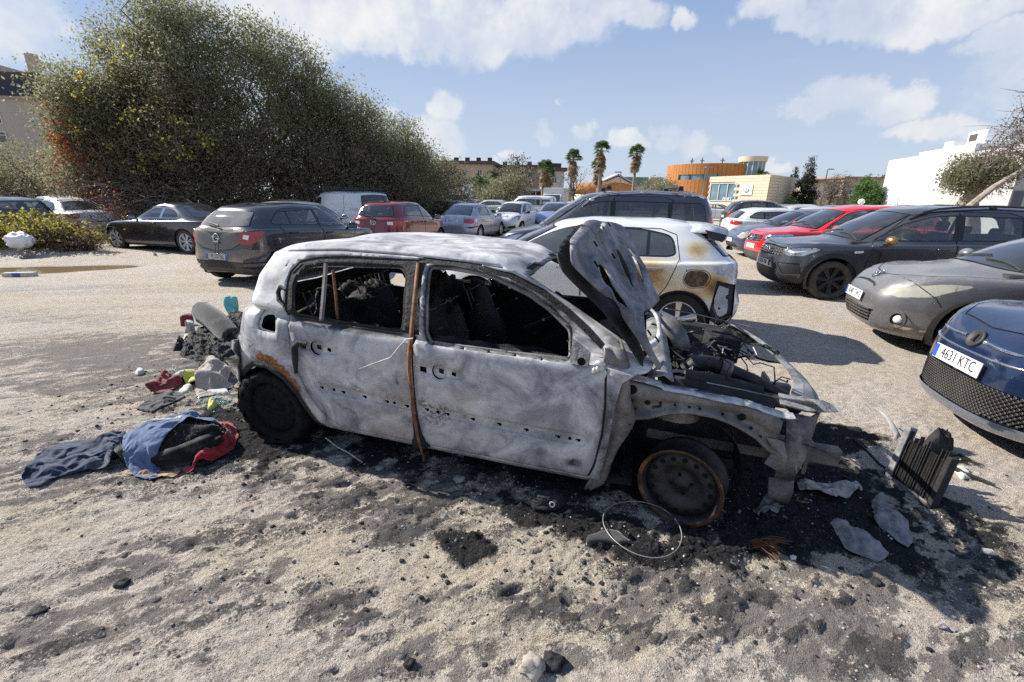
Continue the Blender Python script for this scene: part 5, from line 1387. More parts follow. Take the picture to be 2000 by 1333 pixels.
# divider bar and hanging rusty strips in the rear door window
b=MB();b.tube([X(3.066,.665,1.215),X(3.03,.75,1.06),X(2.997,.835,.905)],.015,6);b.build('window_bar',MATS['scorched_steel'],hero)
b=MB();b.tube([X(3.03,.65,1.18),X(2.985,.70,1.02),X(2.955,.74,.89)],.010,5);b.build('rusty_rod',MATS['rust_strip'],hero)
# floor, firewall, inner sides
b=MB()
b.grid([[X(x,y,.20+.03*math.sin(x*9)*math.cos(y*8)) for y in np.linspace(-.80,.80,9)] for x in np.linspace(1.1,3.72,16)])
b.grid([[X(1.16+.10*(z>.5),y,z) for z in(.16,.35,.52,.70,.86)] for y in np.linspace(-.74,.74,9)])
b.build('floor_pan',MATS['char'],hero)
tub=MB()
i0=[i for i in range(HH.nu) if 1.42<HH.G[0,i,0]<3.05]
rows=[j for j in range(HH.nv) if.8<=HH.V[j]<=5.4]
for sd in(1,-1):
 tub=MB();tub.grid([[(HH.G[j,i,0]-HREF,sd*(HH.G[j,i,1]-0.075-.02*math.sin(i*1.3+j)),HH.G[j,i,2]) for i in i0] for j in rows])
 tub.build('door_lining',MATS['char'],hero,True)
 # blackened inside pillar behind the door gap
for sd in(1,-1):
 b=MB();b.tube([X(2.45,sd*.60,1.26),X(2.41,sd*.74,.95),X(2.40,sd*.79,.6),X(2.36,sd*.79,.18)],[.04,.05,.07,.07],8);b.build('centre_pillar',MATS['char'],hero,True)
 # burnt seats: springs and lumps
def lump(name,c,r,mat,parent=None,seed=0,nu=28,nv=16,amp=.22,freq=3.0,M=None):
 rg=np.random.RandomState(seed);b=MB();b.ell((0,0,0),(1,1,1),nu,nv)
 V=np.array(b.v);ph=rg.uniform(0,6.28,12);d=0
 for k in range(4):
  f=freq*1.8**k;w=rg.normal(size=3);w/=np.linalg.norm(w);w2=rg.normal(size=3);w2/=np.linalg.norm(w2)
  d=d+amp*.62**k*np.sin(V@w*f+ph[k])*np.cos(V@w2*f*1.1+ph[k+4])
 V=V*(1+d)[:,None]*np.array(r)
 if M is not None:V=np.array([tuple(M@Vector(v)) for v in V])
 V+=np.array(c)
 return mobj(name,V,b.f,mat,parent,True)
for k,(x,y) in enumerate(((2.05,.36),(2.05,-.36),(2.98,.30),(2.98,-.30))):
 M=Matrix.Rotation(R(18),3,'Y')
 o=lump('burnt_seat',X(x+.30,y,.66),(.10,.25,.36 if k<2 else.30),MATS['char'],hero,20+k,amp=.16,M=M)
 lump('seat_base',X(x+.03,y,.36),(.30,.26,.11),MATS['char'],o,30+k,amp=.2)
 b=MB()
 for q in range(7):b.tube([X(x+.22+.19*t_,y-.2+.066*q+.012*math.sin(9*t_+q),.42+.55*t_) for t_ in np.linspace(0,1,9)],.006,4)
 for q in range(5):b.tube([X(x+.18+.045*q+.008*math.sin(t_*20),y-.22+.44*t_,.50+.12*q) for t_ in np.linspace(0,1,9)],.005,4)
 sp_=b.build('seat_springs',MATS['scorched_steel'],o);sp_['kind']='stuff'
lump('burnt_heap',X(3.45,.05,.62),(.28,.62,.26),MATS['char'],hero,44,40,22,.22,4.5)
lump('burnt_heap',X(2.72,-.2,.86),(.16,.26,.22),MATS['char'],hero,45,36,20,.25,4.5)
b=MB();b.tube([X(1.33,-.72,.82),X(1.36,-.3,.85),X(1.36,.3,.85),X(1.33,.72,.80)],.035,8);b.tube([X(1.36,.1,.84),X(1.50,.1,.50),X(1.5,.1,.25)],.03,6)
b.build('dashboard_beam',MATS['char'],hero,True)
lump('dashboard_remains',X(1.32,0,.74),(.16,.66,.12),MATS['char'],hero,47,44,18,.28,5)
M=Matrix.Translation(X(1.72,-.36,.82))@Matrix.Rotation(R(-62),4,'Y')
b=MB();b.lathe([(.172,-.011),(.185,0),(.172,.011),(.162,0)],26,M,True);b.tube([M@Vector((-.17,0,0)),M@Vector((.17,0,0))],.012,6);b.tube([M@Vector((0,0,0)),M@Vector((0,0,-.35))],.02,6)
b.build('steering_wheel',MATS['char'],hero,True)
# hinge pillar and inner wing on the near (right) and far side
def wing(sd):
 n='inner_wing'
 y0=.765
 top=[(1.30,.80),(1.19,.79),(1.03,.775),(.867,.765),(.707,.758),(.58,.745),(.442,.720)]
 low=[(1.30,.62),(1.17,.585),(1.07,.606),(.992,.649),(.888,.676),(.757,.674),(.657,.648),(.555,.601),(.47,.53)]
 rows=[]
 for k in range(27):
  x=1.30-(1.30-.45)*k/26
  zt=float(np.interp(-x,[-p[0] for p in top],[p[1] for p in top]));zb=float(np.interp(-x,[-p[0] for p in low],[p[1] for p in low]))
  zm=zb+(zt-zb)*.55
  rows.append([X(x,sd*(y0+.035),zb-.004),X(x,sd*(y0+.02),zb+.010),X(x,sd*(y0-.006),zb+.022),X(x,sd*(y0-.006),zm-.010),X(x,sd*(y0+.014),zm),X(x,sd*(y0+.012),zt-.012),X(x,sd*(y0-.002),zt)])
 b=MB();b.grid(rows);w=b.build(n,MATS['scorched_steel'],hero,True);solid(w,.012,0)
 # bright flange along the top
 b=MB();rows=[]
 for k in range(40):
  x=1.195-(1.195-.40)*k/39
  zt=float(np.interp(-x,[-p[0] for p in top],[p[1] for p in top]))+.006+.003*math.sin(k*.5)+(.012 if k<9 else 0)
  e=.004*math.sin(k*2.1)+.004*math.sin(k*.7)
  rows.append([X(x,sd*(y0+.020+e*.5),zt-.006+e*.5),X(x,sd*(y0+.008),zt+.001),X(x,sd*(y0-.02+e*.5),zt+.003),X(x,sd*(y0-.045+e),zt+.002)])
 b.grid(rows);f=b.build('wing_flange',MATS['bright_edge'],w,False);solid(f,.004,0)
 b=MB()
 for(x,r1,r2) in((.93,.060,.014),(.80,.072,.013),(1.02,.014,.008),(.62,.012,.009),(.52,.03,.008)):
  zt=float(np.interp(-x,[-p[0] for p in top],[p[1] for p in top]))+.0165
  b.add([X(x+r1*math.cos(a),sd*(y0-.022)+r2*math.sin(a),zt+.004) for a in np.linspace(0,2*PI,13)[:-1]],[tuple(range(12))])
 b.build('flange_slot',MATS['char'],w)['kind']='stuff'
 # dark inner rail behind the flange
 b=MB()
 b.grid([[X(x,sd*(y0-.07),.735),X(x,sd*(y0-.10),.80-.05*(1-x)),X(x,sd*(y0-.17),.79-.05*(1-x)),X(x,sd*(y0-.19),.70)] for x in np.linspace(1.02,.28,14)])
 o=b.build('inner_rail',MATS['char'],w,False);solid(o,.008,0)
 # holes punched in the pillar panel
 b=MB()
 for(x,z,r) in((1.171,.748,.026),(1.182,.682,.025),(1.084,.690,.014),(.633,.692,.019),(1.14,.64,.006),(.95,.70,.006),(.88,.70,.006),(.83,.70,.006),(.72,.69,.007),(.58,.64,.007),(.53,.60,.007)):
  zz=0
  b.lathe([(0,.0),(r,.0),(r*1.12,-.006)],16,Matrix.Translation(X(x,sd*(y0+.020),z))@Matrix.Rotation(-PI/2*sd,4,'X'))
 b.build('panel_hole',MATS['under'],w)['kind']='stuff'
 # hinge pillar between the door and the arch
 b=MB();rows=[]
 for(xa,xb,z) in((1.335,1.245,.965),(1.33,1.20,.88),(1.305,1.19,.80),(1.30,1.175,.70),(1.295,1.13,.60),(1.292,1.145,.53),(1.292,1.175,.46),(1.295,1.205,.38),(1.305,1.225,.30),(1.32,1.235,.22),(1.335,1.25,.16),(1.35,1.30,.115)):
  k=(z-.1)/.85
  rows.append([X(xa,sd*.815,z),X(xa-.02,sd*.800,z),X((xa+xb)/2+.01,sd*.795,z),X((xa+xb)/2-.01,sd*.812,z),X(xb+.012,sd*.805,z),X(xb,sd*.79,z),X(xb+.02,sd*.66,z+.01)])
 b.grid(rows);o=b.build('hinge_pillar',MATS['scorched_steel'],hero,True);solid(o,.01,0)
 # arch back wall down to the sill
 b=MB();b.grid([[X(.87+math.cos(R(a))*.31,sd*y,.34+math.sin(R(a))*.31) for y in(.76,.62,.46)] for a in range(-35,196,11)])
 b.build('arch_liner',MATS['char'],hero,True)
 # strut tower and inner apron
 b=MB();b.lathe([(.05,.0),(.085,.005),(.10,-.02),(.13,-.03),(.14,-.22)],20,Matrix.Translation(X(.92,sd*.56,.78)));b.build('strut_tower',MATS['scorched_steel'],hero,True)
 b=MB();b.grid([[X(x,sd*.47,.24),X(x,sd*.50,.45),X(x,sd*.53,.66),X(x,sd*.60,.74)] for x in np.linspace(1.12,.42,8)]);o=b.build('apron',MATS['char'],hero,True);solid(o,.01,0)
 # chassis leg and crash box
 b=MB();b.box(X(.62,sd*.46,.40),(.85,.075,.13));b.box(X(.13,sd*.46,.405),(.20,.065,.10));bevel(b.build('chassis_leg',MATS['scorched_steel'],hero),.008)
 b=MB();b.box(X(.205,sd*.46,.405),(.02,.16,.20));b.build('mount_plate',MATS['scorched_steel'],hero)
 return w
wing(1);wing(-1)
# torn metal at the front of the near wing
b=MB()
b.grid([[X(.50,.775,.60),X(.46,.785,.54),X(.49,.80,.47)],[X(.45,.78,.60),X(.42,.80,.53),X(.44,.82,.455)],[X(.42,.775,.59),X(.395,.79,.52),X(.40,.81,.47)]])
b.add([X(.40,.77,.60),X(.35,.775,.60),X(.335,.79,.44)],[(0,1,2)])
solid(b.build('torn_bracket',MATS['scorched_steel'],hero),.004,0)
b=MB();b.grid([[X(.42,.70,.72),X(.40,.72,.60),X(.38,.70,.48),X(.37,.62,.30)],[X(.30,.69,.71),X(.29,.71,.60),X(.28,.69,.48),X(.27,.60,.29)],[X(.24,.60,.70),X(.25,.62,.58),X(.25,.60,.47),X(.25,.52,.28)]]);solid(b.build('front_panel',MATS['hood_steel'],hero,True),.012,0)
b=MB();b.grid([[X(.385,.60,.28),X(.26,.585,.30)],[X(.375,.615,.20),X(.25,.60,.215)],[X(.365,.60,.145),X(.25,.585,.13)],[X(.34,.57,.125),X(.27,.56,.115)]]);solid(b.build('hanging_plate',MATS['scorched_steel'],hero,True),.008,0)
# bowed slam panel that ran over the radiator
pts=[(.50,-.72,.795),(.40,-.60,.800),(.29,-.40,.775),(.22,-.15,.745),(.19,.10,.735),(.20,.32,.735),(.235,.50,.735),(.28,.60,.735)]
b=MB();rows=[]
for k,(x,y,z) in enumerate(pts):
 w=[.05,.06,.065,.065,.07,.085,.12,.09][k]
 e=.006*math.sin(k*3.1)
 rows.append([X(x+w*.9,y-.02,z+e+.004),X(x+w*.45,y-.01,z+.012-e),X(x,y,z+e),X(x-.035,y+.004,z-.030-e),X(x-.045,y,z-.062+2*e)])
b.grid(rows);o=b.build('slam_panel',MATS['hood_steel'],hero,False);solid(o,.005,0);add_attr(o,'rust',np.zeros(len(b.v)))
b=MB();b.grid([[X(.46,.72,.765),X(.44,.60,.775)],[X(.34,.72,.75),X(.33,.60,.765)],[X(.23,.66,.735),X(.22,.56,.755)],[X(.155,.60,.722),X(.17,.55,.735)]]);solid(b.build('wing_bracket',MATS['ash_grey'],hero),.006,0)
b=MB();b.grid([[X(.80,.66,.80),X(.80,.60,.77)],[X(.62,.665,.79),X(.62,.60,.76)],[X(.44,.67,.775),X(.44,.60,.75)],[X(.36,.67,.765),X(.36,.60,.745)]]);solid(b.build('support_strip',MATS['hood_steel'],hero),.006,0)
# far rail sheet (blackened wing bracket)
b=MB();b.grid([[X(.96,-.74,.86),X(.95,-.66,.88)],[X(.75,-.75,.84),X(.74,-.67,.86)],[X(.55,-.755,.815),X(.53,-.67,.83)],[X(.33,-.74,.79),X(.31,-.68,.795)]]);solid(b.build('far_wing_bracket',MATS['hood_steel'],hero),.006,0)
# engine bay
e1=lump('engine_block',X(.72,-.12,.50),(.20,.34,.20),MATS['char'],hero,51,40,22,.18,5)
b=MB()
b.box(X(.74,-.14,.62),(.26,.50,.10));b.box(X(.58,-.2,.52),(.10,.4,.16));b.box(X(.80,.22,.52),(.22,.20,.28));b.box(X(.56,-.42,.70),(.22,.24,.18));b.box(X(.93,-.34,.70),(.16,.26,.14));b.box(X(.42,.2,.55),(.06,.5,.2))
for k in range(6):b.box(X(.70,-.34+.08*k,.69),(.2,.03,.04))
bevel(b.build('engine_parts',MATS['char'],hero),.012)
b=MB();b.tube([X(.88,.30,.66),X(.865,.33,.74),X(.82,.34,.79),X(.74,.345,.80),X(.66,.35,.785),X(.50,.38,.745),X(.36,.42,.69),X(.27,.45,.63)],[.042,.045,.048,.046,.040,.036,.036,.034],12);b.build('air_hose',MATS['rim_black'],hero,True)
b=MB();b.lathe([(.052,-.03),(.056,0),(.052,.03)],16,Matrix.Translation(X(.66,.35,.785))@Matrix.Rotation(R(80),4,'Y'));b.build('hose_clamp',MATS['scorched_steel'],hero,True)
b=MB();b.tube([X(.90,.58,.78),X(.72,.60,.775),X(.52,.60,.755)],[.05,.055,.045],10);b.build('wiper_motor_cover',MATS['char'],hero,True)
# round air-box ring standing behind the bonnet
Mx=Matrix.Translation(X(.93,-.30,.74))@Matrix.Rotation(R(-62),4,'Y')@Matrix.Rotation(R(25),4,'X')
b=MB();b.lathe([(.150,-.07),(.165,-.06),(.168,.05),(.155,.065),(.143,.05),(.140,-.05)],28,Mx,True);b.build('air_box_ring',MATS['scorched_steel'],hero,True)
b=MB();b.grid([[X(1.10,y,.80),X(1.02,y,.83),X(.97,y,.80)] for y in np.linspace(-.72,.72,12)]);solid(b.build('scuttle',MATS['hood_steel'],hero,True),.01,0)
rg=random.Random(5);b=MB()
for k in range(46):
 x,y=rg.uniform(.35,1.1),rg.uniform(-.65,.55);z=rg.uniform(.60,.82);p=[X(x,y,z)]
 dx,dy=rg.uniform(-.1,.1),rg.uniform(-.1,.1)
 for q in range(5):x+=dx+rg.uniform(-.04,.04);y+=dy+rg.uniform(-.04,.04);z+=rg.uniform(-.05,.04);p.append(X(x,y,min(z,.86)))
 b.tube(p,rg.choice((.004,.005,.008)),4)
b.build('wiring',MATS['char'],hero)['kind']='stuff'
b=MB()
for k in range(16):
 x,y=rg.uniform(.45,1.05),rg.uniform(-.7,.5);z=rg.uniform(.70,.82)
 b.tube([X(x,y,z),X(x+rg.uniform(-.06,.06),y+rg.uniform(-.06,.06),z+rg.uniform(0,.06)),X(x+rg.uniform(-.12,.12),y+rg.uniform(-.1,.1),z+rg.uniform(-.05,.05))],.0035,4)
b.build('bare_wires',MATS['ash_pale'],hero)['kind']='stuff'
# wheels: bare steel rim in front, charred remains of a tyre behind
def steel_wheel(loc,steer,side,rust,tyre):
 Mx=Matrix.Rotation(steer,4,'Z')@Matrix.Rotation(-PI/2*side,4,'X')
 r=.218;w=.17
 b=MB()
 b.lathe([(r*.90,w*.44),(r*.985,w*.50),(r,w*.485),(r*.99,w*.46),(r*.93,w*.42),(r*.885,w*.25),(r*.86,-w*.05),(r*.89,-w*.3),(r*.97,-w*.44),(r*1.0,-w*.5),(r*.97,-w*.49),(r*.87,-w*.32),(r*.82,0),(r*.84,w*.3)],44,Mx,True)
 rim=b.build('wheel',MATS['rim_black' if rust else 'charred_shade_black'],hero,True,loc=loc)
 if rust:
  b=MB();b.lathe([(r*.905,w*.445),(r*.985,w*.505),(r*1.003,w*.49),(r*.995,w*.455),(r*.93,w*.425)],44,Mx);b.build('rim_lip',MATS['rust_rim'],rim,True)
 b=MB();b.lathe([(.0,w*.22),(.035,w*.22),(.04,w*.16),(.085,w*.14),(.105,w*.24),(.125,w*.30),(.15,w*.29),(.175,w*.24),(.188,w*.10)],44,Mx);d=b.build('wheel_disc',MATS['rim_black' if rust else 'charred_shade_black'],rim,True)
 b=MB()
 for k in range(16):
  a=2*PI*k/16;rr_=.152;zz=w*.298
  V=[Mx@Vector((rr_*math.cos(a)+.0135*math.cos(q),rr_*math.sin(a)+.0135*math.sin(q),zz+.0022)) for q in np.linspace(0,2*PI,13)[:-1]]
  b.add(V,[tuple(range(12))])
 for k in range(4):
  a=2*PI*k/4+.3;b.lathe([(0,.012),(.008,.012),(.010,0)],6,Mx@Matrix.Translation((.055*math.cos(a),.055*math.sin(a),w*.15)))
 b.build('vent_hole',MATS['under'],rim)['kind']='stuff'
 if tyre:
  b=MB();b.lathe([(r*.96,-w*.5),(r*1.10,-w*.62),(r*1.20,-w*.55),(r*1.22,0),(r*1.19,w*.5),(r*1.10,w*.56),(r*.98,w*.5)],40,Mx)
  V=np.array(b.v);nn=.012*np.sin(V[:,0]*55)*np.cos(V[:,2]*47);V+=np.sign(V)*nn[:,None];b.v=[tuple(v) for v in V]
  b.build('charred_tyre',MATS['charred_shade_black'],rim,True)
 return rim
steel_wheel(X(.845,.785,.268),R(-17),1,True,False)
steel_wheel(X(.845,-.72,.268),R(-17),-1,True,False)
steel_wheel(X(3.47,.745,.222),0,1,False,True)
steel_wheel(X(3.47,-.72,.222),0,-1,False,True)
b=MB();b.tube([X(.845,-.7,.268),X(.845,.66,.268)],.03,8);b.tube([X(3.47,-.7,.222),X(3.47,.68,.222)],.035,8);b.box(X(.72,0,.26),(.35,1.0,.06));b.build('axle',MATS['char'],hero)
b=MB();b.lathe([(0,0),(.125,0),(.125,-.02),(0,-.02)],28,Matrix.Translation(X(.845,.68,.268))@Matrix.Rotation(R(-17),4,'Z')@Matrix.Rotation(-PI/2,4,'X'));b.build('brake_disc',MATS['rust_rim'],hero,True)
# bonnet, thrown open: outer skin and pressed inner frame with long slots
hood_out=[(.531,-.046),(.576,.167),(.643,.409),(.752,.658),(.708,.731),(.557,.79),(.145,.874),(-.155,.891),(-.612,.864),(-.955,.794),(-.90,.70),(-.707,.652-.03),(-.524,.448),(-.33,.30),(-.307,.19),(.022,.205),(.25,.235),(.425,.187),(.497,.144),(.56,.072),(.459,-.032)]
hood_out=[(.531,-.046),(.576,.167),(.643,.409),(.752,.658),(.708,.731),(.557,.79),(.145,.874),(-.155,.891),(-.612,.864),(-.955,.794),(-.86,.70),(-.63,.56),(-.524,.448),(-.275,.278),(-.307,.19),(.022,.205),(.25,.235),(.36,.187),(.42,.144),(.45,.072),(.459,-.032)]
slots=[round_poly([(.44,.61),(.385,.575),(.465,.46),(.44,.33),(.50,.311),(.60,.399),(.55,.515)],.03,3),round_poly([(.03,.645),(-.08,.621),(-.042,.492),(.096,.367),(.150,.383),(.124,.479)],.03,3),round_poly([(-.35,.665),(-.47,.625),(-.37,.487),(-.159,.359),(-.096,.358),(-.221,.505)],.03,3)]
HO_o=np.array((0.969,0.2408,0.9038));HY=np.array((.1387,.9903,.0086));HL_=np.array((.6364,-.0958,.7654))
HY=HY/np.linalg.norm(HY);HL_=HL_-HY*(HL_@HY);HL_/=np.linalg.norm(HL_);HNn=np.cross(HY,HL_);HNn*=-1 if HNn[0]>0 else 1  # faces forward (-x): the underside
ho=round_poly(hood_out,.03,3)
def hood_sheet(nm,poly,holes,off,relief,mat,th):
 pts=[]
 dn=densify(poly,.02);V2=[Vector(p) for p in dn];E=[(i,(i+1)%len(dn)) for i in range(len(dn))]
 for h_ in holes:
  d2=densify(h_,.02);b0=len(V2);V2+=[Vector(p) for p in d2];E+=[(b0+i,b0+(i+1)%len(d2)) for i in range(len(d2))]
 g=np.array([(x,y) for x in np.arange(-1,.8,.022) for y in np.arange(-.06,.9,.022)])
 g=g[in_poly(g,poly)]
 V2+=[Vector(p) for p in g]
 vo,eo,fo,*_=delaunay_2d_cdt(V2,E,[],0,1e-5)
 A=np.array([tuple(p) for p in vo]);T=np.array([tuple(f) for f in fo]);c=A[T].mean(axis=1)
 k=in_poly(c,poly)
 for h_ in holes:k&=~in_poly(c,h_)
 T=T[k]
 bow=-.05*((A[:,0]+.1)/.8)**2-.06*np.clip((A[:,1]-.70)/.2,0,1)**2+.012*np.sin(A[:,0]*7+1)*np.cos(A[:,1]*8)
 rl=np.zeros(len(A))
 if relief:
  for h_ in slots:
   d=dist_poly(A,h_);rl+=.022*np.exp(-((d-.035)/.022)**2)
  d=dist_poly(A,poly);rl+=.020*np.exp(-((d-.03)/.03)**2)
  rl+=.016*np.exp(-((np.abs(A[:,1]-(.77-.10*A[:,0]**2)))/.03)**2)
 W3=HO_o+A[:,:1]*HY+A[:,1:2]*HL_+HNn*(bow+off+rl)[:,None]
 o=mobj(nm,W3-np.array([HREF,0,0]),T,mat,hood_root,True)
 r=.9*np.exp(-(((A[:,0]+.12)/.10)**2+((A[:,1]-.40)/.05)**2))+.75*np.exp(-(((A[:,0]-.03)/.05)**2+((A[:,1]-.52)/.16)**2))*.7+.6*np.exp(-(((A[:,0]+.30)/.06)**2+((A[:,1]-.55)/.12)**2))*.7
 add_attr(o,'rust',r);add_attr(o,'soot',np.full(len(A),.25))
 solid(o,th,0)
 return o
hood_root=hero
hs_=hood_sheet('bonnet_skin',ho,[],-.045,False,MATS['char'],.006)
hood_root=hs_
hood_sheet('bonnet_frame',inset(ho,.012),slots,.0,True,MATS['hood_steel'],.006)
b=MB()
for(y,l) in((.62,.60),(.40,.70),(.20,.60),(.48,.16),(.42,.10),(-.20,.80)):
 c=HO_o+y*HY+l*HL_+HNn*.018-np.array((HREF,0,0));Mh=Matrix((HY,HL_,HNn)).transposed()
 b.box(c,(.016,.035,.006),M=Mh)
b.build('frame_slot',MATS['under'],hs_)['kind']='stuff'
c=HO_o+.10*HY+.78*HL_+HNn*.03-np.array((HREF,0,0))
b=MB();b.tube([c,c+.06*HY-.02*HL_+.02*HNn,c+.10*HY+.0*HL_+.035*HNn],[.012,.010,.014],6);b.build('bonnet_catch',MATS['bright_edge'],hs_)
# hanging melted handle, drooping wire, rusty strip down the pillar, ear of melted seal
b=MB();b.tube([X(3.10,.862,.752),X(3.135,.885,.760),X(3.16,.895,.735),X(3.165,.892,.66),X(3.178,.886,.56)],[.016,.020,.022,.020,.012],8);b.build('melted_handle',MATS['char'],hero,True)
pl=[(2.452,.650,1.275),(2.425,.745,1.08),(2.405,.842,.90),(2.398,.880,.80),(2.396,.884,.69),(2.385,.882,.55),(2.375,.884,.42),(2.35,.880,.28),(2.315,.876,.12)]
b=MB();rows=[]
for k,p in enumerate(pl):w=(.010,.013,.014,.013,.011,.010,.012,.010,.006)[k];e=.004*math.sin(k*2);rows.append([X(p[0]+w+e,p[1],p[2]),X(p[0]+e,p[1]+.006,p[2]),X(p[0]-w+e,p[1]+.001,p[2])])
b.grid(rows);solid(b.build('hanging_strip',MATS['rust_strip'],hero,True),.004,0)
b=MB();b.tube([X(2.37,.885,.895),X(2.40,.895,.89),X(2.44,.90,.85),X(2.50,.905,.77),X(2.60,.90,.72),X(2.72,.895,.66)],.004,5);b.build('drooping_wire',MATS['ash_pale'],hero,True)
b=MB();b.tube([X(3.26,.80,1.06),X(3.295,.805,1.075),X(3.315,.805,1.04),X(3.305,.815,.995),X(3.26,.825,.965)],[.012,.014,.014,.016,.012],8);b.build('melted_seal',MATS['char'],hero,True)
# door-mirror stub, inner corner plate
b=MB();b.grid([[X(1.50,.795,.985),X(1.50,.835,.865)],[X(1.46,.80,.965),X(1.46,.84,.862)],[X(1.40,.815,.93),X(1.40,.845,.86)]]);solid(b.build('mirror_plate',MATS['ash_grey'],hero),.008,0)
b=MB();b.lathe([(0,0),(.022,0)],16,Matrix.Translation(X(1.44,.846,.885))@Matrix.Rotation(-PI/2,4,'X'));b.build('mirror_hole',MATS['under'],hero)
b=MB()
for k in range(3):b.ell(X(1.335+.018*k,.850,.868-.012*k),(.014,.012,.022),8,6)
b.ell(X(1.345,.85,.89),(.03,.014,.018),10,6);b.build('melted_clip',MATS['bright_edge'],hero,True)
# ragged remains of the tail corner
rg=random.Random(9);b=MB()
for sd in(1,-1):
 rows=[]
 for k in range(9):
  z=.66-.052*k
  rows.append([X(3.70+.012*math.sin(k*1.9),sd*(.815+.010*math.sin(k*2.7)),z),X(3.745+.014*math.sin(k*1.3+1),sd*(.775+.012*math.sin(k*1.7)),z),X(3.77+.012*math.sin(k*2.3),sd*(.66+.012*math.sin(k)),z-.02)])
 b.grid(rows)
o=b.build('crumpled_corner',MATS['ash_grey'],hero,False);solid(o,.008,0)
# ------------------------------------------------------------------ ground
def ray_dir(px,py):
 return(_fw+_x*((px-1000)/881.3)-_y*((py-666.5)/881.3))
def gpos(px,py,z=0.0):
 """point of the ground seen at a photo pixel"""
 d=ray_dir(px,py);k=(z-CAMH)/d.z
 return(d.x*k,d.y*k)
def at(px,py,Y):
 """point at distance Y seen at a photo pixel: (X, Y, Z)"""
 d=ray_dir(px,py);k=Y/d.y
 return Vector((d.x*k,Y,CAMH+d.z*k))
def vnoise(x,y,seed):
 xi=np.floor(x).astype(np.int64);yi=np.floor(y).astype(np.int64);fx=x-xi;fy=y-yi
 fx=fx*fx*fx*(fx*(fx*6-15)+10);fy=fy*fy*fy*(fy*(fy*6-15)+10)
 def h(a,b_):
  n=(a*374761393+b_*668265263+seed*1442695041)&0x7fffffff
  n=((n^(n>>13))*1274126177)&0x7fffffff
  return((n^(n>>16))&0xffff)/65535.0
 a,b_,c,d=h(xi,yi),h(xi+1,yi),h(xi,yi+1),h(xi+1,yi+1)
 return(a*(1-fx)+b_*fx)*(1-fy)+(c*(1-fx)+d*fx)*fy-0.5
def fbm(x,y,seed,oct=4,gain=0.5):
 v=0;a=1.0
 for k in range(oct):v=v+a*vnoise(x*2**k+17.3*k,y*2**k-9.1*k,seed+k);a*=gain
 return v
def axis(lo,hi,f0,f1,step,grow,maxstep=60):
 a=list(np.arange(f0,f1,step));s_=step
 while a[-1]<hi:s_=min(s_*grow,maxstep);a.append(a[-1]+s_)
 s_=step;pre=[];q=f0
 while q>lo:s_=min(s_*grow,maxstep);q-=s_;pre.append(q)
 return np.array(pre[::-1]+a)
gx=axis(-2500,2500,-3.1,3.1,0.0115,1.03)
gy=axis(-60,3000,0.95,3.6,0.0105,1.026)
GX,GY=np.meshgrid(gx,gy)
cr,sr=math.cos(R(28)),math.sin(R(28))
U=GX*cr+GY*sr;Vv=-GX*sr+GY*cr  # streaks run along U
def blob(cx,cy,rx,ry,rot=0.0):
 c_,s_=math.cos(R(rot)),math.sin(R(rot));dx,dy=GX-cx,GY-cy
 return np.exp(-(((dx*c_+dy*s_)/rx)**2+((-dx*s_+dy*c_)/ry)**2))
def pblob(px,py,rx,ry,rot=0.0):
 q=gpos(px,py);return blob(q[0],q[1],rx,ry,rot)
warp=fbm(GX*3,GY*3,3,3)
# deep black: fire bed under and in front of the burnt car
black=np.maximum.reduce([blob(0.1,3.05,2.2,.75,-15)*1.0,blob(1.25,2.35,.75,.52,-15)*1.25,blob(1.95,2.25,.62,.46,-10)*1.25,blob(1.55,2.55,.6,.5,-10)*1.2,blob(1.6,2.0,.55,.22,-12)*1.1,pblob(1250,1050,.38,.17,-8)*1.05,pblob(1060,1010,.22,.10,0)*1.0,pblob(1420,1085,.25,.09,0)*.85,blob(-1.75,2.75,.42,.28,-15)*1.2,pblob(905,1065,.16,.075,-20)*.95,pblob(940,1085,.14,.06,20)*.7,pblob(430,800,.45,.2,-10)*.8,pblob(470,700,.6,.35,-15)*.62,pblob(1690,1000,.42,.22,-20)*.8,pblob(1560,850,.5,.3,0)*.85,pblob(1840,900,.35,.22,0)*.45])
grey=np.maximum.reduce([pblob(260,700,2.2,1.0,-12)*.75,pblob(120,900,1.3,.5,0)*.5,pblob(60,620,2.0,.5,-5)*.4,pblob(700,960,.9,.3,-15)*.45,pblob(1650,1210,.9,.35,-10)*.5,pblob(300,1200,.8,.25,10)*.40,pblob(1900,1150,.5,.4,0)*.35,pblob(300,690,1.0,.55,-10)*.62,pblob(150,760,.9,.35,0)*.55,pblob(650,930,.5,.2,-15)*.5,pblob(780,1020,.34,.16,-25)*.62,pblob(560,1010,.4,.2,20)*.42,pblob(720,1200,.38,.13,10)*.5,pblob(350,1080,.5,.2,15)*.45,pblob(1150,1190,.25,.1,0)*.55,pblob(1270,1240,.22,.1,10)*.6,pblob(1450,1200,.28,.14,-30)*.6,pblob(1700,1180,.5,.2,-20)*.5,pblob(1050,1180,.2,.1,0)*.6,pblob(1330,1140,.3,.09,0)*.65,pblob(1850,1250,.5,.2,10)*.42,pblob(200,950,.6,.2,0)*.4,pblob(880,1290,.3,.1,0)*.5,pblob(100,1250,.5,.2,0)*.4,pblob(1090,1290,.13,.07,0)*.8])
nz1=fbm(GX*5.2,GY*5.2,21,5,.6);nz2=fbm(U*4,Vv*13,31,4,.6);nz3=fbm(GX*17,GY*17,37,3,.6)
near=np.exp(-((GX/5)**2+((GY-2)/4.2)**2))
clod=np.clip((fbm(U*7,Vv*15,77,4,.55)+.30*warp-.08)*5.0,0,1)  # thin char crusts
ash=np.clip(black*1.55+1.5*nz1*(.25+black)-.18,0,1)
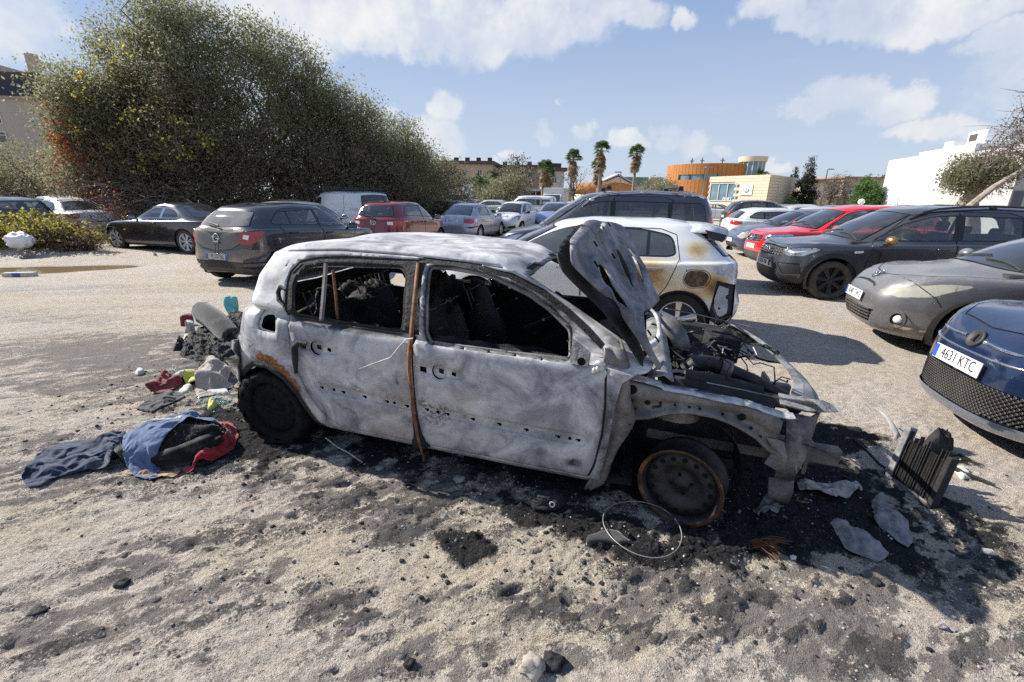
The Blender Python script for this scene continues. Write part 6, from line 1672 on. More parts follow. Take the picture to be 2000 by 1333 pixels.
gr=np.clip(grey*1.3+(1.5*nz2+.8*nz3)*(.15+.85*near)*(.45+grey)+.09*near,0,1)
crust=clod*near*np.clip(.25+1.6*grey+.9*black,0,1)
sand=np.clip(.5+1.6*fbm(GX*1.1,GY*1.1,41,4,.55)+.55*pblob(1000,1100,.9,.35,10)+.4*pblob(1400,1150,.5,.25)+.3*pblob(560,1080,.5,.2),0,1)
# puddle in the track at left
pa,pb,pc=gpos(-10,528),gpos(120,524),gpos(238,519)
pud=np.maximum.reduce([blob((pa[0]+pb[0])/2,(pa[1]+pb[1])/2,1.5,.62,18),blob((pb[0]+pc[0])/2-.1,(pb[1]+pc[1])/2,1.0,.42,18)])
pud2=pblob(5,506,.8,.35,15)
wet=np.clip(1.7*pud+.9*pblob(60,565,1.8,.35,15)+.5*pblob(330,565,1.2,.25,8)+1.2*pud2+.8*fbm(U*1.5,Vv*6,91,3)*blob(-9,8.5,4,2.2,15),0,1)
hgt=.030*fbm(GX*.55,GY*.55,1,3)+(.034*fbm(U*2.2,Vv*5.5,5,4,.55)*.8+.009*fbm(GX*9,GY*9,9,4,.6))*(.30+.45*near)
rid=1-2.2*np.abs(fbm(U*8+.5*warp,Vv*26,15,3,.6))
hgt+=near*(.011*np.clip(rid,-.4,1)*np.clip(.55+1.8*fbm(GX*2.3,GY*2.3,16,3),0,1)+.008*fbm(GX*34,GY*34,19,2,.8))
hgt+=.014*crust+ash*.022*np.abs(fbm(GX*22,GY*22,23,3,.65))+.010*np.clip(ash,0,1)
# ruts running across the lot
for(yy,dp) in((7.6,.03),(8.3,.025),(6.4,.02)):
 c0=GY-(yy+.20*(GX+6));hgt+=-dp*np.exp(-(c0/.16)**2)*np.exp(-((GX+7)/6)**2)+dp*.6*np.exp(-((c0-.3)/.14)**2)*np.exp(-((GX+7)/6)**2)
hgt-=.085*np.clip(pud,0,1)+.06*np.clip(pud2,0,1)
# a low bank under the bramble and bushes
hgt+=.22*blob(-14.2,13.2,3.0,1.1,-18)+.25*np.clip((GY-17-.30*(GX+12))/3,0,1)*(GX<-3)*np.exp(-((GX+14)/9)**2)*0
far=np.clip((np.hypot(GX,GY)-60)/200,0,1);hgt=hgt*(1-far)
def ground_z(x,y):
 i=int(np.clip(np.searchsorted(gx,x)-1,0,len(gx)-2));j=int(np.clip(np.searchsorted(gy,y)-1,0,len(gy)-2))
 fx=(x-gx[i])/(gx[i+1]-gx[i]);fy=(y-gy[j])/(gy[j+1]-gy[j])
 return float((hgt[j,i]*(1-fx)+hgt[j,i+1]*fx)*(1-fy)+(hgt[j+1,i]*(1-fx)+hgt[j+1,i+1]*fx)*fy)
def grid_mesh(name,Xg,Yg,Zg,mat):
 h,w=Xg.shape;n=h*w
 me=bpy.data.meshes.new(name)
 co=np.stack([Xg,Yg,Zg],-1).reshape(-1,3).astype(np.float32)
 idx=np.arange(n).reshape(h,w)
 q=np.stack([idx[:-1,:-1],idx[:-1,1:],idx[1:,1:],idx[1:,:-1]],-1).reshape(-1,4)
 me.vertices.add(n);me.vertices.foreach_set('co',co.ravel())
 me.loops.add(q.size);me.loops.foreach_set('vertex_index',q.ravel().astype(np.int32))
 me.polygons.add(len(q));me.polygons.foreach_set('loop_start',(np.arange(len(q))*4).astype(np.int32))
 me.polygons.foreach_set('use_smooth',np.ones(len(q),bool))
 me.update(calc_edges=True);me.materials.append(mat)
 return me
def mk_ground():
 m,t,b=new_mat('dirt')
 tc=t.node('ShaderNodeTexCoord').outputs['Object']
 A=lambda nm:t.node('ShaderNodeAttribute',attribute_name=nm).outputs['Fac']
 ash_,gr_,cru,snd,wt=A('ash'),A('grey'),A('crust'),A('sand'),A('wet')
 n1=t.noise(tc,1.7,6,.62);n2=t.noise(tc,14,6,.68);n3=t.noise(tc,95,4,.7);n4=t.noise(tc,320,2,.6)
 st=t.node('ShaderNodeMapping',inp={'Vector':tc,'Rotation':(0,0,R(-28)),'Scale':(5,19,8)}).outputs[0]
 ns=t.noise(st,1.6,6,.66,.4)
 pale=t.ramp(n2,[(.30,(0.36,0.302,0.247)),(.5,(0.465,0.398,0.330)),(.7,(0.56,0.49,0.412))])
 tan=t.ramp(n2,[(.30,(0.34,0.278,0.205)),(.5,(0.45,0.378,0.288)),(.7,(0.53,0.46,0.36))])
 c=t.mix(t.smooth(t.math('ADD',snd,t.math('MULTIPLY',t.math('SUBTRACT',n1,.5),.9)),.35,.80),pale,tan)
 c=t.mix(t.math('MULTIPLY',t.smooth(ns,.52,.70),.42),c,(0.17,0.155,0.14))
 n5=t.noise(tc,52,5,.75,.5)
 c=t.mix(t.math('MULTIPLY',t.smooth(n3,.54,.66),.5),c,(0.115,0.10,0.088))
 c=t.mix(t.math('MULTIPLY',t.smooth(n5,.58,.68),.42),c,(0.085,0.076,0.068))
 c=t.mix(t.math('MULTIPLY',t.smooth(n3,.47,.36),.45),c,(0.70,0.64,0.55))
 c=t.mix(t.math('MULTIPLY',t.smooth(n4,.60,.70),.5),c,(0.80,0.76,0.70))
 g_=t.math('ADD',gr_,t.math('ADD',t.math('MULTIPLY',t.math('SUBTRACT',ns,.5),.9),t.math('ADD',t.math('MULTIPLY',t.math('SUBTRACT',n3,.5),1.3),t.math('MULTIPLY',t.math('SUBTRACT',n5,.5),1.2))))
 c=t.mix(t.math('MULTIPLY',t.smooth(g_,.30,.72),.82),c,t.ramp(n4,[(.35,(0.085,0.076,0.070)),(.65,(0.185,0.168,0.155))]))
 k_=t.math('ADD',cru,t.math('ADD',t.math('MULTIPLY',t.math('SUBTRACT',n3,.5),1.2),t.math('MULTIPLY',t.math('SUBTRACT',n5,.5),.9)))
 c=t.mix(t.math('MULTIPLY',t.smooth(k_,.42,.68),.85),c,t.ramp(n2,[(.35,(0.028,0.027,0.026)),(.65,(0.095,0.092,0.088))]))
 a_=t.math('ADD',ash_,t.math('ADD',t.math('MULTIPLY',t.math('SUBTRACT',n2,.5),1.0),t.math('MULTIPLY',t.math('SUBTRACT',n3,.5),.55)))
 blk=t.ramp(n3,[(.35,(0.010,0.010,0.010)),(.55,(0.024,0.023,0.022)),(.68,(0.075,0.07,0.066)),(.78,(0.26,0.25,0.24))])
 c=t.mix(t.smooth(a_,.30,.62),c,blk)
 w_=t.smooth(t.math('ADD',wt,t.math('MULTIPLY',t.math('SUBTRACT',n2,.5),.5)),.35,.75)
 c=t.mix(w_,c,t.mix(n2,(0.12,0.105,0.09),(0.30,0.275,0.25)))
 t.l.new(c,b.inputs['Base Color'])
 t.l.new(t.math('SUBTRACT',.95,t.math('MULTIPLY',w_,.42)),b.inputs['Roughness'])
 b.inputs['Specular IOR Level'].default_value=.25
 vo=t.voro(tc,130);vo2=t.voro(tc,46)
 h=t.math('ADD',t.math('MULTIPLY',n2,.28),t.math('ADD',t.math('MULTIPLY',n3,.75),t.math('MULTIPLY',n4,.30)))
 h=t.math('ADD',h,t.math('MULTIPLY',t.smooth(vo,.42,.0),.30))
 h=t.math('ADD',h,t.math('MULTIPLY',ns,.5))
 bump(t,b,h,1.0,.02)
 return m
gm=mk_ground()
gme=grid_mesh('ground',GX,GY,hgt,gm)
for nm,a in(('ash',ash),('grey',gr),('crust',crust),('sand',sand),('wet',wet)):
 at_=gme.attributes.new(nm,'FLOAT','POINT');at_.data.foreach_set('value',a.ravel().astype(np.float32))
ground=bpy.data.objects.new('ground',gme);link(ground);tag(ground,kind='structure')
# muddy water
m,t,b=new_mat('muddy_water')
tc=t.node('ShaderNodeTexCoord').outputs['Object']
b.inputs['Base Color'].default_value=(0.26,0.185,0.10,1);b.inputs['Roughness'].default_value=.04;b.inputs['Specular IOR Level'].default_value=.5
bump(t,b,t.noise(tc,6,3),.03,.01)
for(q,rx,ry,zz) in(((pa[0]+pc[0])/2,2.9,1.5,-.032),):
 b=MB();cx,cy=(pa[0]+pc[0])/2+.1,(pa[1]+pc[1])/2
 b.add([(cx+math.cos(a)*3.4*math.cos(R(18))-math.sin(a)*1.3*math.sin(R(18)),cy+math.cos(a)*3.4*math.sin(R(18))+math.sin(a)*1.3*math.cos(R(18)),-.030) for a in np.linspace(0,2*PI,41)[:-1]],[tuple(range(40))])
 tag(b.build('puddle_water',m),kind='structure')
b=MB();q=gpos(5,506)
b.add([(q[0]+1.2*math.cos(a),q[1]+.6*math.sin(a),-.026) for a in np.linspace(0,2*PI,25)[:-1]],[tuple(range(24))]);tag(b.build('puddle_water',m),kind='structure')
# grit: small stones and char crumbs nobody could count
flat('stone',(0.36,0.32,0.27),.9,var=.35,scale=8);flat('pale_stone',(0.62,0.60,0.56),.85,var=.15,scale=8)
def pebble(rg,r):
 b=MB();b.ell((0,0,0),(1,1,1),6,4);V=np.array(b.v);V*=1+.28*rg.randn(len(V),1)*.6
 V[:6]=V[:6].mean(axis=0);V[-6:]=V[-6:].mean(axis=0)
 return V*r,b.f
rg=np.random.RandomState(3)
protos=[pebble(rg,np.array((1,.8,.55))) for _ in range(6)]
def scatter(name,n,mat,size,fn):
 Vs,Fs,o=[],[],0;got=0;tries=0
 while got<n and tries<n*30:
  tries+=1
  x,y=fn(rg)
  s_=size[0]+(size[1]-size[0])*rg.rand()**4
  V,F=protos[rg.randint(6)]
  a=rg.rand()*6.28;c_,s2=math.cos(a),math.sin(a)
  W_=V*s_;Vs.append(np.stack([W_[:,0]*c_-W_[:,1]*s2+x,W_[:,0]*s2+W_[:,1]*c_+y,W_[:,2]+ground_z(x,y)+s_*.15],1))
  Fs.append(np.array(F)+o);o+=len(V);got+=1
 o_=mobj(name,np.concatenate(Vs),np.concatenate(Fs),mat)
 tag(o_,kind='stuff');return o_
def f_near(rg):return(rg.uniform(-3.6,3.2),1.05+4.2*rg.rand()**1.8)
def f_char(rg):
 k=rg.randint(5);c=((1.1,1.95,.5,.25),(1.9,2.1,.4,.25),(0,1.9,.7,.35),(-1.9,2.7,.45,.3),(-2.9,3.6,.6,.5))[k]
 return(c[0]+rg.randn()*c[2],max(1.1,c[1]+rg.randn()*c[3]))
tag(scatter('gravel',2600,MATS['stone'],(.002,.009),f_near),'small tan stones strewn over the dirt in front of the burnt car','gravel')
tag(scatter('char_crumbs',3000,MATS['char'],(.003,.016),f_char),'black char crumbs lying thickly round the burnt car','char crumbs')
tag(scatter('white_chips',240,MATS['pale_stone'],(.002,.008),lambda r:f_char(r) if r.rand()<.5 else f_near(r)),'pale chips and glass crumbs scattered about the scorched dirt','chips')
# ------------------------------------------------------------------ trees and bushes
def leaf_mat(name,cols,trans=0.35,rough=0.6):
 m,t,b=new_mat(name)
 out=m.node_tree.nodes['Material Output']
 a=t.node('ShaderNodeAttribute',attribute_name='tone').outputs['Fac']
 k=len(cols)
 c=t.ramp(a,[(i/(k-1),cl) for i,cl in enumerate(cols)])
 t.l.new(c,b.inputs['Base Color']);b.inputs['Roughness'].default_value=rough;b.inputs['Specular IOR Level'].default_value=.3
 tr=t.node('ShaderNodeBsdfTranslucent',inp={0:c})
 mx=t.node('ShaderNodeMixShader',inp={0:trans,1:b.outputs[0],2:tr.outputs[0]})
 t.l.new(mx.outputs[0],out.inputs[0])
 return m
 # tone 0..1: brown twig, dull green, olive, grey green, yellow green
leaf_mat('olive_leaf',[(0.27,0.205,0.155),(0.24,0.200,0.130),(0.190,0.190,0.092),(0.23,0.232,0.125),(0.35,0.35,0.22)],.55)
leaf_mat('vine_leaf',[(0.10,0.065,0.045),(0.20,0.13,0.055),(0.26,0.25,0.055),(0.46,0.41,0.07),(0.62,0.55,0.14)],.45)
leaf_mat('red_leaf',[(0.16,0.035,0.02),(0.34,0.07,0.03),(0.42,0.14,0.04),(0.45,0.30,0.06)])
leaf_mat('twig_leaf',[(0.085,0.068,0.055),(0.13,0.105,0.085),(0.17,0.14,0.115),(0.13,0.13,0.08)],.15)
leaf_mat('pale_leaf',[(0.14,0.12,0.08),(0.22,0.21,0.12),(0.30,0.29,0.18),(0.40,0.38,0.26)])
leaf_mat('fresh_leaf',[(0.03,0.06,0.015),(0.06,0.12,0.03),(0.10,0.19,0.05),(0.16,0.26,0.08)])
leaf_mat('conifer_leaf',[(0.05,0.035,0.028),(0.045,0.045,0.03),(0.04,0.055,0.03),(0.07,0.075,0.045)])
leaf_mat('palm_leaf',[(0.24,0.15,0.08),(0.30,0.21,0.11),(0.09,0.10,0.04),(0.08,0.13,0.04),(0.14,0.19,0.07)])
flat('bark',(0.12,0.095,0.075),.95,var=.4,scale=9,bmp=.9,bscale=16)
flat('pale_bark',(0.27,0.225,0.18),.95,var=.35,scale=7,bmp=1.0,bscale=12)
flat('twig',(0.13,0.105,0.085),.95,var=.3,scale=12)
flat('dry_grass',(0.36,0.27,0.14),.95,var=.35,scale=9)
def leaf_mesh(name,C,size,tone,mat,parent,rg,elong=2.2,upb=0.3):
 """many small pointed leaves; C (n,3) centres, size (n,), tone (n,)"""
 n=len(C)
 d=rg.normal(size=(n,3));d[:,2]+=upb;d/=np.linalg.norm(d,axis=1,keepdims=True)
 e=rg.normal(size=(n,3));e-=d*np.sum(e*d,axis=1,keepdims=True);e/=np.linalg.norm(e,axis=1,keepdims=True)
 L=size[:,None]*.5*d;Wd=size[:,None]*.5/elong*e
 V=np.empty((n,4,3),np.float32);V[:,0]=C-L;V[:,1]=C+Wd;V[:,2]=C+L;V[:,3]=C-Wd
 me=bpy.data.meshes.new(name)
 me.vertices.add(n*4);me.vertices.foreach_set('co',V.ravel())
 me.loops.add(n*4);me.loops.foreach_set('vertex_index',np.arange(n*4,dtype=np.int32))
 me.polygons.add(n);me.polygons.foreach_set('loop_start',np.arange(n,dtype=np.int32)*4)
 me.update(calc_edges=True);me.materials.append(mat)
 a=me.attributes.new('tone','FLOAT','FACE');a.data.foreach_set('value',np.clip(tone,0,1).astype(np.float32))
 o=bpy.data.objects.new(name,me);link(o,parent);o['kind']='stuff'
 return o
def crown_pts(rg,blobs,nclump,per,spread,surf=.55,drop=0.0):
 """leaf positions gathered in clumps through the volume of a few ellipsoids"""
 vol=np.array([r[0]*r[1]*r[2] for c,r in blobs])**.75;vol/=vol.sum()
 ci=rg.choice(len(blobs),nclump,p=vol)
 d=rg.normal(size=(nclump,3));d/=np.linalg.norm(d,axis=1,keepdims=True)
 rad=np.where(rg.rand(nclump)<surf,rg.uniform(.82,1.06,nclump),rg.uniform(.25,.9,nclump))
 cen=np.array([blobs[i][0] for i in ci])+d*np.array([blobs[i][1] for i in ci])*rad[:,None]
 sp=spread*rg.uniform(.55,1.4,nclump)
 k=rg.poisson(per,nclump)+4
 idx=np.repeat(np.arange(nclump),k)
 P=cen[idx]+np.clip(rg.normal(size=(len(idx),3)),-1.7,1.7)*sp[idx][:,None]*np.array((1,1,.8))
 return cen,P,idx
def limbs(b,rg,base,targets,r0,n=5):
 """tapered, crooked limbs from a base point out to the targets"""
 for tg in targets:
  p0=np.array(base,float);p1=np.array(tg,float);L=np.linalg.norm(p1-p0)
  pts=[]
  for k in range(n+1):
   s_=k/n
   p=p0+(p1-p0)*s_;p=p+rg.normal(size=3)*L*.045*(0<k<n);p[2]+=.10*L*math.sin(PI*s_)
   pts.append(tuple(p))
  b.tube(pts,[max(.006,r0*(1-.85*k/n)) for k in range(n+1)],5)
def tree(name,label,cat,base,blobs,nclump,per,spread,leaf,mat,trunk_r,group=None,tonefn=None,seed=0,bark='bark',nl=9,twigs=60,stems=1,surf=.55):
 rg=np.random.RandomState(seed)
 root=thing(name,label,cat,base,0,group)
 cen,P,idx=crown_pts(rg,blobs,nclump,per,spread,surf)
 tone=rg.normal(.5,.16,len(P))+rg.normal(0,.14,nclump)[idx]
 if tonefn:tone=tone+tonefn(P)
 ok=P[:,2]>.05
 leaf_mesh('crown',P[ok],leaf*rg.uniform(.6,1.4,ok.sum()),tone[ok],MATS[mat],root,rg)
 b=MB()
 zmin=min(c[2]-r[2]*.5 for c,r in blobs)
 for s_ in range(stems):
  o=np.array([(s_-(stems-1)/2)*trunk_r*5,rg.normal()*.2,-.1]);fork=o+np.array([rg.normal()*.2,rg.normal()*.2,max(.5,zmin)])
  b.tube([tuple(o),tuple(o+(fork-o)*.5+rg.normal(size=3)*.05),tuple(fork)],[trunk_r*1.25,trunk_r,trunk_r*.8],8)
  sel=cen[rg.choice(nclump,min(nl,nclump),replace=False)]
  limbs(b,rg,fork,sel,trunk_r*.55)
 b.build('trunk',MATS[bark],root,True)
 if twigs:
  b=MB()
  for k in range(twigs):
   c=cen[rg.randint(nclump)];q=c+rg.normal(size=3)*np.array((.7,.7,.9))*spread*1.1
   m_=(c+q)/2+rg.normal(size=3)*.1
   b.tube([tuple(c),tuple(m_),tuple(q)],[.016,.011,.004],3,False)
  b.build('twig',MATS['twig'],root)['kind']='stuff'
 return root
G_B='big wild bushes behind the parked cars'
hi=lambda z0,z1,a,b_:(lambda P:a+(b_-a)*np.clip((P[:,2]-z0)/(z1-z0),0,1))
BUSH=[  # x, y, blobs, clumps, label
((-17.6,20.5),[((0,0,2.4),(1.7,1.7,2.4)),((.3,0,4.6),(1.4,1.4,1.7)),((-.4,-.2,5.4),(.9,.9,1.1))],230,'leftmost tall wild bush hung with red creeper'),((-16.2,21.5),[((0,0,3.0),(2.5,2.2,3.0)),((.1,0,6.3),(1.4,1.4,2.0)),((-1.0,0,5.2),(1.1,1.1,1.5))],360,'tall olive-green wild bush second from the left of the clump'),((-13.6,21.5),[((0,0,3.2),(2.6,2.2,3.2)),((.5,0,6.6),(1.5,1.5,2.3)),((-.9,0,7.9),(1.1,1.0,1.7))],400,'tallest wild bush of the clump, its top reaching the clouds'),((-10.5,22.5),[((0,0,2.8),(2.6,2.2,2.9)),((.5,0,5.8),(1.6,1.5,2.1)),((-.9,0,7.4),(1.2,1.2,1.4))],360,'tall wild bush with pale sky gaps, above the black two-door car'),((-7.9,23.5),[((0,0,2.4),(2.5,2.1,2.6)),((-.2,0,4.8),(1.6,1.5,1.7)),((-1.1,0,6.2),(.9,.9,1.0))],300,'mid-height wild bush behind the dusty dark hatchback'),((-6.2,25.5),[((0,0,2.0),(2.4,2.1,2.2)),((-.3,0,3.9),(1.9,1.7,1.6))],240,'rounded wild bush rising behind the white panel van'),((-5.2,30.0),[((0,0,1.7),(2.5,2.2,2.0)),((-.6,0,3.2),(1.7,1.6,1.4))],220,'lowest bush at the right end of the clump, behind the black hatchback')]
for k,((x,y),bl,nc,lb) in enumerate(BUSH):
# lower half is leafless brown vine, the tops stay olive green
 top=max(c[2]+r[2] for c,r in bl)
 fn=(lambda P,top=top,k=k:-.30+.55*np.clip((P[:,2]-top*.28)/(top*.55),0,1)+.22*np.sin(P[:,0]*1.3+k)*np.cos(P[:,2]*1.1+k*2)*.8)
 tree('wild_bush',lb,'bush',(x,y,0),bl,int(nc*1.45),120,.40,.115,'olive_leaf',.17,G_B,fn,100+k,nl=9,twigs=90,stems=3)
 # red and yellow creeper on the left flank
rg=np.random.RandomState(8)
def creeper(name,label,base,blobs,nclump,per,spread,leaf,mat,seed,lo=-.05):
 root=thing(name,label,'creeper',base,0)
 r_=np.random.RandomState(seed);cen,P,idx=crown_pts(r_,blobs,nclump,per,spread,.7)
 tone=r_.normal(.55,.2,len(P))+r_.normal(0,.12,nclump)[idx];ok=P[:,2]>lo
 leaf_mesh('leaves',P[ok],leaf*r_.uniform(.6,1.4,ok.sum()),tone[ok],MATS[mat],root,r_,1.4)
 b=MB()
 for k in range(40):
  c=cen[r_.randint(nclump)];q=cen[r_.randint(nclump)]
  if np.linalg.norm(c-q)<2.2:b.tube([tuple(c),tuple((c+q)/2+r_.normal(size=3)*.15),tuple(q)],.012,3,False)
 if b.v:b.build('stem',MATS['twig'],root)['kind']='stuff'
 return root
creeper('red_creeper','red autumn creeper trailing down the left side of the big bushes',(-17.0,18.9,0),[((-.4,0,3.8),(.5,.4,1.1)),((.2,0,2.5),(.5,.4,.8)),((-.6,0,2.9),(.4,.4,.6)),((-.1,0,1.4),(.5,.4,.5))],34,16,.22,.11,'red_leaf',5)
creeper('yellow_creeper','yellow-green creeper leaves scattered over the left bush',(-16.4,18.9,0),[((.4,0,5.2),(.9,.4,.7)),((-.5,0,4.4),(.7,.5,.8)),((2.8,0,3.4),(2.0,.5,1.2)),((1.2,0,6.6),(.9,.5,.5))],34,18,.20,.11,'vine_leaf',6)
creeper('red_creeper','thin red creeper stems beside the nose of the black two-door car',(-13.6,15.9,0),[((0,0,.9),(.3,.3,.8)),((-.4,0,1.6),(.6,.4,.6))],16,9,.16,.07,'red_leaf',9)
# twiggy brown tangle in front of the bushes
def tangle(label,base,ext,n,seed,mat='twig',name='bramble_tangle',r=.008):
 r_=np.random.RandomState(seed);root=thing(name,label,'bush',base,0);b=MB()
 for k in range(n):
  p=np.array((r_.normal()*ext[0],r_.normal()*ext[1],abs(r_.normal())*ext[2]*.4));d=r_.normal(size=3)*np.array((1,.6,.8));d[2]=abs(d[2]);d/=np.linalg.norm(d);pts=[p.copy()]
  for q in range(4):p=p+d*.28+r_.normal(size=3)*.07;d[2]-=.22;pts.append(p.copy())
  b.tube([tuple(x) for x in pts],[r,r,r*.8,r*.6,r*.3],3,False)
 b.build('stem',MATS[mat],root)['kind']='stuff'
 return root
tangle('dry brown bramble tangle between the silver saloon and the black two-door car',(-14.2,17.2,0),(1.4,.8,2.0),500,3)
tangle('dry straw-coloured grass tuft beside the front wheel of the black two-door car',(-13.2,13.6,0),(.55,.3,.45),260,4,'dry_grass','dry_grass_tuft',.005)
# bramble patch at the left edge
rt=thing('bramble_patch','low bramble patch with yellow-green leaves at the left edge of the lot','bush',(-13.4,12.6,.1),D(-10))
r_=np.random.RandomState(12)
cen,P,idx=crown_pts(r_,[((-1.7,0,.45),(1.5,.7,.62)),((0,.1,.42),(1.3,.7,.58)),((1.0,.1,.28),(1.0,.6,.40)),((-3.2,0,.5),(1.3,.7,.6))],330,42,.13,.75)
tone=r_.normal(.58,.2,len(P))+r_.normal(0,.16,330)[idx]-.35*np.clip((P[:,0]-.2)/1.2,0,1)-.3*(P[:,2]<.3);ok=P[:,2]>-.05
leaf_mesh('leaves',P[ok],.075*r_.uniform(.6,1.4,ok.sum()),tone[ok],MATS['vine_leaf'],rt,r_,1.3)
b=MB()
for k in range(420):
 c=cen[r_.randint(330)];q=c+r_.normal(size=3)*np.array((.35,.25,.2));b.tube([tuple(c),tuple((c+q)/2+np.array((0,0,.08))),tuple(q)],.007,3,False)
b.build('stem',MATS['twig'],rt)['kind']='stuff'
tree('hedge_bush','dark green hedge bush below the apartment block at far left','bush',(-26.5,25.5,0),[((0,0,1.8),(3.4,2.0,2.1)),((-2.6,0,2.0),(2.6,2.0,2.2)),((2.2,0,1.5),(2.2,1.6,1.8))],520,46,.34,.12,'olive_leaf',.15,None,lambda P:-.08+.1*np.clip((P[:,2]-1.5)/2,0,1),31,twigs=60,stems=2)
tree('hedge_bush','olive shrub behind the silver hatchback, darkest at the left margin','bush',(-31.5,26.0,0),[((0,0,1.9),(3.2,2.0,2.3))],300,46,.34,.12,'olive_leaf',.15,None,lambda P:P[:,2]*0-.05,32,twigs=40,stems=2)
# shrubs and trees of the middle distance
def spot(px,Y):v=at(px,400,Y);return(v.x,Y,0)
tree('pale_shrub','light green shrub standing alone behind the white people carrier','bush',spot(985,42),[((0,0,1.6),(2.2,1.6,1.5)),((.9,0,2.9),(1.3,1.2,1.2)),((-1.2,0,1.2),(1.3,1.2,1.1))],240,40,.30,.16,'pale_leaf',.10,None,None,41,nl=8,twigs=60)
tree('leafless_tree','grey leafless tree rising out of the light green shrub','tree',spot(1008,45),[((0,0,3.2),(1.6,1.3,1.9))],130,22,.34,.17,'twig_leaf',.12,None,None,42,nl=12,twigs=160)
tree('leafless_tree','bare branching tree in front of the curved rust-brown roof','tree',spot(1122,52),[((0,0,3.0),(2.0,1.2,1.8))],60,8,.3,.15,'twig_leaf',.13,None,None,43,nl=22,twigs=160)
tree('olive_tree','round pale olive tree beside the rust-brown drum building','tree',spot(1285,55),[((0,0,2.4),(2.3,1.8,1.6)),((1.3,0,1.7),(1.2,1.2,1.2))],240,40,.32,.17,'pale_leaf',.16,None,None,44,nl=8,twigs=60)
tree('dark_shrub','dark green shrub in front of the terracotta apartment block','bush',spot(845,48),[((0,0,1.8),(2.2,1.8,2.0)),((.6,0,3.1),(1.2,1.0,1.2))],240,40,.34,.17,'olive_leaf',.12,None,lambda P:P[:,2]*.06-.05,45,nl=8,twigs=60)
tree('conifer','dark pointed conifer right of the sandstone building','tree',spot(1568,62),[((0,0,1.8),(1.5,1.3,1.6)),((0,0,3.6),(1.05,1.0,1.4)),((0,0,5.2),(.6,.6,1.3)),((.1,0,6.4),(.25,.25,.8))],300,34,.22,.20,'conifer_leaf',.14,None,None,46,nl=10,twigs=60)
tree('cypress','narrow dark cypress tip showing above the sandstone roof','tree',spot(1541,85),[((0,0,2.5),(.9,.8,2.6)),((0,0,5.0),(.55,.5,1.9)),((0,0,6.6),(.25,.25,.8))],150,30,.2,.22,'fresh_leaf',.14,None,lambda P:P[:,2]*0-.45,47,nl=4,twigs=0)
tree('green_shrub','bright green shrub at the foot of the conifer','bush',spot(1545,58),[((0,0,1.0),(1.0,.9,1.0))],70,34,.2,.18,'fresh_leaf',.06,None,None,48,nl=4,twigs=0)
tree('leafless_tree','leafless tree with wide grey branches before the tan house','tree',spot(1612,55),[((0,0,2.6),(1.5,1.2,1.6)),((.9,0,3.6),(.9,.9,1.0))],110,12,.32,.15,'twig_leaf',.13,None,None,49,nl=22,twigs=220)
tree('leafless_tree','second leafless tree at the right of the tan house front','tree',spot(1642,58),[((0,0,2.8),(1.3,1.2,1.7))],90,12,.32,.15,'twig_leaf',.12,None,None,50,nl=20,twigs=180)
tree('green_tree','fresh green broadleaf tree beside the white modern building','tree',spot(1688,50),[((0,0,2.0),(1.4,1.2,1.5)),((-.2,0,3.3),(.9,.8,.9))],170,36,.28,.22,'fresh_leaf',.12,None,None,51,nl=10,twigs=20)
tree('green_tree','dark rounded tree top peeping over the tan house roof','tree',spot(1722,80),[((0,0,4.2),(2.2,1.8,1.8))],120,36,.36,.25,'fresh_leaf',.16,None,lambda P:P[:,2]*0-.35,52,nl=6,twigs=0)
b=MB();q0,q1=at(1765,396,30),at(1870,396,30)
rt=thing('clipped_hedge','low clipped green hedge along the foot of the white building','hedge',(q0.x,31.0,0),D(-8))
r_=np.random.RandomState(60);n=9000
P=np.stack([r_.uniform(0,4.6,n),r_.uniform(-.5,.5,n),r_.uniform(.3,1.55,n)],1)
leaf_mesh('leaves',P,np.full(n,.11),r_.normal(.35,.2,n),MATS['fresh_leaf'],rt,r_,1.6)
b.box((2.3,0,.75),(4.4,.8,1.4));b.build('stems',MATS['bark'],rt)
# old olive with a gnarled trunk, and the leaning tree at the right
def gnarled(label,base,blobs,nclump,seed,path,radii,leaf='olive_leaf',tf=.12,per=44,limbs_n=14,lsize=.12):
 root=thing('olive_tree',label,'tree',base,0)
 r_=np.random.RandomState(seed);cen,P,idx=crown_pts(r_,blobs,nclump,per,.26,.6)
 tone=r_.normal(.55,.18,len(P))+r_.normal(0,.14,nclump)[idx]+tf
 leaf_mesh('crown',P,lsize*r_.uniform(.6,1.4,len(P)),tone,MATS[leaf],root,r_)
 b=MB()
 for s_ in range(7):
  a=s_*2*PI/7;off=np.array((math.cos(a),math.sin(a),0))*radii[0]*.55
  b.tube([tuple(np.array(p)+off*(1-.75*k/(len(path)-1))*(1+.2*math.sin(3*k+s_))) for k,p in enumerate(path)],[r0*.52 for r0 in radii],7)
 limbs(b,r_,path[-1],cen[r_.choice(nclump,limbs_n,replace=False)],radii[-1]*.5)
 b.build('trunk',MATS['pale_bark'],root,True)
 b=MB()
 for k in range(420):
  c=cen[r_.randint(nclump)];q=c+r_.normal(size=3)*.45;b.tube([tuple(c),tuple((c+q)/2+r_.normal(size=3)*.06),tuple(q)],[.014,.01,.004],3,False)
 b.build('twig',MATS['twig'],root)['kind']='stuff'
 return root
v0=at(1885,396,24)
gnarled('old olive with a thick gnarled trunk and round crown, before the white building',(v0.x,24,0),[((.05,0,3.1),(1.15,1.0,.80)),((1.0,0,3.3),(.9,.8,.7)),((-.7,0,2.8),(.6,.6,.5))],250,71,[(.25,0,-.1),(.2,0,.7),(.15,0,1.5),(.3,0,2.3)],[.80,.60,.50,.42])
v1=at(1920,396,20)
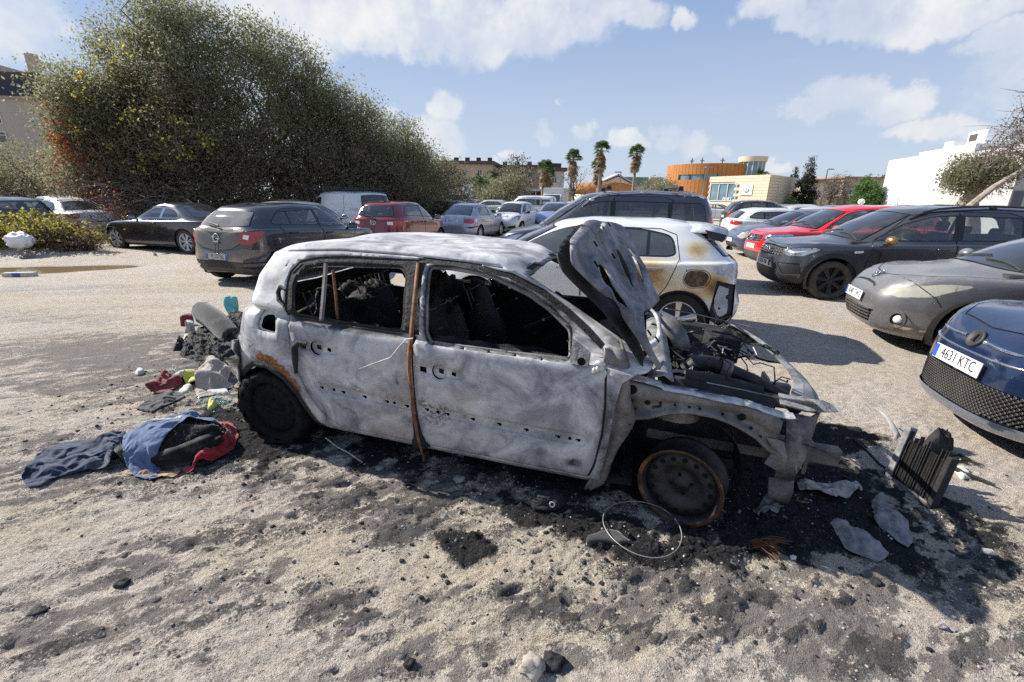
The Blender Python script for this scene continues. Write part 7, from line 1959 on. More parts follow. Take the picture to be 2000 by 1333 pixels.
gnarled('leaning bare-limbed tree reaching out beyond the white building',(v1.x-.4,20,0),[((1.9,0,5.2),(1.1,.8,1.3)),((1.0,0,4.3),(.9,.7,.7)),((2.9,0,4.7),(1.2,1.0,1.6)),((.7,0,3.5),(.7,.5,.5)),((1.9,0,3.6),(.6,.5,.4))],330,72,[(-1.0,0,0),(-.1,0,1.6),(.7,0,2.4),(1.4,0,2.9),(2.1,0,3.5)],[.17,.14,.12,.10,.07],'twig_leaf',.05,12,26,.09)
# palms
def palm(name,label,px,Y,top_py,crown_r,seed,skirt=True,date=False,group=None):
 r_=np.random.RandomState(seed);v=at(px,top_py,Y);h=v.z
 root=thing(name,label,'palm tree',(v.x,Y,0),0,group)
 tr=.16 if not date else.20;hc=h-crown_r*.6
 b=MB();lean=r_.normal()*.15
 b.tube([(lean*(k/8)**2,0,-.1+(hc+.1)*k/8) for k in range(9)],[tr*(1.4-.45*k/8) for k in range(9)],9);b.build('trunk',MATS['pale_bark'],root,True)
 V=[];F=[];T=[]
 def frond(o,az,el,L,tone):
  d=np.array((math.cos(az)*math.cos(el),math.sin(az)*math.cos(el),math.sin(el)));side=np.cross(d,(0,0,1.0));side/=np.linalg.norm(side)+1e-6;up=np.cross(side,d)
  if date:
   P=[o+d*L*s_-np.array((0,0,1))*.55*L*s_**2.2 for s_ in np.linspace(0,1,8)]
   for k in range(7):
    w=.22*L*math.sin(PI*min(1,(k+1)/7.5))+.03
    for sg in(1,-1):
     b0=len(V);V.extend([P[k],P[k+1],P[k+1]+side*sg*w-np.array((0,0,.12*L))]);F.append((b0,b0+1,b0+2));T.append(tone)
  else:
   hub=o+d*L*.45-np.array((0,0,.05*L));nb=9
   b0=len(V);V.extend([o,o+side*.03,hub]);F.append((b0,b0+1,b0+2));T.append(tone)
   for k in range(nb):
    a=(k/(nb-1)-.5)*2.7;dd=d*math.cos(a)+side*math.sin(a);tip=hub+dd*L*.62-np.array((0,0,.14*L*(1+abs(a)*.3)));pe=np.cross(dd,up)*.055*L
    m_=hub+dd*L*.33
    b0=len(V);V.extend([hub,m_+pe,tip,m_-pe]);F.append((b0,b0+1,b0+2,b0+3));T.append(tone)
 o=np.array((lean,0,hc))
 n=44 if not date else 40
 for k in range(n):
  el=r_.uniform(-.35,1.35);frond(o+np.array((0,0,r_.uniform(-.1,.2))),r_.uniform(0,2*PI),el,crown_r*r_.uniform(.85,1.1),.62+r_.rand()*.38)
 if skirt:
  for k in range(46):
   frond(o+np.array((0,0,-r_.uniform(0,crown_r*1.5))),r_.uniform(0,2*PI),r_.uniform(-1.35,-.5),crown_r*r_.uniform(.6,.95),r_.rand()*.38)
 me=bpy.data.meshes.new('crown');me.from_pydata([tuple(x) for x in V],[],F);me.materials.append(MATS['palm_leaf'])
 a=me.attributes.new('tone','FLOAT','FACE');a.data.foreach_set('value',np.array(T,np.float32))
 oo=bpy.data.objects.new('crown',me);link(oo,root);oo['kind']='stuff'
 return root
GP='tall fan palms'
palm('fan_palm','short fan palm in front of the pale house, left of the taller palms',1061,56,316,1.15,1,True,False,GP)
palm('fan_palm','second fan palm crowded against the short one',1072,58,330,1.15,2,True,False,GP)
palm('fan_palm','fan palm with a long dry skirt left of the tallest palm',1117,60,296,1.2,3,True,False,GP)
palm('fan_palm','tallest fan palm, its dry skirt hanging over a smaller crown',1176,60,279,1.2,4,True,False,GP)
palm('fan_palm','small palm crown pressed against the trunk of the tallest palm',1171,61,312,1.2,6,True,False,GP)
palm('fan_palm','solitary fan palm with a brown skirt above the green roof',1244,62,287,1.2,5,True,False,GP)
GD='date palms before the apartment block'
palm('date_palm','small date palm left of the triangular road sign',903,62,352,1.7,11,False,True,GD)
palm('date_palm','yellowing date palm in front of the apartment balconies',935,66,336,2.1,12,False,True,GD)
palm('date_palm','dark date palm at the corner of the apartment block',973,70,322,2.4,13,False,True,GD)
palm('date_palm','date palm tuft behind the sandstone building',1486,82,327,2.0,14,False,True,GD)
# ------------------------------------------------------------------ buildings
def wallmat(name,col,var=.08,scale=.6,rough=.85,rows=None,rowcol=None):
 m,t,b=new_mat(name)
 tc=t.node('ShaderNodeTexCoord').outputs['Object']
 n=t.noise(tc,scale,5,.6);n2=t.noise(tc,scale*9,4,.6)
 f=t.math('ADD',t.math('MULTIPLY',n,.7),t.math('MULTIPLY',n2,.3))
 c=t.ramp(f,[(.3,tuple(x*(1-var) for x in col)),(.7,tuple(min(1,x*(1+var)) for x in col))])
 st=t.node('ShaderNodeMapping',inp={'Vector':tc,'Scale':(2.2,2.2,.16)}).outputs[0]
 c=t.mix(t.math('MULTIPLY',t.smooth(t.noise(st,1.4,4,.6),.52,.75),var*1.6),c,tuple(x*.45 for x in col))
 t.l.new(c,b.inputs['Base Color']);b.inputs['Roughness'].default_value=rough
 return m
wallmat('render_beige',(0.40,0.345,0.29));wallmat('render_tan',(0.46,0.33,0.22));wallmat('render_white',(0.80,0.80,0.79),.02);wallmat('sandstone',(0.66,0.53,0.38),.06)
wallmat('corten',(0.42,0.17,0.045),.16,.5);wallmat('concrete_and_shade',(0.42,0.41,0.40));wallmat('roof_dark',(0.07,0.055,0.055));wallmat('roof_green',(0.10,0.24,0.18));wallmat('cream',(0.62,0.53,0.40),.05)  # the concrete grey also paints the white building's shaded wing
wallmat('terracotta',(0.33,0.19,0.12));wallmat('shutter_grey',(0.62,0.62,0.62),.04);wallmat('awning_navy',(0.020,0.028,0.055));wallmat('brick_brown',(0.40,0.31,0.235),.10,.8)
flat('window_dark',(0.035,0.042,0.050),.12,var=.4,scale=1.2,coat=.6);flat('window_blue',(0.14,0.22,0.25),.10,var=.3,scale=.9,coat=.8);flat('frame_white',(0.66,0.65,0.63),.5,var=.05)
flat('pole_grey',(0.28,0.28,0.28),.5,.5,var=.1);flat('sign_white',(0.78,0.78,0.78),.5,var=.03);flat('sign_grey',(0.42,0.44,0.46),.5,var=.05);flat('sign_red',(0.5,.03,.03),.5,var=0)
def wbox(nm,mat,root,c,d,bev=0.0,rz=0):
 b=MB();b.box(c,d,rz);o=b.build(nm,MATS[mat],root)
 return bevel(o,bev) if bev else o
def window(root,c,w,h,ax='x',frame='frame_white',pane='window_dark',n=2,d=.10,out=-1,transom=False):
 """framed window with its own panes; ax: wall runs along x or y, out: side it faces"""
 def B(cx,cz,ww,hh,dd,off):
  if ax=='x':return(c[0]+cx,c[1]+out*off,c[2]+cz),(ww,dd,hh)
  return(c[0]+out*off,c[1]+cx,c[2]+cz),(dd,ww,hh)
 t_=max(.05,min(w,h)*.06);b=MB()
 for cx,cz,ww,hh in((0,h/2-t_/2,w,t_),(0,-h/2+t_/2,w,t_),(-w/2+t_/2,0,t_,h-2*t_),(w/2-t_/2,0,t_,h-2*t_)):b.box(*B(cx,cz,ww,hh,d,.03))
 for k in range(1,n):b.box(*B(-w/2+w*k/n,0,t_,h-2*t_,d*.9,.03))
 if transom:b.box(*B(0,h*.2,w-2*t_,t_,d*.8,.03))
 f=b.build('window',MATS[frame],root)
 for k in range(n):
  b=MB();b.box(*B(-w/2+w*(k+.5)/n,0,w/n-t_,h-2*t_,.03,.015));b.build('pane',MATS[pane],f)
 return f
 # beige apartment block at far left
Y0=62.0
vr,vt=at(128,300,Y0),at(29,137,Y0)
ap=thing('apartment_block','tall beige apartment block with window rows and a navy balcony awning, far left','building',(vr.x,Y0,0),D(4))
Hh=at(60,150,Y0).z
wbox('wall','render_beige',ap,(-11,6,Hh/2),(22,12,Hh))
w2=wbox('roof_parapet','render_beige',ap,(-15.2,6,Hh+1.0),(13.6,12.2,2.0));wbox('chimney','render_beige',ap,(-8.2,.8,Hh+1.9),(1.5,1.5,4.0));wbox('chimney','render_beige',ap,(-2.6,2.0,Hh+1.4),(.9,.9,2.9))
for zpy in(152,192,232,270,310):
 z=at(20,zpy,Y0).z
 for cx in(-7.9,-11.6,-15.3):window(ap,(cx,0,z),3.0,1.35,'x','frame_white','window_dark',3,.12,-1,True)
zb=at(85,183,Y0).z
wbox('balcony_shade','roof_dark',ap,(-2.8,-.02,zb+1.5),(5.2,.10,1.5));wbox('awning','awning_navy',ap,(-2.8,-.55,zb+.2),(5.4,1.0,1.35));wbox('balcony_slab','render_beige',ap,(-2.8,-.35,zb-.6),(5.6,.7,.22))  # dark slab on the wall paints the shade inside the balcony
# terracotta apartment blocks of the middle distance
def flats(label,px0,px1,py_top,Y,depth,rz,wall,floors,seedk,small=True):
 a,c=at(px0,390,Y),at(px1,390,Y);Ht=at((px0+px1)/2,py_top,Y).z;Wd=(c.x-a.x)/math.cos(rz) if abs(rz)<1.2 else c.x-a.x
 rt=thing('apartment_block',label,'building',(a.x,Y,0),rz)
 wbox('wall',wall,rt,(Wd/2,depth/2,Ht/2),(Wd,depth,Ht))
 r_=random.Random(seedk);fh=Ht/(floors+.4)
 rf=wbox('roof','roof_dark',rt,(Wd/2,depth/2-.3,Ht+.35),(Wd+.9,depth+1.2,.7))
 for k in range(4):wbox('chimney','roof_dark',rf,(Wd*(.15+.24*k),depth*.4,Ht+1.2),(.9,.9,1.2))
 for f in range(floors):
  z=fh*(f+.55)
  for k in range(int(Wd/3.2)):
   x=1.6+k*3.2
   if x>Wd-1:break
   if not small and k%2==0:
    bl=wbox('balcony',wall,rt,(x,-.6,z-.75),(2.9,1.3,.95));wbox('recess_shade','roof_dark',bl,(x,-.02,z+.35),(2.7,.12,1.25))  # flat dark slab stands for the shade behind each balcony
   else:window(rt,(x,0,z),1.1,1.2,'x','frame_white','window_dark',2,.12)
 return rt
flats('terracotta apartment block with small windows behind the palms',868,962,322,105,14,D(-6),'brick_brown',4,1)
flats('long terracotta apartment block with stepped balconies behind the date palms',960,1062,330,112,14,D(-12),'brick_brown',4,2,False)
flats('pale low apartment house right of the terracotta blocks',1066,1100,335,98,10,D(5),'concrete_and_shade',3,3)
wl=thing('boundary_wall','dark boundary wall below the apartment blocks','wall',(at(860,390,78).x,78,0),D(-4));wbox('wall','roof_dark',wl,(9,0,.9),(20,.4,1.8))
cp=thing('carport','flat pale carport roof between the shrub and the palms','shelter',(at(1018,390,66).x,66,0),0)
wbox('roof','concrete_and_shade',cp,(3,2,2.7),(7.5,4,.3))
for k in range(4):wbox('post','pole_grey',cp,(.0+2*k,.3,1.28),(.18,.18,2.55))
wbox('back_wall','roof_dark',cp,(3,4.1,1.28),(7.5,.2,2.55))
# white house and green-roofed hall
hs=thing('house','white house with a sloping roof behind the bare tree','house',(at(1185,380,88).x,88,0),0)
b=MB();b.prism([(-2.6,0),(3.2,0),(3.2,4.0),(.6,5.3),(-2.6,4.0)],0,6,Matrix.Rotation(PI/2,4,'X'));b.build('wall',MATS['cream'],hs)
b=MB();b.box((-1.2,-3,4.85),(3.9,6.6,.2),M=Matrix.Rotation(R(-24),3,'Y'));b.box((2.1,-3,4.85),(3.6,6.6,.2),M=Matrix.Rotation(R(27),3,'Y'));b.build('roof',MATS['concrete_and_shade'],hs)
gh=thing('hall','grey hall with a green metal roof behind the solitary palm','building',(at(1196,380,96).x,96,0),0)
Hh=at(1220,346,96).z
wbox('wall','concrete_and_shade',gh,(3.2,4,(Hh-1.6)/2),(7.4,8,Hh-1.6));wbox('wall','concrete_and_shade',gh,(8.6,4,Hh/2),(2.6,8,Hh))
b=MB();b.prism([(-.8,Hh-1.6),(7.2,Hh-1.6),(6.9,Hh),(.4,Hh)],0,8.6,Matrix.Translation((0,8.3,0))@Matrix.Rotation(PI/2,4,'X'));b.build('roof',MATS['roof_green'],gh)
for k in range(3):window(gh,(1.2+2.2*k,0,Hh*.42),1.4,1.0,'x','frame_white','window_dark',2)
# curved rust-brown roof over a cream base
cv=thing('pavilion','low cream pavilion under a curved rust-brown roof','building',(at(1128,390,72).x,72,0),0)
Wd=at(1250,390,72).x-at(1128,390,72).x;zt0,zt1,zl=at(1150,358,72).z,at(1240,366,72).z,at(1180,374,72).z
rows=[]
for k in range(17):
 s_=k/16;x=Wd*s_;zz=zt0+(zt1-zt0)*s_+.45*math.sin(PI*s_*.8);y=3.5*(2*s_-1)**2
 rows.append([(x,y,zl-.4),(x,y-.15,(zl+zz)/2),(x,y,zz),(x,y+5,zz)])
b=MB();b.grid(rows);solid(b.build('roof',MATS['corten'],cv,True),.15,1)
b=MB();b.grid([[(Wd*k/12,3.5*(k/6-1)**2+.4,z) for z in(0,zl-.3)] for k in range(13)]);solid(b.build('wall',MATS['cream'],cv,True),.2,-1)
for k in range(3):
 b=MB();b.lathe([(0,0),(.28,0)],16,Matrix.Translation((3.6+.9*k,.62,1.3))@Matrix.Rotation(PI/2,4,'X'));b.build('porthole',MATS['window_dark'],cv)
 # rust-coloured drum with a band window, and its glass lantern tower
Yd=88.0;xc=at(1392,390,Yd).x;r0=(at(1470,390,Yd).x-at(1303,390,Yd).x)/2
dr=thing('drum_building','rust-orange drum-shaped building with a dark band window','building',(xc,Yd+r0*.3,0),0)
zt,z1,z0=at(1380,323,Yd).z,at(1360,343,Yd).z,at(1360,353,Yd).z
def cyl(nm,mat,root,cx,cy,r,za,zb_,a0=0,a1=360,n=60,cap=False,seg=None):
 b=MB();N_=n;full=abs(a1-a0)>=360
 A=[R(a0+(a1-a0)*k/N_) for k in range(N_+1)]
 b.grid([[(cx+r*math.cos(a),cy+r*math.sin(a),za),(cx+r*math.cos(a),cy+r*math.sin(a),zb_)] for a in A])
 if cap:b.add([(cx+r*math.cos(a),cy+r*math.sin(a),zb_) for a in A[:-1]],[tuple(range(N_))])
 return b.build(nm,MATS[mat],root,True)
 # separate tall rust panels around the drum, with gaps at the joints
NP_=72
for k in range(NP_):
 a0,a1=360*k/NP_+.18,360*(k+1)/NP_-.18
 mid=(a0+a1)/2
 if mid<150 or mid>350:pass
 segs=[(0,zt)] if not(205<mid<262) else[(0,z0),(z1,zt)]
 b=MB()
 for(za,zb_) in segs:
  P_=[(r0*math.cos(R(a)),r0*math.sin(R(a))) for a in(a0,a1)];Q_=[((r0-.25)*math.cos(R(a)),(r0-.25)*math.sin(R(a))) for a in(a0,a1)]
  b.prism([P_[0],P_[1],Q_[1],Q_[0]],za,zb_)
 b.build('panel',MATS['corten'],dr)
cyl('inner_wall','roof_dark',dr,0,0,r0-.28,0,zt-.1,cap=True)
cyl('band_window','window_blue',dr,0,0,r0-.15,z0,z1,204,263,16)
for a in(206,222,240,256):
 b=MB();b.box(((r0-.1)*math.cos(R(a)),(r0-.1)*math.sin(R(a)),(z0+z1)/2),(.2,.2,z1-z0));b.build('mullion',MATS['window_dark'],dr)
for a in(215,232,262):b=MB();b.tube([(r0*.8*math.cos(R(a)),r0*.8*math.sin(R(a)),zt-.1),(r0*.8*math.cos(R(a)),r0*.8*math.sin(R(a)),zt+1.0)],.12,6);b.box((r0*.8*math.cos(R(a)),r0*.8*math.sin(R(a)),zt+.55),(.7,.2,.15));b.build('roof_vent',MATS['pole_grey'],dr)
gt=thing('glass_tower','round glass tower with a cream disc roof behind the sandstone building','building',(at(1458,390,84).x,84,0),0)
rt_=(at(1483,330,84).x-at(1433,330,84).x)/2;zt,zg=at(1458,307,84).z,at(1458,317,84).z
b=MB();b.lathe([(0,zg),(rt_*1.0,zg),(rt_*1.04,zt),(0,zt)],40);b.build('roof',MATS['sandstone'],gt,False)
cyl('glazing','window_blue',gt,0,0,rt_*.88,0,zg,n=40);cyl('core','concrete_and_shade',gt,0,0,rt_*.3,0,zg,n=16)
for k in range(16):a=2*PI*k/16;b=MB();b.box((rt_*.9*math.cos(a),rt_*.9*math.sin(a),zg/2),(.10,.10,zg));b.build('mullion',MATS['frame_white'],gt)
# sandstone building with the white sign
Yc=58.0;c0=at(1497,395,Yc);Hs=at(1497,341,Yc).z
ss=thing('sandstone_building','square sandstone-clad building with a white sign and a large corner window','building',(c0.x,Yc,0),0)
l0=at(1381,395,66.0);dl=Vector((l0.x-c0.x,66.0-Yc,0));Ll=dl.length;ul=dl.normalized();nl_=Vector((ul.y,-ul.x,0));nl_=nl_ if nl_.y<0 else-nl_
r1=at(1549,395,66.0);drr=Vector((r1.x-c0.x,66.0-Yc,0));Lr=drr.length;ur=drr.normalized();nr_=Vector((ur.y,-ur.x,0));nr_=nr_ if nr_.y<0 else-nr_
b=MB();P_=[(0,0),(drr.x,drr.y),(drr.x+dl.x,drr.y+dl.y),(dl.x,dl.y)];b.prism([(p[0]*.985+.0,p[1]*.985+.12) for p in P_],0,Hs-.15);b.build('core',MATS['sandstone'],ss)
def wallM(u,n):return Matrix((u,Vector((0,0,1)),n)).transposed()
def cladding(u,n,L,skip):
 rowsn=13;hh=Hs/rowsn
 for j in range(rowsn):
  k=0;x=-(j%2)*.8
  while x<L:
   w=1.6;x0,x1=max(x,0),min(x+w,L);x+=w
   if x1-x0<.1:continue
   zc=hh*(j+.5);xm=(x0+x1)/2
   if skip(xm,zc):continue
   b=MB();cpt=u*xm+n*.06+Vector((0,0,zc));b.box(cpt,(x1-x0-.022,hh-.022,.10+.012*((k*7+j*3)%3)),M=wallM(u,n));b.build('stone',MATS['sandstone'],ss);k+=1
f=lambda px:(at(px,395,60).x)
win0,win1=Ll*.50,Ll*.96
cladding(ul,nl_,Ll,lambda x,z:win0<x<win1 and.33*Hs<z<.82*Hs or(Ll*.62<x<Ll*.93 and z<.18*Hs))
cladding(ur,nr_,Lr,lambda x,z:False)
b=MB();b.box(ul*((win0+win1)/2)+nl_*.02+Vector((0,0,Hs*.575)),(win1-win0-.1,Hs*.47,.05),M=wallM(ul,nl_));gz=b.build('shop_window',MATS['window_blue'],ss)
b=MB()
for k in range(4):b.box(ul*(win0+(win1-win0)*k/3)+nl_*.07+Vector((0,0,Hs*.575)),(.14,Hs*.48,.12),M=wallM(ul,nl_))
for z in(.34,.81):b.box(ul*((win0+win1)/2)+nl_*.07+Vector((0,0,Hs*z)),(win1-win0,.14,.12),M=wallM(ul,nl_))
b.build('window_frame',MATS['sign_grey'],gz)
M=Matrix((-ul,Vector((0,0,1)),nl_)).transposed().to_4x4();M.translation=ul*(win0+.30*(win1-win0))+nl_*.10+Vector((0,0,Hs*.385));text_obj('window_lettering','PURS',.62,MATS['sign_white'],gz,M,.004)
b=MB();b.box(ul*(Ll*.775)+nl_*.0+Vector((0,0,Hs*.09)),(Ll*.30,Hs*.17,.06),M=wallM(ul,nl_));b.build('doorway',MATS['window_dark'],ss)
sg=ul*(Ll*.33);b=MB();b.box(sg+nl_*.17+Vector((0,0,Hs*.63)),(1.75,Hs*.26,.08),M=wallM(ul,nl_));so=b.build('sign',MATS['sign_white'],ss)
Ms=Matrix((-ul,Vector((0,0,1)),nl_)).transposed().to_4x4();Ms.translation=sg+nl_*.225+Vector((0,0,Hs*.65))
b=MB()
b.tube([Ms@Vector(p) for p in((-.42,.22,0),(-.36,-.12,0),(-.08,-.36,0),(.24,-.28,0),(.40,.02,0),(.32,.30,0),(.12,.40,0))],[.03,.06,.09,.10,.09,.06,.03],6);b.tube([Ms@Vector(p) for p in((-.12,.22,0),(.06,.06,0),(.02,-.14,0),(-.14,-.22,0))],[.04,.06,.06,.03],6);b.build('logo',MATS['sign_grey'],so)
b=MB();b.box(Ms@Vector((0,-.66,0)),(1.2,.09,.02),M=wallM(ul,nl_));b.build('sign_line',MATS['sign_grey'],so)
b=MB();b.box(ur*(Lr*.93)+nr_*.9+Vector((0,0,Hs*.60)),(1.6,.18,1.8),M=wallM(ur,nr_));b.box(ur*(Lr*.93)+nr_*.4+Vector((0,0,Hs*.50)),(.3,.9,.3),M=wallM(ur,nr_));b.build('canopy',MATS['roof_dark'],ss)
wbox('parapet','sandstone',ss,tuple(Vector((0,0,Hs-.1))+(dl+drr)*.5),(.4,.4,.3))
# tan houses behind the bare trees
def house(label,px0,px1,py,Y,d,wall,rz=0,nwin=3,roofm='terracotta'):
 a,c=at(px0,395,Y),at(px1,395,Y);H_=at((px0+px1)/2,py,Y).z;Wd=c.x-a.x
 rt=thing('house',label,'house',(a.x,Y,0),rz)
 wbox('wall',wall,rt,(Wd/2,d/2,H_/2),(Wd,d,H_));wbox('roof',roofm,rt,(Wd/2,d/2,H_+.12),(Wd+.7,d+.7,.25))
 for k in range(nwin):window(rt,(Wd*(k+.6)/(nwin+.2),0,H_*.62),.9,.8,'x','frame_white','window_dark',2)
 return rt
house('tan house with small white-framed windows behind the leafless trees',1640,1735,349,74,9,'render_tan',D(3),4)
hh2=house('cream house end wall between the conifer and the leafless trees',1578,1628,358,70,8,'cream',D(-12),2)
wbox('porch_roof','cream',hh2,(4.6,-1.4,2.6),(3.2,2.6,.25));wbox('porch_post','cream',hh2,(6.0,-2.5,1.2),(.25,.25,2.4))
# white modern building
Ya,Yb=50.0,37.0
a=at(1717,395,Ya);c=at(1880,395,Yb);dv=Vector((c.x-a.x,Yb-Ya,0));Lw=dv.length;uw=dv.normalized();nw=Vector((uw.y,-uw.x,0));nw=nw if nw.x<0 else-nw
wb=thing('white_building','white flat-roofed modern building with pale shutters and a rooftop block','building',(a.x,Ya,0),math.atan2(dv.y,dv.x))
Hl=at(1717,315,Ya).z;
zl_,zr_=at(1740,310,Ya-1).z,at(1870,294,Yb+1.5).z
Hw=(zl_+zr_)/2
wbox('wall','render_white',wb,(Lw/2,5,Hw/2),(Lw,10,Hw));wbox('wall','render_white',wb,(Lw*.72,4.9,Hw/2+.12),(Lw*.56,10.3,Hw+.24))
blk_=wbox('rooftop_block','render_white',wb,(Lw*.80,3.2,Hw+.75),(2.2,4.2,1.3));wbox('louvre','roof_dark',blk_,(Lw*.80-.4,1.08,Hw+.95),(.9,.08,.5))
wbox('rooftop_box','render_white',wb,(Lw*.60,1.2,Hw+.65),(1.2,1.0,.5));wbox('solar_panel','window_dark',wb,(Lw*.40,2.5,Hw+.5),(2.6,1.6,.12));wbox('solar_rack','pole_grey',wb,(Lw*.40,2.9,Hw+.2),(2.4,.2,.6))
for k,x in enumerate((.60,.75,.88)):
 s_=wbox('shutter','shutter_grey',wb,(Lw*x,-.10,Hw*.44),(1.1,.10,Hw*.34))
 for q in range(9):wbox('slat','shutter_grey',s_,(Lw*x,-.165,Hw*(.29+.035*q)),(1.0,.03,.12))
 wbox('low_window','shutter_grey',wb,(Lw*x,-.09,Hw*.12),(1.1,.08,Hw*.16))
gd=wbox('garage_door','shutter_grey',wb,(Lw*.17,-.06,1.1),(3.2,.08,2.2))
for q in range(4):wbox('door_panel','shutter_grey',gd,(Lw*.17,-.115,.28+.55*q),(3.1,.03,.5))
wbox('entrance_door','shutter_grey',wb,(Lw*.38,-.06,1.0),(1.0,.08,2.0))
b=MB();b.prism([(0,0),(1.3,.6),(1.25,-.35),(.2,-.3)],-.03,.03,Matrix.Translation((Lw*.44,-.05,Hw*.37))@Matrix.Rotation(PI/2,4,'X'));b.build('wall_light',MATS['render_tan'],wb)
wbox('shade_grey_wing','concrete_and_shade',wb,(Lw+5.2,6.2,Hw/2+.05),(10.2,8,Hw+.1));wbox('rear_tower','concrete_and_shade',wb,(Lw+4.0,8.0,Hw+.8),(5.0,4,.9))  # shade on this wing is put into its grey; the building is white
hs=thing('house','grey rendered house at the right edge behind the leaning tree','house',(at(1970,395,27).x,27,0),D(-10))
wbox('wall','concrete_and_shade',hs,(4,3,2.4),(8,6,4.8));window(hs,(1.4,0,2.2),1.0,1.6,'x','pole_grey','window_dark',1);wbox('door','window_dark',hs,(.35,-.03,1.2),(.5,.06,2.4))
wl=thing('garden_wall','low white garden wall at the foot of the white building','wall',(at(1690,395,40).x,40,0),D(-30));wbox('wall','render_white',wl,(2.6,0,.7),(6,.25,1.4))
# lamp posts and road sign
def lamp(label,px,py,Y,arm=.9):
 v=at(px,py,Y);rt=thing('street_lamp',label,'street lamp',(v.x,Y,0),0,'street lamps')
 b=MB();b.tube([(0,0,0),(0,0,v.z)],[.09,.05],8);b.build('pole',MATS['pole_grey'],rt,True)
 b=MB();b.box((arm*.4,0,v.z+.02),(arm,.22,.12),taper=.8);b.build('lamp_head',MATS['pole_grey'],rt)
lamp('tall street lamp in front of the sandstone building window',1379,327,50);lamp('street lamp in front of the grey hall with the green roof',1213,337,58,-.9);lamp('street lamp among the leafless trees',1617,331,64)
gl_=thing('globe_lamp','white globe lamp on a short post before the green tree','street lamp',(at(1683,392,42).x,42,0),0)
b=MB();b.tube([(0,0,0),(0,0,1.5)],.06,8);b.build('pole',MATS['pole_grey'],gl_);b=MB();b.ell((0,0,1.72),(.26,.26,.26),16,10);b.build('globe',MATS['sign_white'],gl_,True)
v=at(912,374,55);sg=thing('road_sign','triangular road sign on a square white board beside the date palms','sign',(v.x,55,0),0)
b=MB();b.tube([(0,.06,0),(0,.06,v.z+.6)],.05,6);b.build('post',MATS['pole_grey'],sg);b=MB();b.box((0,0,v.z),(1.35,.05,1.6));bo=b.build('board',MATS['sign_white'],sg)
b=MB();b.prism([(-.5,-.25),(.5,-.25),(0,.6)],.03,.05,Matrix.Translation((0,0,v.z))@Matrix.Rotation(PI/2,4,'X'));b.build('triangle',MATS['sign_grey'],bo);b=MB();b.prism([(-.3,-.15),(.3,-.15),(0,.36)],.052,.06,Matrix.Translation((0,0,v.z))@Matrix.Rotation(PI/2,4,'X'));b.build('triangle_face',MATS['sign_white'],bo)
# ------------------------------------------------------------------ cloth: flat cut pieces dropped on what lies below, then frozen
def cut_sheet(poly,step,seed,lift,jit=.2,holes=()):
 poly=[tuple(p) for p in poly]
 rg=np.random.RandomState(seed);d=densify(poly,step);n=len(d)
 V2=[Vector(p) for p in d];E=[(i,(i+1)%n) for i in range(n)]
 x0,x1=min(p[0] for p in d),max(p[0] for p in d);y0,y1=min(p[1] for p in d),max(p[1] for p in d)
 g=np.array([(x+(step*.5 if j%2 else 0),y) for j,y in enumerate(np.arange(y0,y1,step*.87)) for x in np.arange(x0,x1,step)]);g=g+rg.normal(size=g.shape)*step*.12
 g=g[in_poly(g,d)];g=g[dist_poly(g,d)>step*.55]
 V2+=[Vector(p) for p in g]
 vo,eo,fo,*_=delaunay_2d_cdt(V2,E,[],0,1e-5)
 A=np.array([tuple(p) for p in vo]);T=np.array([tuple(f) for f in fo]);T=T[in_poly(A[T].mean(axis=1),d)]
 return A,T
DRAPES=[]
def drape(name,label,cat,poly,mat,z0,seed,shrink=-.25,bend=.3,tension=12,step=.016,group=None,mass=.25,squeeze=0.0,layer=.004,curl=.03,th=.0025,pin=None,zp=.012):
 """queue a sheet; run_drapes() lets all of them fall together"""
 A,T=cut_sheet(poly,step,seed,z0)
 rg=np.random.RandomState(seed)
 c=A.mean(axis=0);B=A-c
 if squeeze:
  B=B*(1-squeeze)
 z=z0+curl*(fbm(A[:,0]*6+seed,A[:,1]*6,seed,3)*2+.5*fbm(A[:,0]*17,A[:,1]*17+seed,seed+5,2))
 de=dist_poly(A,densify(poly,step))
 bd=np.where(de<step*.3)[0]
 if pin:
  z=np.where(de<step*.3,zp+np.array([ground_z(a,b_) for a,b_ in A]) if pin is True else z,z)
  z=np.minimum(z,zp+z0+de*2.5)
 o=mobj(name,np.c_[B+c,z],T,MATS[mat] if isinstance(mat,str) else mat,None,True)
 if label:tag(o,label,cat,group)
 m=o.modifiers.new('cloth','CLOTH');s=m.settings
 s.quality=5;s.mass=mass;s.tension_stiffness=tension;s.compression_stiffness=tension;s.shear_stiffness=tension*.4;s.bending_stiffness=bend
 s.tension_damping=8;s.compression_damping=8;s.shear_damping=8;s.bending_damping=.5;s.air_damping=2.0;s.shrink_min=shrink;s.shrink_max=shrink
 m.collision_settings.distance_min=layer;m.collision_settings.use_self_collision=False;m.collision_settings.collision_quality=2;m.collision_settings.friction=12
 if pin:
  vg=o.vertex_groups.new(name='pin');vg.add([int(i) for k,i in enumerate(bd) if pin is True or k%7],1.0,'REPLACE');s.vertex_group_mass='pin'
 m.point_cache.frame_start=1;m.point_cache.frame_end=60
 DRAPES.append((o,th))
 return o
def terrain_patch(x0,x1,y0,y1,step=.03,up=.0):
 xs,ys=np.arange(x0,x1,step),np.arange(y0,y1,step)
 b=MB();b.grid([[(x,y,ground_z(x,y)+up) for x in xs] for y in ys]);return b.build('patch',MATS['stone'])
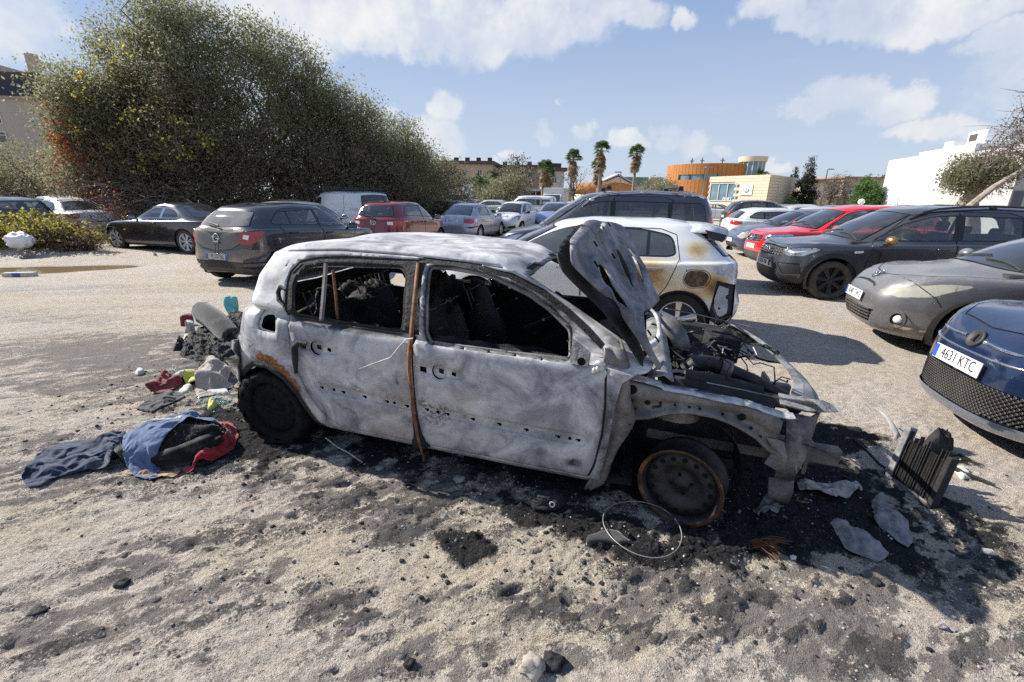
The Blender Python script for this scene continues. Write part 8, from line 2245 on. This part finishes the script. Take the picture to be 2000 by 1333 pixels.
def run_drapes(colliders,frames=34):
 cm=[]
 for o in colliders:
  k=o.modifiers.new('collide','COLLISION');cm.append(o)
  o.collision.thickness_outer=.006;o.collision.cloth_friction=20;o.collision.damping=.8
 sc=SC;f0=sc.frame_current
 for f in range(1,frames+1):sc.frame_set(f)
 dg=bpy.context.evaluated_depsgraph_get()
 for o,th in DRAPES:
  me=bpy.data.meshes.new_from_object(o.evaluated_get(dg))
  o.modifiers.clear();me.name=o.data.name;o.data=me
 for o in cm:o.modifiers.remove(o.modifiers['collide'])
 sc.frame_set(1)
 for o,th in DRAPES:
  n=len(o.data.vertices);co=np.zeros(n*3);o.data.vertices.foreach_get('co',co);co=co.reshape(-1,3);c=co.mean(axis=0);c[2]=co[:,2].min()
  o.data.vertices.foreach_set('co',(co-c).ravel().astype(np.float32));o.location=tuple(c)
  s_=subsurf(o,1);solid(o,th,0)
 DRAPES.clear()
 # ------------------------------------------------------------------ clothes, litter and wreckage on the ground
def clothmat(name,col,var=.25,scale=22,rough=.95,col2=None,thread=0.25):
 m,t,b=new_mat(name)
 tc=t.node('ShaderNodeTexCoord').outputs['Object']
 n=t.noise(tc,scale,5,.65);n2=t.noise(tc,260,2,.6)
 c=t.ramp(n,[(.32,tuple(x*(1-var) for x in col)),(.68,col2 or tuple(min(1,x*(1+var)) for x in col))])
 c=t.mix(t.math('MULTIPLY',n2,thread),c,tuple(x*.55 for x in col))
 dn=t.noise(tc,7,5,.65)
 c=t.mix(t.math('MULTIPLY',t.smooth(dn,.54,.70),.22),c,(0.30,0.26,0.21))
 t.l.new(c,b.inputs['Base Color']);b.inputs['Roughness'].default_value=rough;b.inputs['Sheen Weight'].default_value=.3;b.inputs['Specular IOR Level'].default_value=.2
 bump(t,b,t.math('ADD',n2,t.math('MULTIPLY',n,2)),.35,.004)
 return m
clothmat('denim',(0.075,0.12,0.225),col2=(0.15,0.205,0.33));clothmat('dark_denim',(0.020,0.035,0.066),.35);clothmat('fleece',(0.008,0.008,0.008),.6,60);clothmat('red_cloth',(0.36,0.012,0.018),.2)
clothmat('maroon_cloth',(0.19,0.03,0.035));clothmat('paper_white',(0.52,0.50,0.46),.12,10);clothmat('yellow_plastic',(0.70,0.66,0.16),.15,10);clothmat('cardboard',(0.36,0.31,0.26),.22,12);clothmat('soot_cloth',(0.05,0.047,0.045),.5,20)
clothmat('foil_ash',(0.34,0.31,0.28),.6,26);clothmat('teal_plastic',(0.18,0.50,0.44),.15);clothmat('burnt_plastic',(0.045,0.044,0.043),.5,14);clothmat('grey_plastic',(0.34,0.33,0.32),.3,8);clothmat('fur_tan',(0.35,0.24,0.13),.3,40)
def heap(name,label,cat,px,mat,peak,lift=0.0,seed=0,zref=.08,wr=.030,freq=9.0,step=.010,edge=.10,stretch=(1,1),rot=0.0,base=None,group=None,parent=None,fold=1.0,an=None):
 """a crumpled cloth or bag: outline on the ground, domed and folded, closed underneath"""
 poly=[gpos(x,y,zref) for x,y in px]
 poly=round_poly(poly,.05,3)
 cx=sum(p[0] for p in poly)/len(poly);cy=sum(p[1] for p in poly)/len(poly)
 d=densify(poly,step*1.3)
 rg=np.random.RandomState(seed)
 jx=np.cumsum(rg.normal(size=(len(d),2))*.006,axis=0);jx-=np.linspace(0,1,len(d))[:,None]*jx[-1];d=[p+q for p,q in zip(d,jx)]
 V2=[Vector(p) for p in d];n=len(V2);E=[(i,(i+1)%n) for i in range(n)]
 x0,x1=min(p[0] for p in d),max(p[0] for p in d);y0,y1=min(p[1] for p in d),max(p[1] for p in d)
 g=np.array([(x,y) for x in np.arange(x0,x1,step) for y in np.arange(y0,y1,step)]);g=g+rg.normal(size=g.shape)*step*.2
 g=g[in_poly(g,d)];g=g[dist_poly(g,d)>step*.6]
 V2+=[Vector(p) for p in g]
 vo,eo,fo,*_=delaunay_2d_cdt(V2,E,[],0,1e-5)
 A=np.array([tuple(p) for p in vo]);T=np.array([tuple(f) for f in fo]);T=T[in_poly(A[T].mean(axis=1),d)]
 de=dist_poly(A,d)
 c_,s_=math.cos(R(rot)),math.sin(R(rot));u=((A[:,0]-cx)*c_+(A[:,1]-cy)*s_)/stretch[0];v=(-(A[:,0]-cx)*s_+(A[:,1]-cy)*c_)/stretch[1]
 sm=np.clip(de/edge,0,1);sm=np.sqrt(1-(1-sm)**2)
 an=rg.uniform(0,PI) if an is None else R(an);ca,sa=math.cos(an),math.sin(an)
 wu,wv_=fbm(u*3.1+seed,v*3.1,seed+50,3),fbm(u*3.1,v*3.1+seed,seed+51,3)
 p_,q_=u*ca+v*sa+.16*wu,-u*sa+v*ca+.16*wv_
 def rdg(fa,fb,sd):return np.clip(1-np.abs(fbm(p_*fa+sd,q_*fb,sd,2,.4))*4.2,0,1)
 ridge=.75*rdg(freq*.28,freq,seed+60)**1.5+.5*rdg(freq*1.1,freq*.35,seed+64)**1.5+.30*rdg(freq*.9,freq*2.6,seed+68)-.35
 z=peak*sm*(.72+.5*fbm(u*4,v*4,seed+70,2))+wr*fold*ridge*np.clip(de/(edge*.25),.25,1)+.012
 gz=np.array([ground_z(a,b_) for a,b_ in A[::7]]);gz0=float(np.median(gz))
 z=z+gz0+lift
 if base is not None:z=z+np.array([base(a,b_) for a,b_ in A])
 zb=np.where(de<1e-6,z-.012,np.minimum(z-.012,gz0+lift-.02+(0 if base is None else 1)*(z-gz0-lift)*.5))
 N_=len(A);V=np.concatenate([np.c_[A,z],np.c_[A,zb]])
 be={}
 for f in T:
  for a,b_ in((f[0],f[1]),(f[1],f[2]),(f[2],f[0])):
   k=(min(a,b_),max(a,b_));be[k]=None if k in be else(a,b_)
 F=[tuple(f) for f in T]+[(f[2]+N_,f[1]+N_,f[0]+N_) for f in T]+[(e[1],e[0],e[0]+N_,e[1]+N_) for e in be.values() if e]
 V=V-np.array((cx,cy,gz0))
 o=mobj(name,V,F,MATS[mat] if isinstance(mat,str) else mat,parent,True);o.location=(cx,cy,gz0)
 if label:tag(o,label,cat,group)
 return o
pxs=lambda L,z=.02:[gpos(x,y,z) for x,y in L]
pch=[terrain_patch(-3.9,-1.5,1.9,6.4),terrain_patch(1.1,2.7,1.5,2.7)]
def bumps(px,n,h,r,seed,zr=.02,base=0.0):
 """short-lived lumps the cloth falls over; removed once it lies still"""
 rg=np.random.RandomState(seed);P=np.array(pxs(px,zr));lo,hi_=P.min(axis=0),P.max(axis=0);k=0
 ins=inset([tuple(p) for p in P],r[0]*.9)
 for _ in range(400):
  if k>=n:break
  q=lo+(hi_-lo)*rg.rand(2)
  if not in_poly(q[None],ins)[0]:continue
  a=rg.uniform(*r);hh=rg.uniform(*h);e=rg.uniform(1.0,2.2);M=Matrix.Rotation(rg.uniform(0,PI),3,'Z')
  b=MB();b.ell((q[0],q[1],ground_z(*q)+base),(a*e,a/e**.5,hh),14,9,M);pch.append(b.build('patch',MATS['stone']));k+=1
fl=lump('fleece_jacket',(0,0,0),(.30,.165,.14),MATS['fleece'],None,5,40,22,.16,4);q=gpos(345,872,.05);fl.location=(q[0],q[1],.06);fl.rotation_euler=(0,0,R(12));tag(fl,'black shaggy fleece jacket under the denim shirt in the clothes pile','jacket')
b=MB();b.ell((q[0],q[1],.065),(.315,.19,.152),24,14,Matrix.Rotation(R(12),3,'Z'));pch.append(b.build('patch',MATS['stone']))
bumps([(262,850),(300,805),(400,800),(420,825),(330,850)],7,(.03,.055),(.03,.05),31,.19,.17)
TR_=[(45,928),(63,908),(84,888),(117,871),(153,862),(192,862),(207,852),(222,845),(250,842),(262,870),(250,905),(207,922),(168,922),(120,930),(84,947),(63,950),(57,938)]
RJ_=[(338,930),(358,915),(388,896),(412,876),(424,858),(416,842),(400,828),(420,820),(448,832),(457,852),(446,878),(412,904),(378,922),(352,934)]
bumps(TR_,13,(.03,.075),(.025,.045),32);bumps(RJ_,8,(.05,.09),(.02,.03),33)
b=MB();rgq=np.random.RandomState(2)
for P_ in([(-.04,-.18,.01),(.05,-.19,.03),(.13,-.17,.05),(.22,-.11,.06),(.27,-.02,.06)],[(-.02,-.19,-.01),(.10,-.20,.00),(.22,-.15,.02),(.29,-.05,.04)]):
 b.tube([Vector(p) for p in P_],[.03,.042,.046,.04,.03][:len(P_)],9)
V=np.array(b.v);b.v=[tuple(x) for x in V+rgq.normal(size=V.shape)*.005];b.build('rolled_edge',MATS['fleece'],fl,True)
n=5200;d=rgq.normal(size=(n,3));d/=np.linalg.norm(d,axis=1,keepdims=True)
leaf_mesh('pile',d*np.array((.305,.172,.146))*rgq.uniform(.92,1.10,(n,1)),rgq.uniform(.008,.022,n),rgq.uniform(0,1,n),MATS['fleece'],fl,rgq,3)
bpy.context.view_layer.update()
drape('denim_shirt','faded blue denim shirt with a white printed strip, topping the clothes pile','shirt',pxs([(232,902),(240,862),(252,838),(268,800),(310,786),(350,784),(402,790),(440,806),(452,818),(420,828),(372,838),(330,858),(290,882),(268,905),(252,918)],.17),'denim',.33,3,-.08,step=.0125,bend=.08,curl=.04)
drape('trousers','dark blue denim trousers trailing left from the clothes pile','trousers',pxs(TR_),'dark_denim',.14,4,-.10,step=.0125,bend=.08,curl=.04)
drape('red_jacket','red jacket with black trim at the right end of the clothes pile','jacket',pxs(RJ_),'red_cloth',.15,9,-.10,step=.0125,bend=.08,curl=.03)
drape('fur_lining','tan fur lining edge showing under the black fleece jacket','lining',pxs([(270,908),(310,914),(345,922),(330,932),(290,926)]),'fur_tan',.05,6,-.1,step=.012)
def litter(name,label,cat,px,mat,hb,seed,nb=3,step=.013,bend=.25,zr=.02,base=0.0,rb=(.03,.05)):
 bumps(px,nb,(hb*.6,hb),rb,seed+300,zr,base)
 return drape(name,label,cat,pxs(px,zr),mat,base+hb+.05,seed,-.10,bend,step=step,curl=.03)
litter('maroon_cloth','maroon cloth bundle in the litter beside the rear wheel','cloth',[(282,764),(296,744),(318,736),(356,736),(362,754),(335,762),(310,768)],'maroon_cloth',.11,21,4)
litter('paper_bag','white crumpled paper bag behind the maroon cloth','bag',[(318,742),(335,728),(366,727),(376,740),(355,750),(332,748)],'paper_white',.10,22,3)
litter('plastic_bag','pale yellow plastic bag at the back of the litter pile','bag',[(345,738),(372,728),(396,734),(392,750),(362,752)],'yellow_plastic',.08,23,3)
litter('crumpled_bag','large crumpled grey-white cardboard bag against the rear bumper corner','bag',[(374,772),(392,742),(412,720),(444,712),(456,735),(450,762),(420,774),(395,780)],'cardboard',.19,24,4,.016,.5,rb=(.06,.09))
litter('sooty_rag','sooty grey rag between the litter and the clothes pile','rag',[(268,800),(300,775),(345,763),(360,776),(330,792),(298,806)],'soot_cloth',.05,27,3)
litter('scorched_paper','scorched white crumpled foil lying before the crash bar','foil',[(1556,955),(1568,936),(1605,940),(1640,948),(1674,938),(1686,956),(1666,976),(1632,980),(1600,966),(1568,966)],'foil_ash',.06,71,7,.010,.3,rb=(.018,.03))
for k,(pl,pk,lb) in enumerate([([(1700,985),(1722,976),(1752,1008),(1788,1050),(1772,1074),(1735,1047),(1706,1020)],.08,'long twisted ash-grey sheet below the radiator'),([(1618,1032),(1650,1018),(1682,1043),(1738,1082),(1717,1094),(1658,1074)],.07,'twisted ash-grey sheet left of the long one'),([(1458,1000),(1492,978),(1522,992),(1526,1020),(1490,1024)],.10,'rounded ash-grey lump right of the bare front rim')]):
 litter('ash_sheet',lb,'scrap metal',pl,'ash_grey',pk*.8,75+k,6,.011,.3,rb=(.016,.03))
litter('teal_bag','teal plastic bag on top of the charred rubbish','bag',[(430,615),(442,600),(460,594),(470,606),(457,616)],'teal_plastic',.12,45,3,.018,.2,.08,.14)
litter('white_rag','white rag hanging out of the charred rubbish','rag',[(360,664),(364,640),(378,634),(384,650),(374,664)],'paper_white',.10,46,3,.016,.2,.04,.06)
litter('red_scrap','reddish scrap on the far edge of the charred rubbish','scrap',[(350,638),(360,622),(380,624),(376,638)],'maroon_cloth',.08,47,3,.016,.2,.04,.05)
litter('white_sheet','torn white sheet at the foot of the bramble patch','sheet',[(78,487),(88,478),(100,478),(109,485),(92,489)],'paper_white',.12,93,2,.05,.3,rb=(.08,.12))
litter('white_sheet','crumpled white wrapper at the left edge below the brambles','sheet',[(3,489),(10,480),(25,482),(27,490)],'paper_white',.12,94,2,.05,.3,rb=(.08,.12))
shirt=DRAPES[0][0]
run_drapes(pch)
for o in pch:bpy.data.objects.remove(o)
dgs=bpy.context.evaluated_depsgraph_get();bv=BVHTree.FromObject(shirt,dgs);Ms_=shirt.matrix_basis.copy()
def on_shirt(x,y,up=.004):
 q_=bv.ray_cast(Vector((x-shirt.location.x,y-shirt.location.y,2)),Vector((0,0,-1)))[0]
 return(q_.z+shirt.location.z if q_ else.2)+up
q=gpos(318,822,.22)
b=MB();rows=[]
for k in range(13):
 s_=-1+k/6;rows.append([(q[0]+.105*s_-.006*t_,q[1]+.030*s_+.016*t_,on_shirt(q[0]+.105*s_-.006*t_,q[1]+.030*s_+.016*t_)) for t_ in(-1,0,1)])
b.grid(rows);stp=b.build('printed_strip',MATS['paper_white'],None,True);tag(stp,'white printed strip lying across the faded denim shirt','label strip');solid(stp,.003,1)
Mt=Matrix.Translation((q[0],q[1],0))@Matrix.Rotation(R(16),4,'Z')
lt=text_obj('lettering','WHATEVER IT IS',.024,MATS['dark_denim'],stp,Mt,0)
for v in lt.data.vertices:v.co.z=on_shirt(v.co.x,v.co.y,.0095)
# trash behind the rear wheel
GT='litter spilled beside the rear wheel'
heap('white_box','flattened white box under the crumpled cardboard bag','box',[(408,772),(410,762),(450,760),(452,770)],'paper_white',.03,0,25,.02,.006,10,edge=.03)
heap('small_carton','small white carton lying below the yellow bag','box',[(348,768),(360,752),(372,755),(366,770)],'paper_white',.045,0,26,.02,.006,10,edge=.03)
heap('plastic_pot','flat white plastic pot alone on the dirt left of the litter','pot',[(263,730),(270,724),(284,722),(287,728),(278,733),(266,734)],'paper_white',.04,0,28,.01,.004,8,edge=.025)
heap('yellow_scrap','yellow plastic scrap by the charred rear wheel','scrap',[(404,806),(412,792),(422,796),(416,808)],'yellow_plastic',.04,0,29,.01,.02,20,edge=.03)
for k,(pl,mt,pk,lb) in enumerate([([(350,690),(362,660),(400,640),(470,640),(480,680),(430,700),(380,702)],'char',.07,'large charred rubbish mound behind the burnt car'),([(430,636),(450,612),(488,612),(484,640)],'char',.12,'charred rubbish mound beside the teal bag'),([(378,730),(400,705),(440,690),(450,712),(420,722)],'char',.06,'charred rubbish mound behind the crumpled cardboard bag'),([(335,682),(340,664),(356,664),(356,680)],'char',.11,'small charred stump left of the rubbish mound')]):
 heap('charred_rubbish',lb,'rubbish',pl,mt,pk,0,40+k,.04,.05,15,edge=.12)
 # melted bumper leaning on the rubbish
pa_,pb_=Vector((*gpos(392,612,.26),.26)),Vector((*gpos(455,668,.05),.05));dv=pb_-pa_
rows=[]
for k in range(15):
 s_=k/14;c=pa_+dv*s_+Vector((0,0,.05*math.sin(PI*s_)))
 n=Vector((-.75,-.55,.35)).normalized();up_=Vector((.3,-.1,1)).normalized()
 rows.append([tuple(c+up_*h+n*o) for h,o in((-.16,-.05),(-.11,.05),(-.02,.085),(.07,.075),(.13,.03),(.15,-.06))])
b=MB();b.grid(rows);o=b.build('melted_bumper',MATS['burnt_plastic'],None,True);solid(o,.02,0);tag(o,'curved grey-black melted bumper propped on the charred rubbish','bumper')
# radiator torn off the front
P1,P2=gpos(1738,935),gpos(1818,992);dvx=Vector((P2[0]-P1[0],P2[1]-P1[1],0));Lr_=dvx.length;ux=dvx.normalized();lean=Vector((.20,.10,.95)).normalized();nn_=ux.cross(lean).normalized()
rad=thing('radiator','blackened car radiator leaning upright in front of the wreck','radiator',(P1[0],P1[1],ground_z(*P1)-.01))
Hr_=.36
Mr=Matrix((ux,lean,nn_)).transposed()
def rbox(nm,mt,u,h,su,sh,sn,off=0):
 b=MB();b.box(ux*u+lean*h+nn_*off,(su,sh,sn),M=Mr);return bevel(b.build(nm,MATS[mt],rad),.004)
rbox('core','under',Lr_/2,Hr_/2-.03,Lr_-.02,Hr_-.08,.018)
rgr=random.Random(3)
for k in range(15):
 hh_=Hr_-.03-rgr.uniform(0,.10)*(rgr.random()<.5)
 rbox('tube','char',.02+(Lr_-.04)*k/14+rgr.uniform(-.003,.003),hh_/2+.012,.006,hh_,.03,rgr.uniform(-.006,.006))
rbox('end_tank','ash_grey',.0,Hr_/2,.040,Hr_,.05);rbox('end_tank','char',Lr_,Hr_/2-.02,.03,Hr_-.04,.05);rbox('bottom_bar','scorched_steel',Lr_/2,.012,Lr_,.035,.05)
b=MB();b.lathe([(.030,0),(.034,.01),(.034,.07),(.028,.07),(.026,0)],16,Matrix.Translation(lean*.03-ux*.01)@(-nn_-ux).to_track_quat('Z','Y').to_matrix().to_4x4());b.build('hose_stub',MATS['scorched_steel'],rad,True)
heap('charred_scrap','charred ragged scrap behind the upright radiator','scrap',[(1800,862),(1830,850),(1856,858),(1852,880),(1818,884)],'char',.14,0,61,.05,.05,16,edge=.08)
heap('white_flake','white ash flake beside the black hose right of the radiator','flake',[(1868,920),(1880,912),(1903,918),(1904,932),(1875,936)],'paper_white',.02,0,62,.01,.012,20,edge=.03)
heap('white_flake','white ash flake stuck against the right end of the radiator','flake',[(1826,892),(1840,892),(1838,906),(1824,906)],'paper_white',.05,.03,63,.05,.02,20,edge=.03)
b=MB();pts=[gpos(x,y) for x,y in((1822,900),(1850,915),(1880,930),(1910,940),(1942,952))]
b.tube([(p[0],p[1],ground_z(*p)+.03-.004*k) for k,p in enumerate(pts)],[.016,.015,.015,.012,.008],8);tag(b.build('black_hose',MATS['char'],None,True),'black rubber hose on the sand right of the radiator','hose')
b=MB();pts=[gpos(x,y) for x,y in((1665,870),(1690,890),(1715,915),(1745,935))]
b.tube([(p[0],p[1],ground_z(*p)+.03) for k,p in enumerate(pts)],[.008,.009,.009,.01],6);tag(b.build('burnt_pipe',MATS['char'],None,True),'thin burnt pipe leading to the left foot of the radiator','pipe')
# pale curved plastic blade
v0,v1=Vector((*gpos(1755,862),.02)),Vector((*gpos(1708,797,.12),.12));rows=[]
for k in range(11):
 s_=k/10;c=v0+(v1-v0)*s_+Vector((0,0,.04*math.sin(PI*s_)));w=.055*(1-s_)**.8+.006;rows.append([tuple(c+Vector((-w*.7,-w*.4,0))),tuple(c+Vector((0,0,.02*(1-s_)))),tuple(c+Vector((w*.7,w*.4,-.01)))])
b=MB();b.grid(rows);o=b.build('plastic_strip',MATS['grey_plastic'],None,True);solid(o,.004,0);tag(o,'pale grey plastic blade pointing up from the sand beside the radiator','plastic strip')
heap('slate_plate','flat dark plate lying inside the wire ring','plate',[(1138,1070),(1160,1046),(1200,1040),(1232,1068),(1205,1072)],'burnt_plastic',.008,.004,81,.01,.002,4,edge=.02)
# wire ring from the tyre bead
cx_,cy_=.672,1.905;b=MB()
b.tube([(cx_+.192*math.cos(a),cy_+.205*math.sin(a),ground_z(cx_,cy_)+.036+.008*math.sin(2*a+1)) for a in np.linspace(.4,2*PI+.25,60)],.0024,6);tag(b.build('wire_ring',MATS['alloy_dusty'],None,True),'thin bare wire ring on the char in front of the bare rim','wire ring')
b=MB();pts=[gpos(x,y) for x,y in((638,866),(660,882),(682,895),(708,912))];b.tube([(p[0],p[1],ground_z(*p)+.02) for p in pts],.006,6);tag(b.build('metal_rod',MATS['bright_edge'],None,True),'thin pale metal rod on the ground beside the sill','rod')
# frayed wires
rgf=random.Random(4);root=thing('frayed_cable','frayed rusty orange cable strands by the front rim','cable',(*gpos(1475,1068),0))
b=MB()
for k in range(46):
 a=rgf.uniform(-1.2,1.6);L=rgf.uniform(.05,.16);p=Vector((rgf.uniform(-.05,.05),rgf.uniform(-.03,.03),.01));d=Vector((math.cos(a),-abs(math.sin(a))*.7,rgf.uniform(.0,.7))).normalized()
 b.tube([p,p+d*L*.5+Vector((0,0,.01)),p+d*L-Vector((0,0,.025))],.0016,3)
b.build('strand',MATS['rust_strip'],root)['kind']='stuff'
# single stones and lumps
def stone(label,px,py,r,mat,seed,cat='stone',name='stone'):
 p=gpos(px,py);o=lump(name,(0,0,0),(r,r*.8,r*.55),MATS[mat],None,seed,14,9,.30,3.4);o.location=(p[0],p[1],ground_z(*p)+r*.3);tag(o,label,cat)
 return o
stone('pale rounded stone on the sand at the tip of the bonnet shadow',1926,1086,.030,'foil_ash',1)
stone('black lump of char near the left edge of the foreground',76,1196,.030,'char',2,'char lump','char_lump');stone('black spiky char lump above the sunlit crust at left',241,1138,.032,'char',3,'char lump','char_lump')
stone('pale grey broken rock at the bottom edge of the ground',1040,1312,.050,'stone',4);stone('dark burnt lump beside the pale grey broken rock',1080,1300,.042,'char',5,'char lump','char_lump')
stone('small white stone at the edge of the black fire bed',1548,1094,.018,'pale_stone',6);stone('flat dark stone under the sill shadow edge',742,917,.032,'ash_grey',7);stone('flat dark stone nearer the front door sill',897,945,.036,'ash_grey',8);stone('small grey stone below the sill at mid-door',868,1012,.022,'ash_grey',9)
stone('charcoal lump right of the fire bed in the sun',1712,1135,.026,'char',10,'char lump','char_lump');stone('small white plaster bit far right foreground',1838,1222,.020,'foil_ash',11);stone('second white plaster bit left of the first',1752,1218,.016,'foil_ash',12)
stone('rectangular black char chunk in the bottom foreground',800,1303,.028,'char',13,'char lump','char_lump')
for k,(x,y,r) in enumerate(((1062,990,.07),(1090,1000,.05),(1045,985,.045))):pass
o=lump('melted_hub',(0,0,0),(.085,.06,.05),MATS['char'],None,77,26,14,.28,4);p=gpos(1072,1000);o.location=(p[0],p[1],ground_z(*p)+.02);tag(o,'melted black hub lump with a metal nut, behind the wire ring','car part')
b=MB();b.lathe([(.010,-.006),(.016,-.004),(.016,.006),(.010,.006)],12,Matrix.Translation((.01,-.05,.03))@Matrix.Rotation(R(70),4,'X'),True);b.build('nut',MATS['bright_edge'],o)
# litter by the bramble and puddle
v=at(50,466,11.9);flat('bag_white',(.74,.75,.77),.45,var=.05,bmp=.7,bscale=9)
o=lump('white_bag',(0,0,0),(.33,.2,.2),MATS['bag_white'],None,91,40,24,.13,6);o.location=(v.x,11.75,.42);tag(o,'bulging white plastic bag lying on the bramble patch','bag')
p=gpos(40,540);pb=thing('floating_carton','white carton with a blue patch at the near edge of the puddle','box',(p[0],p[1],.03),D(14))
b=MB();b.box((0,0,0),(.52,.14,.10));bevel(b.build('body',MATS['paper_white'],pb),.012);b=MB();b.box((-.02,-.071,.002),(.13,.004,.085));b.build('blue_patch',MATS['plate_blue'],pb)
heap('dark_scrap','small dark scrap on the pale track before the black two-door car','scrap',[(298,499),(302,491),(308,496),(308,500)],'soot_cloth',.10,0,95,.02,.03,8,.03,.1)
# blue-green glass crumbs behind the rear wheel
flat('glass_crumb',(0.32,0.48,0.44),.15,var=.3,scale=40,coat=.6)
def f_glass(r):
 q=gpos(420+r.randn()*22,788+r.randn()*8)
 return(q[0],q[1])
tag(scatter('glass_crumbs',500,MATS['glass_crumb'],(.003,.009),f_glass),'blue-green window glass crumbs strewn behind the rear wheel','glass crumbs')
def f_flake(r):
 q=gpos(r.uniform(350,1950),r.uniform(900,1200));return(q[0]+r.randn()*.1,max(1.05,q[1]+r.randn()*.1))
tag(scatter('ash_flakes',700,MATS['ash_grey'],(.003,.012),f_flake),'grey ash flakes drifting over the scorched ground','ash flakes')
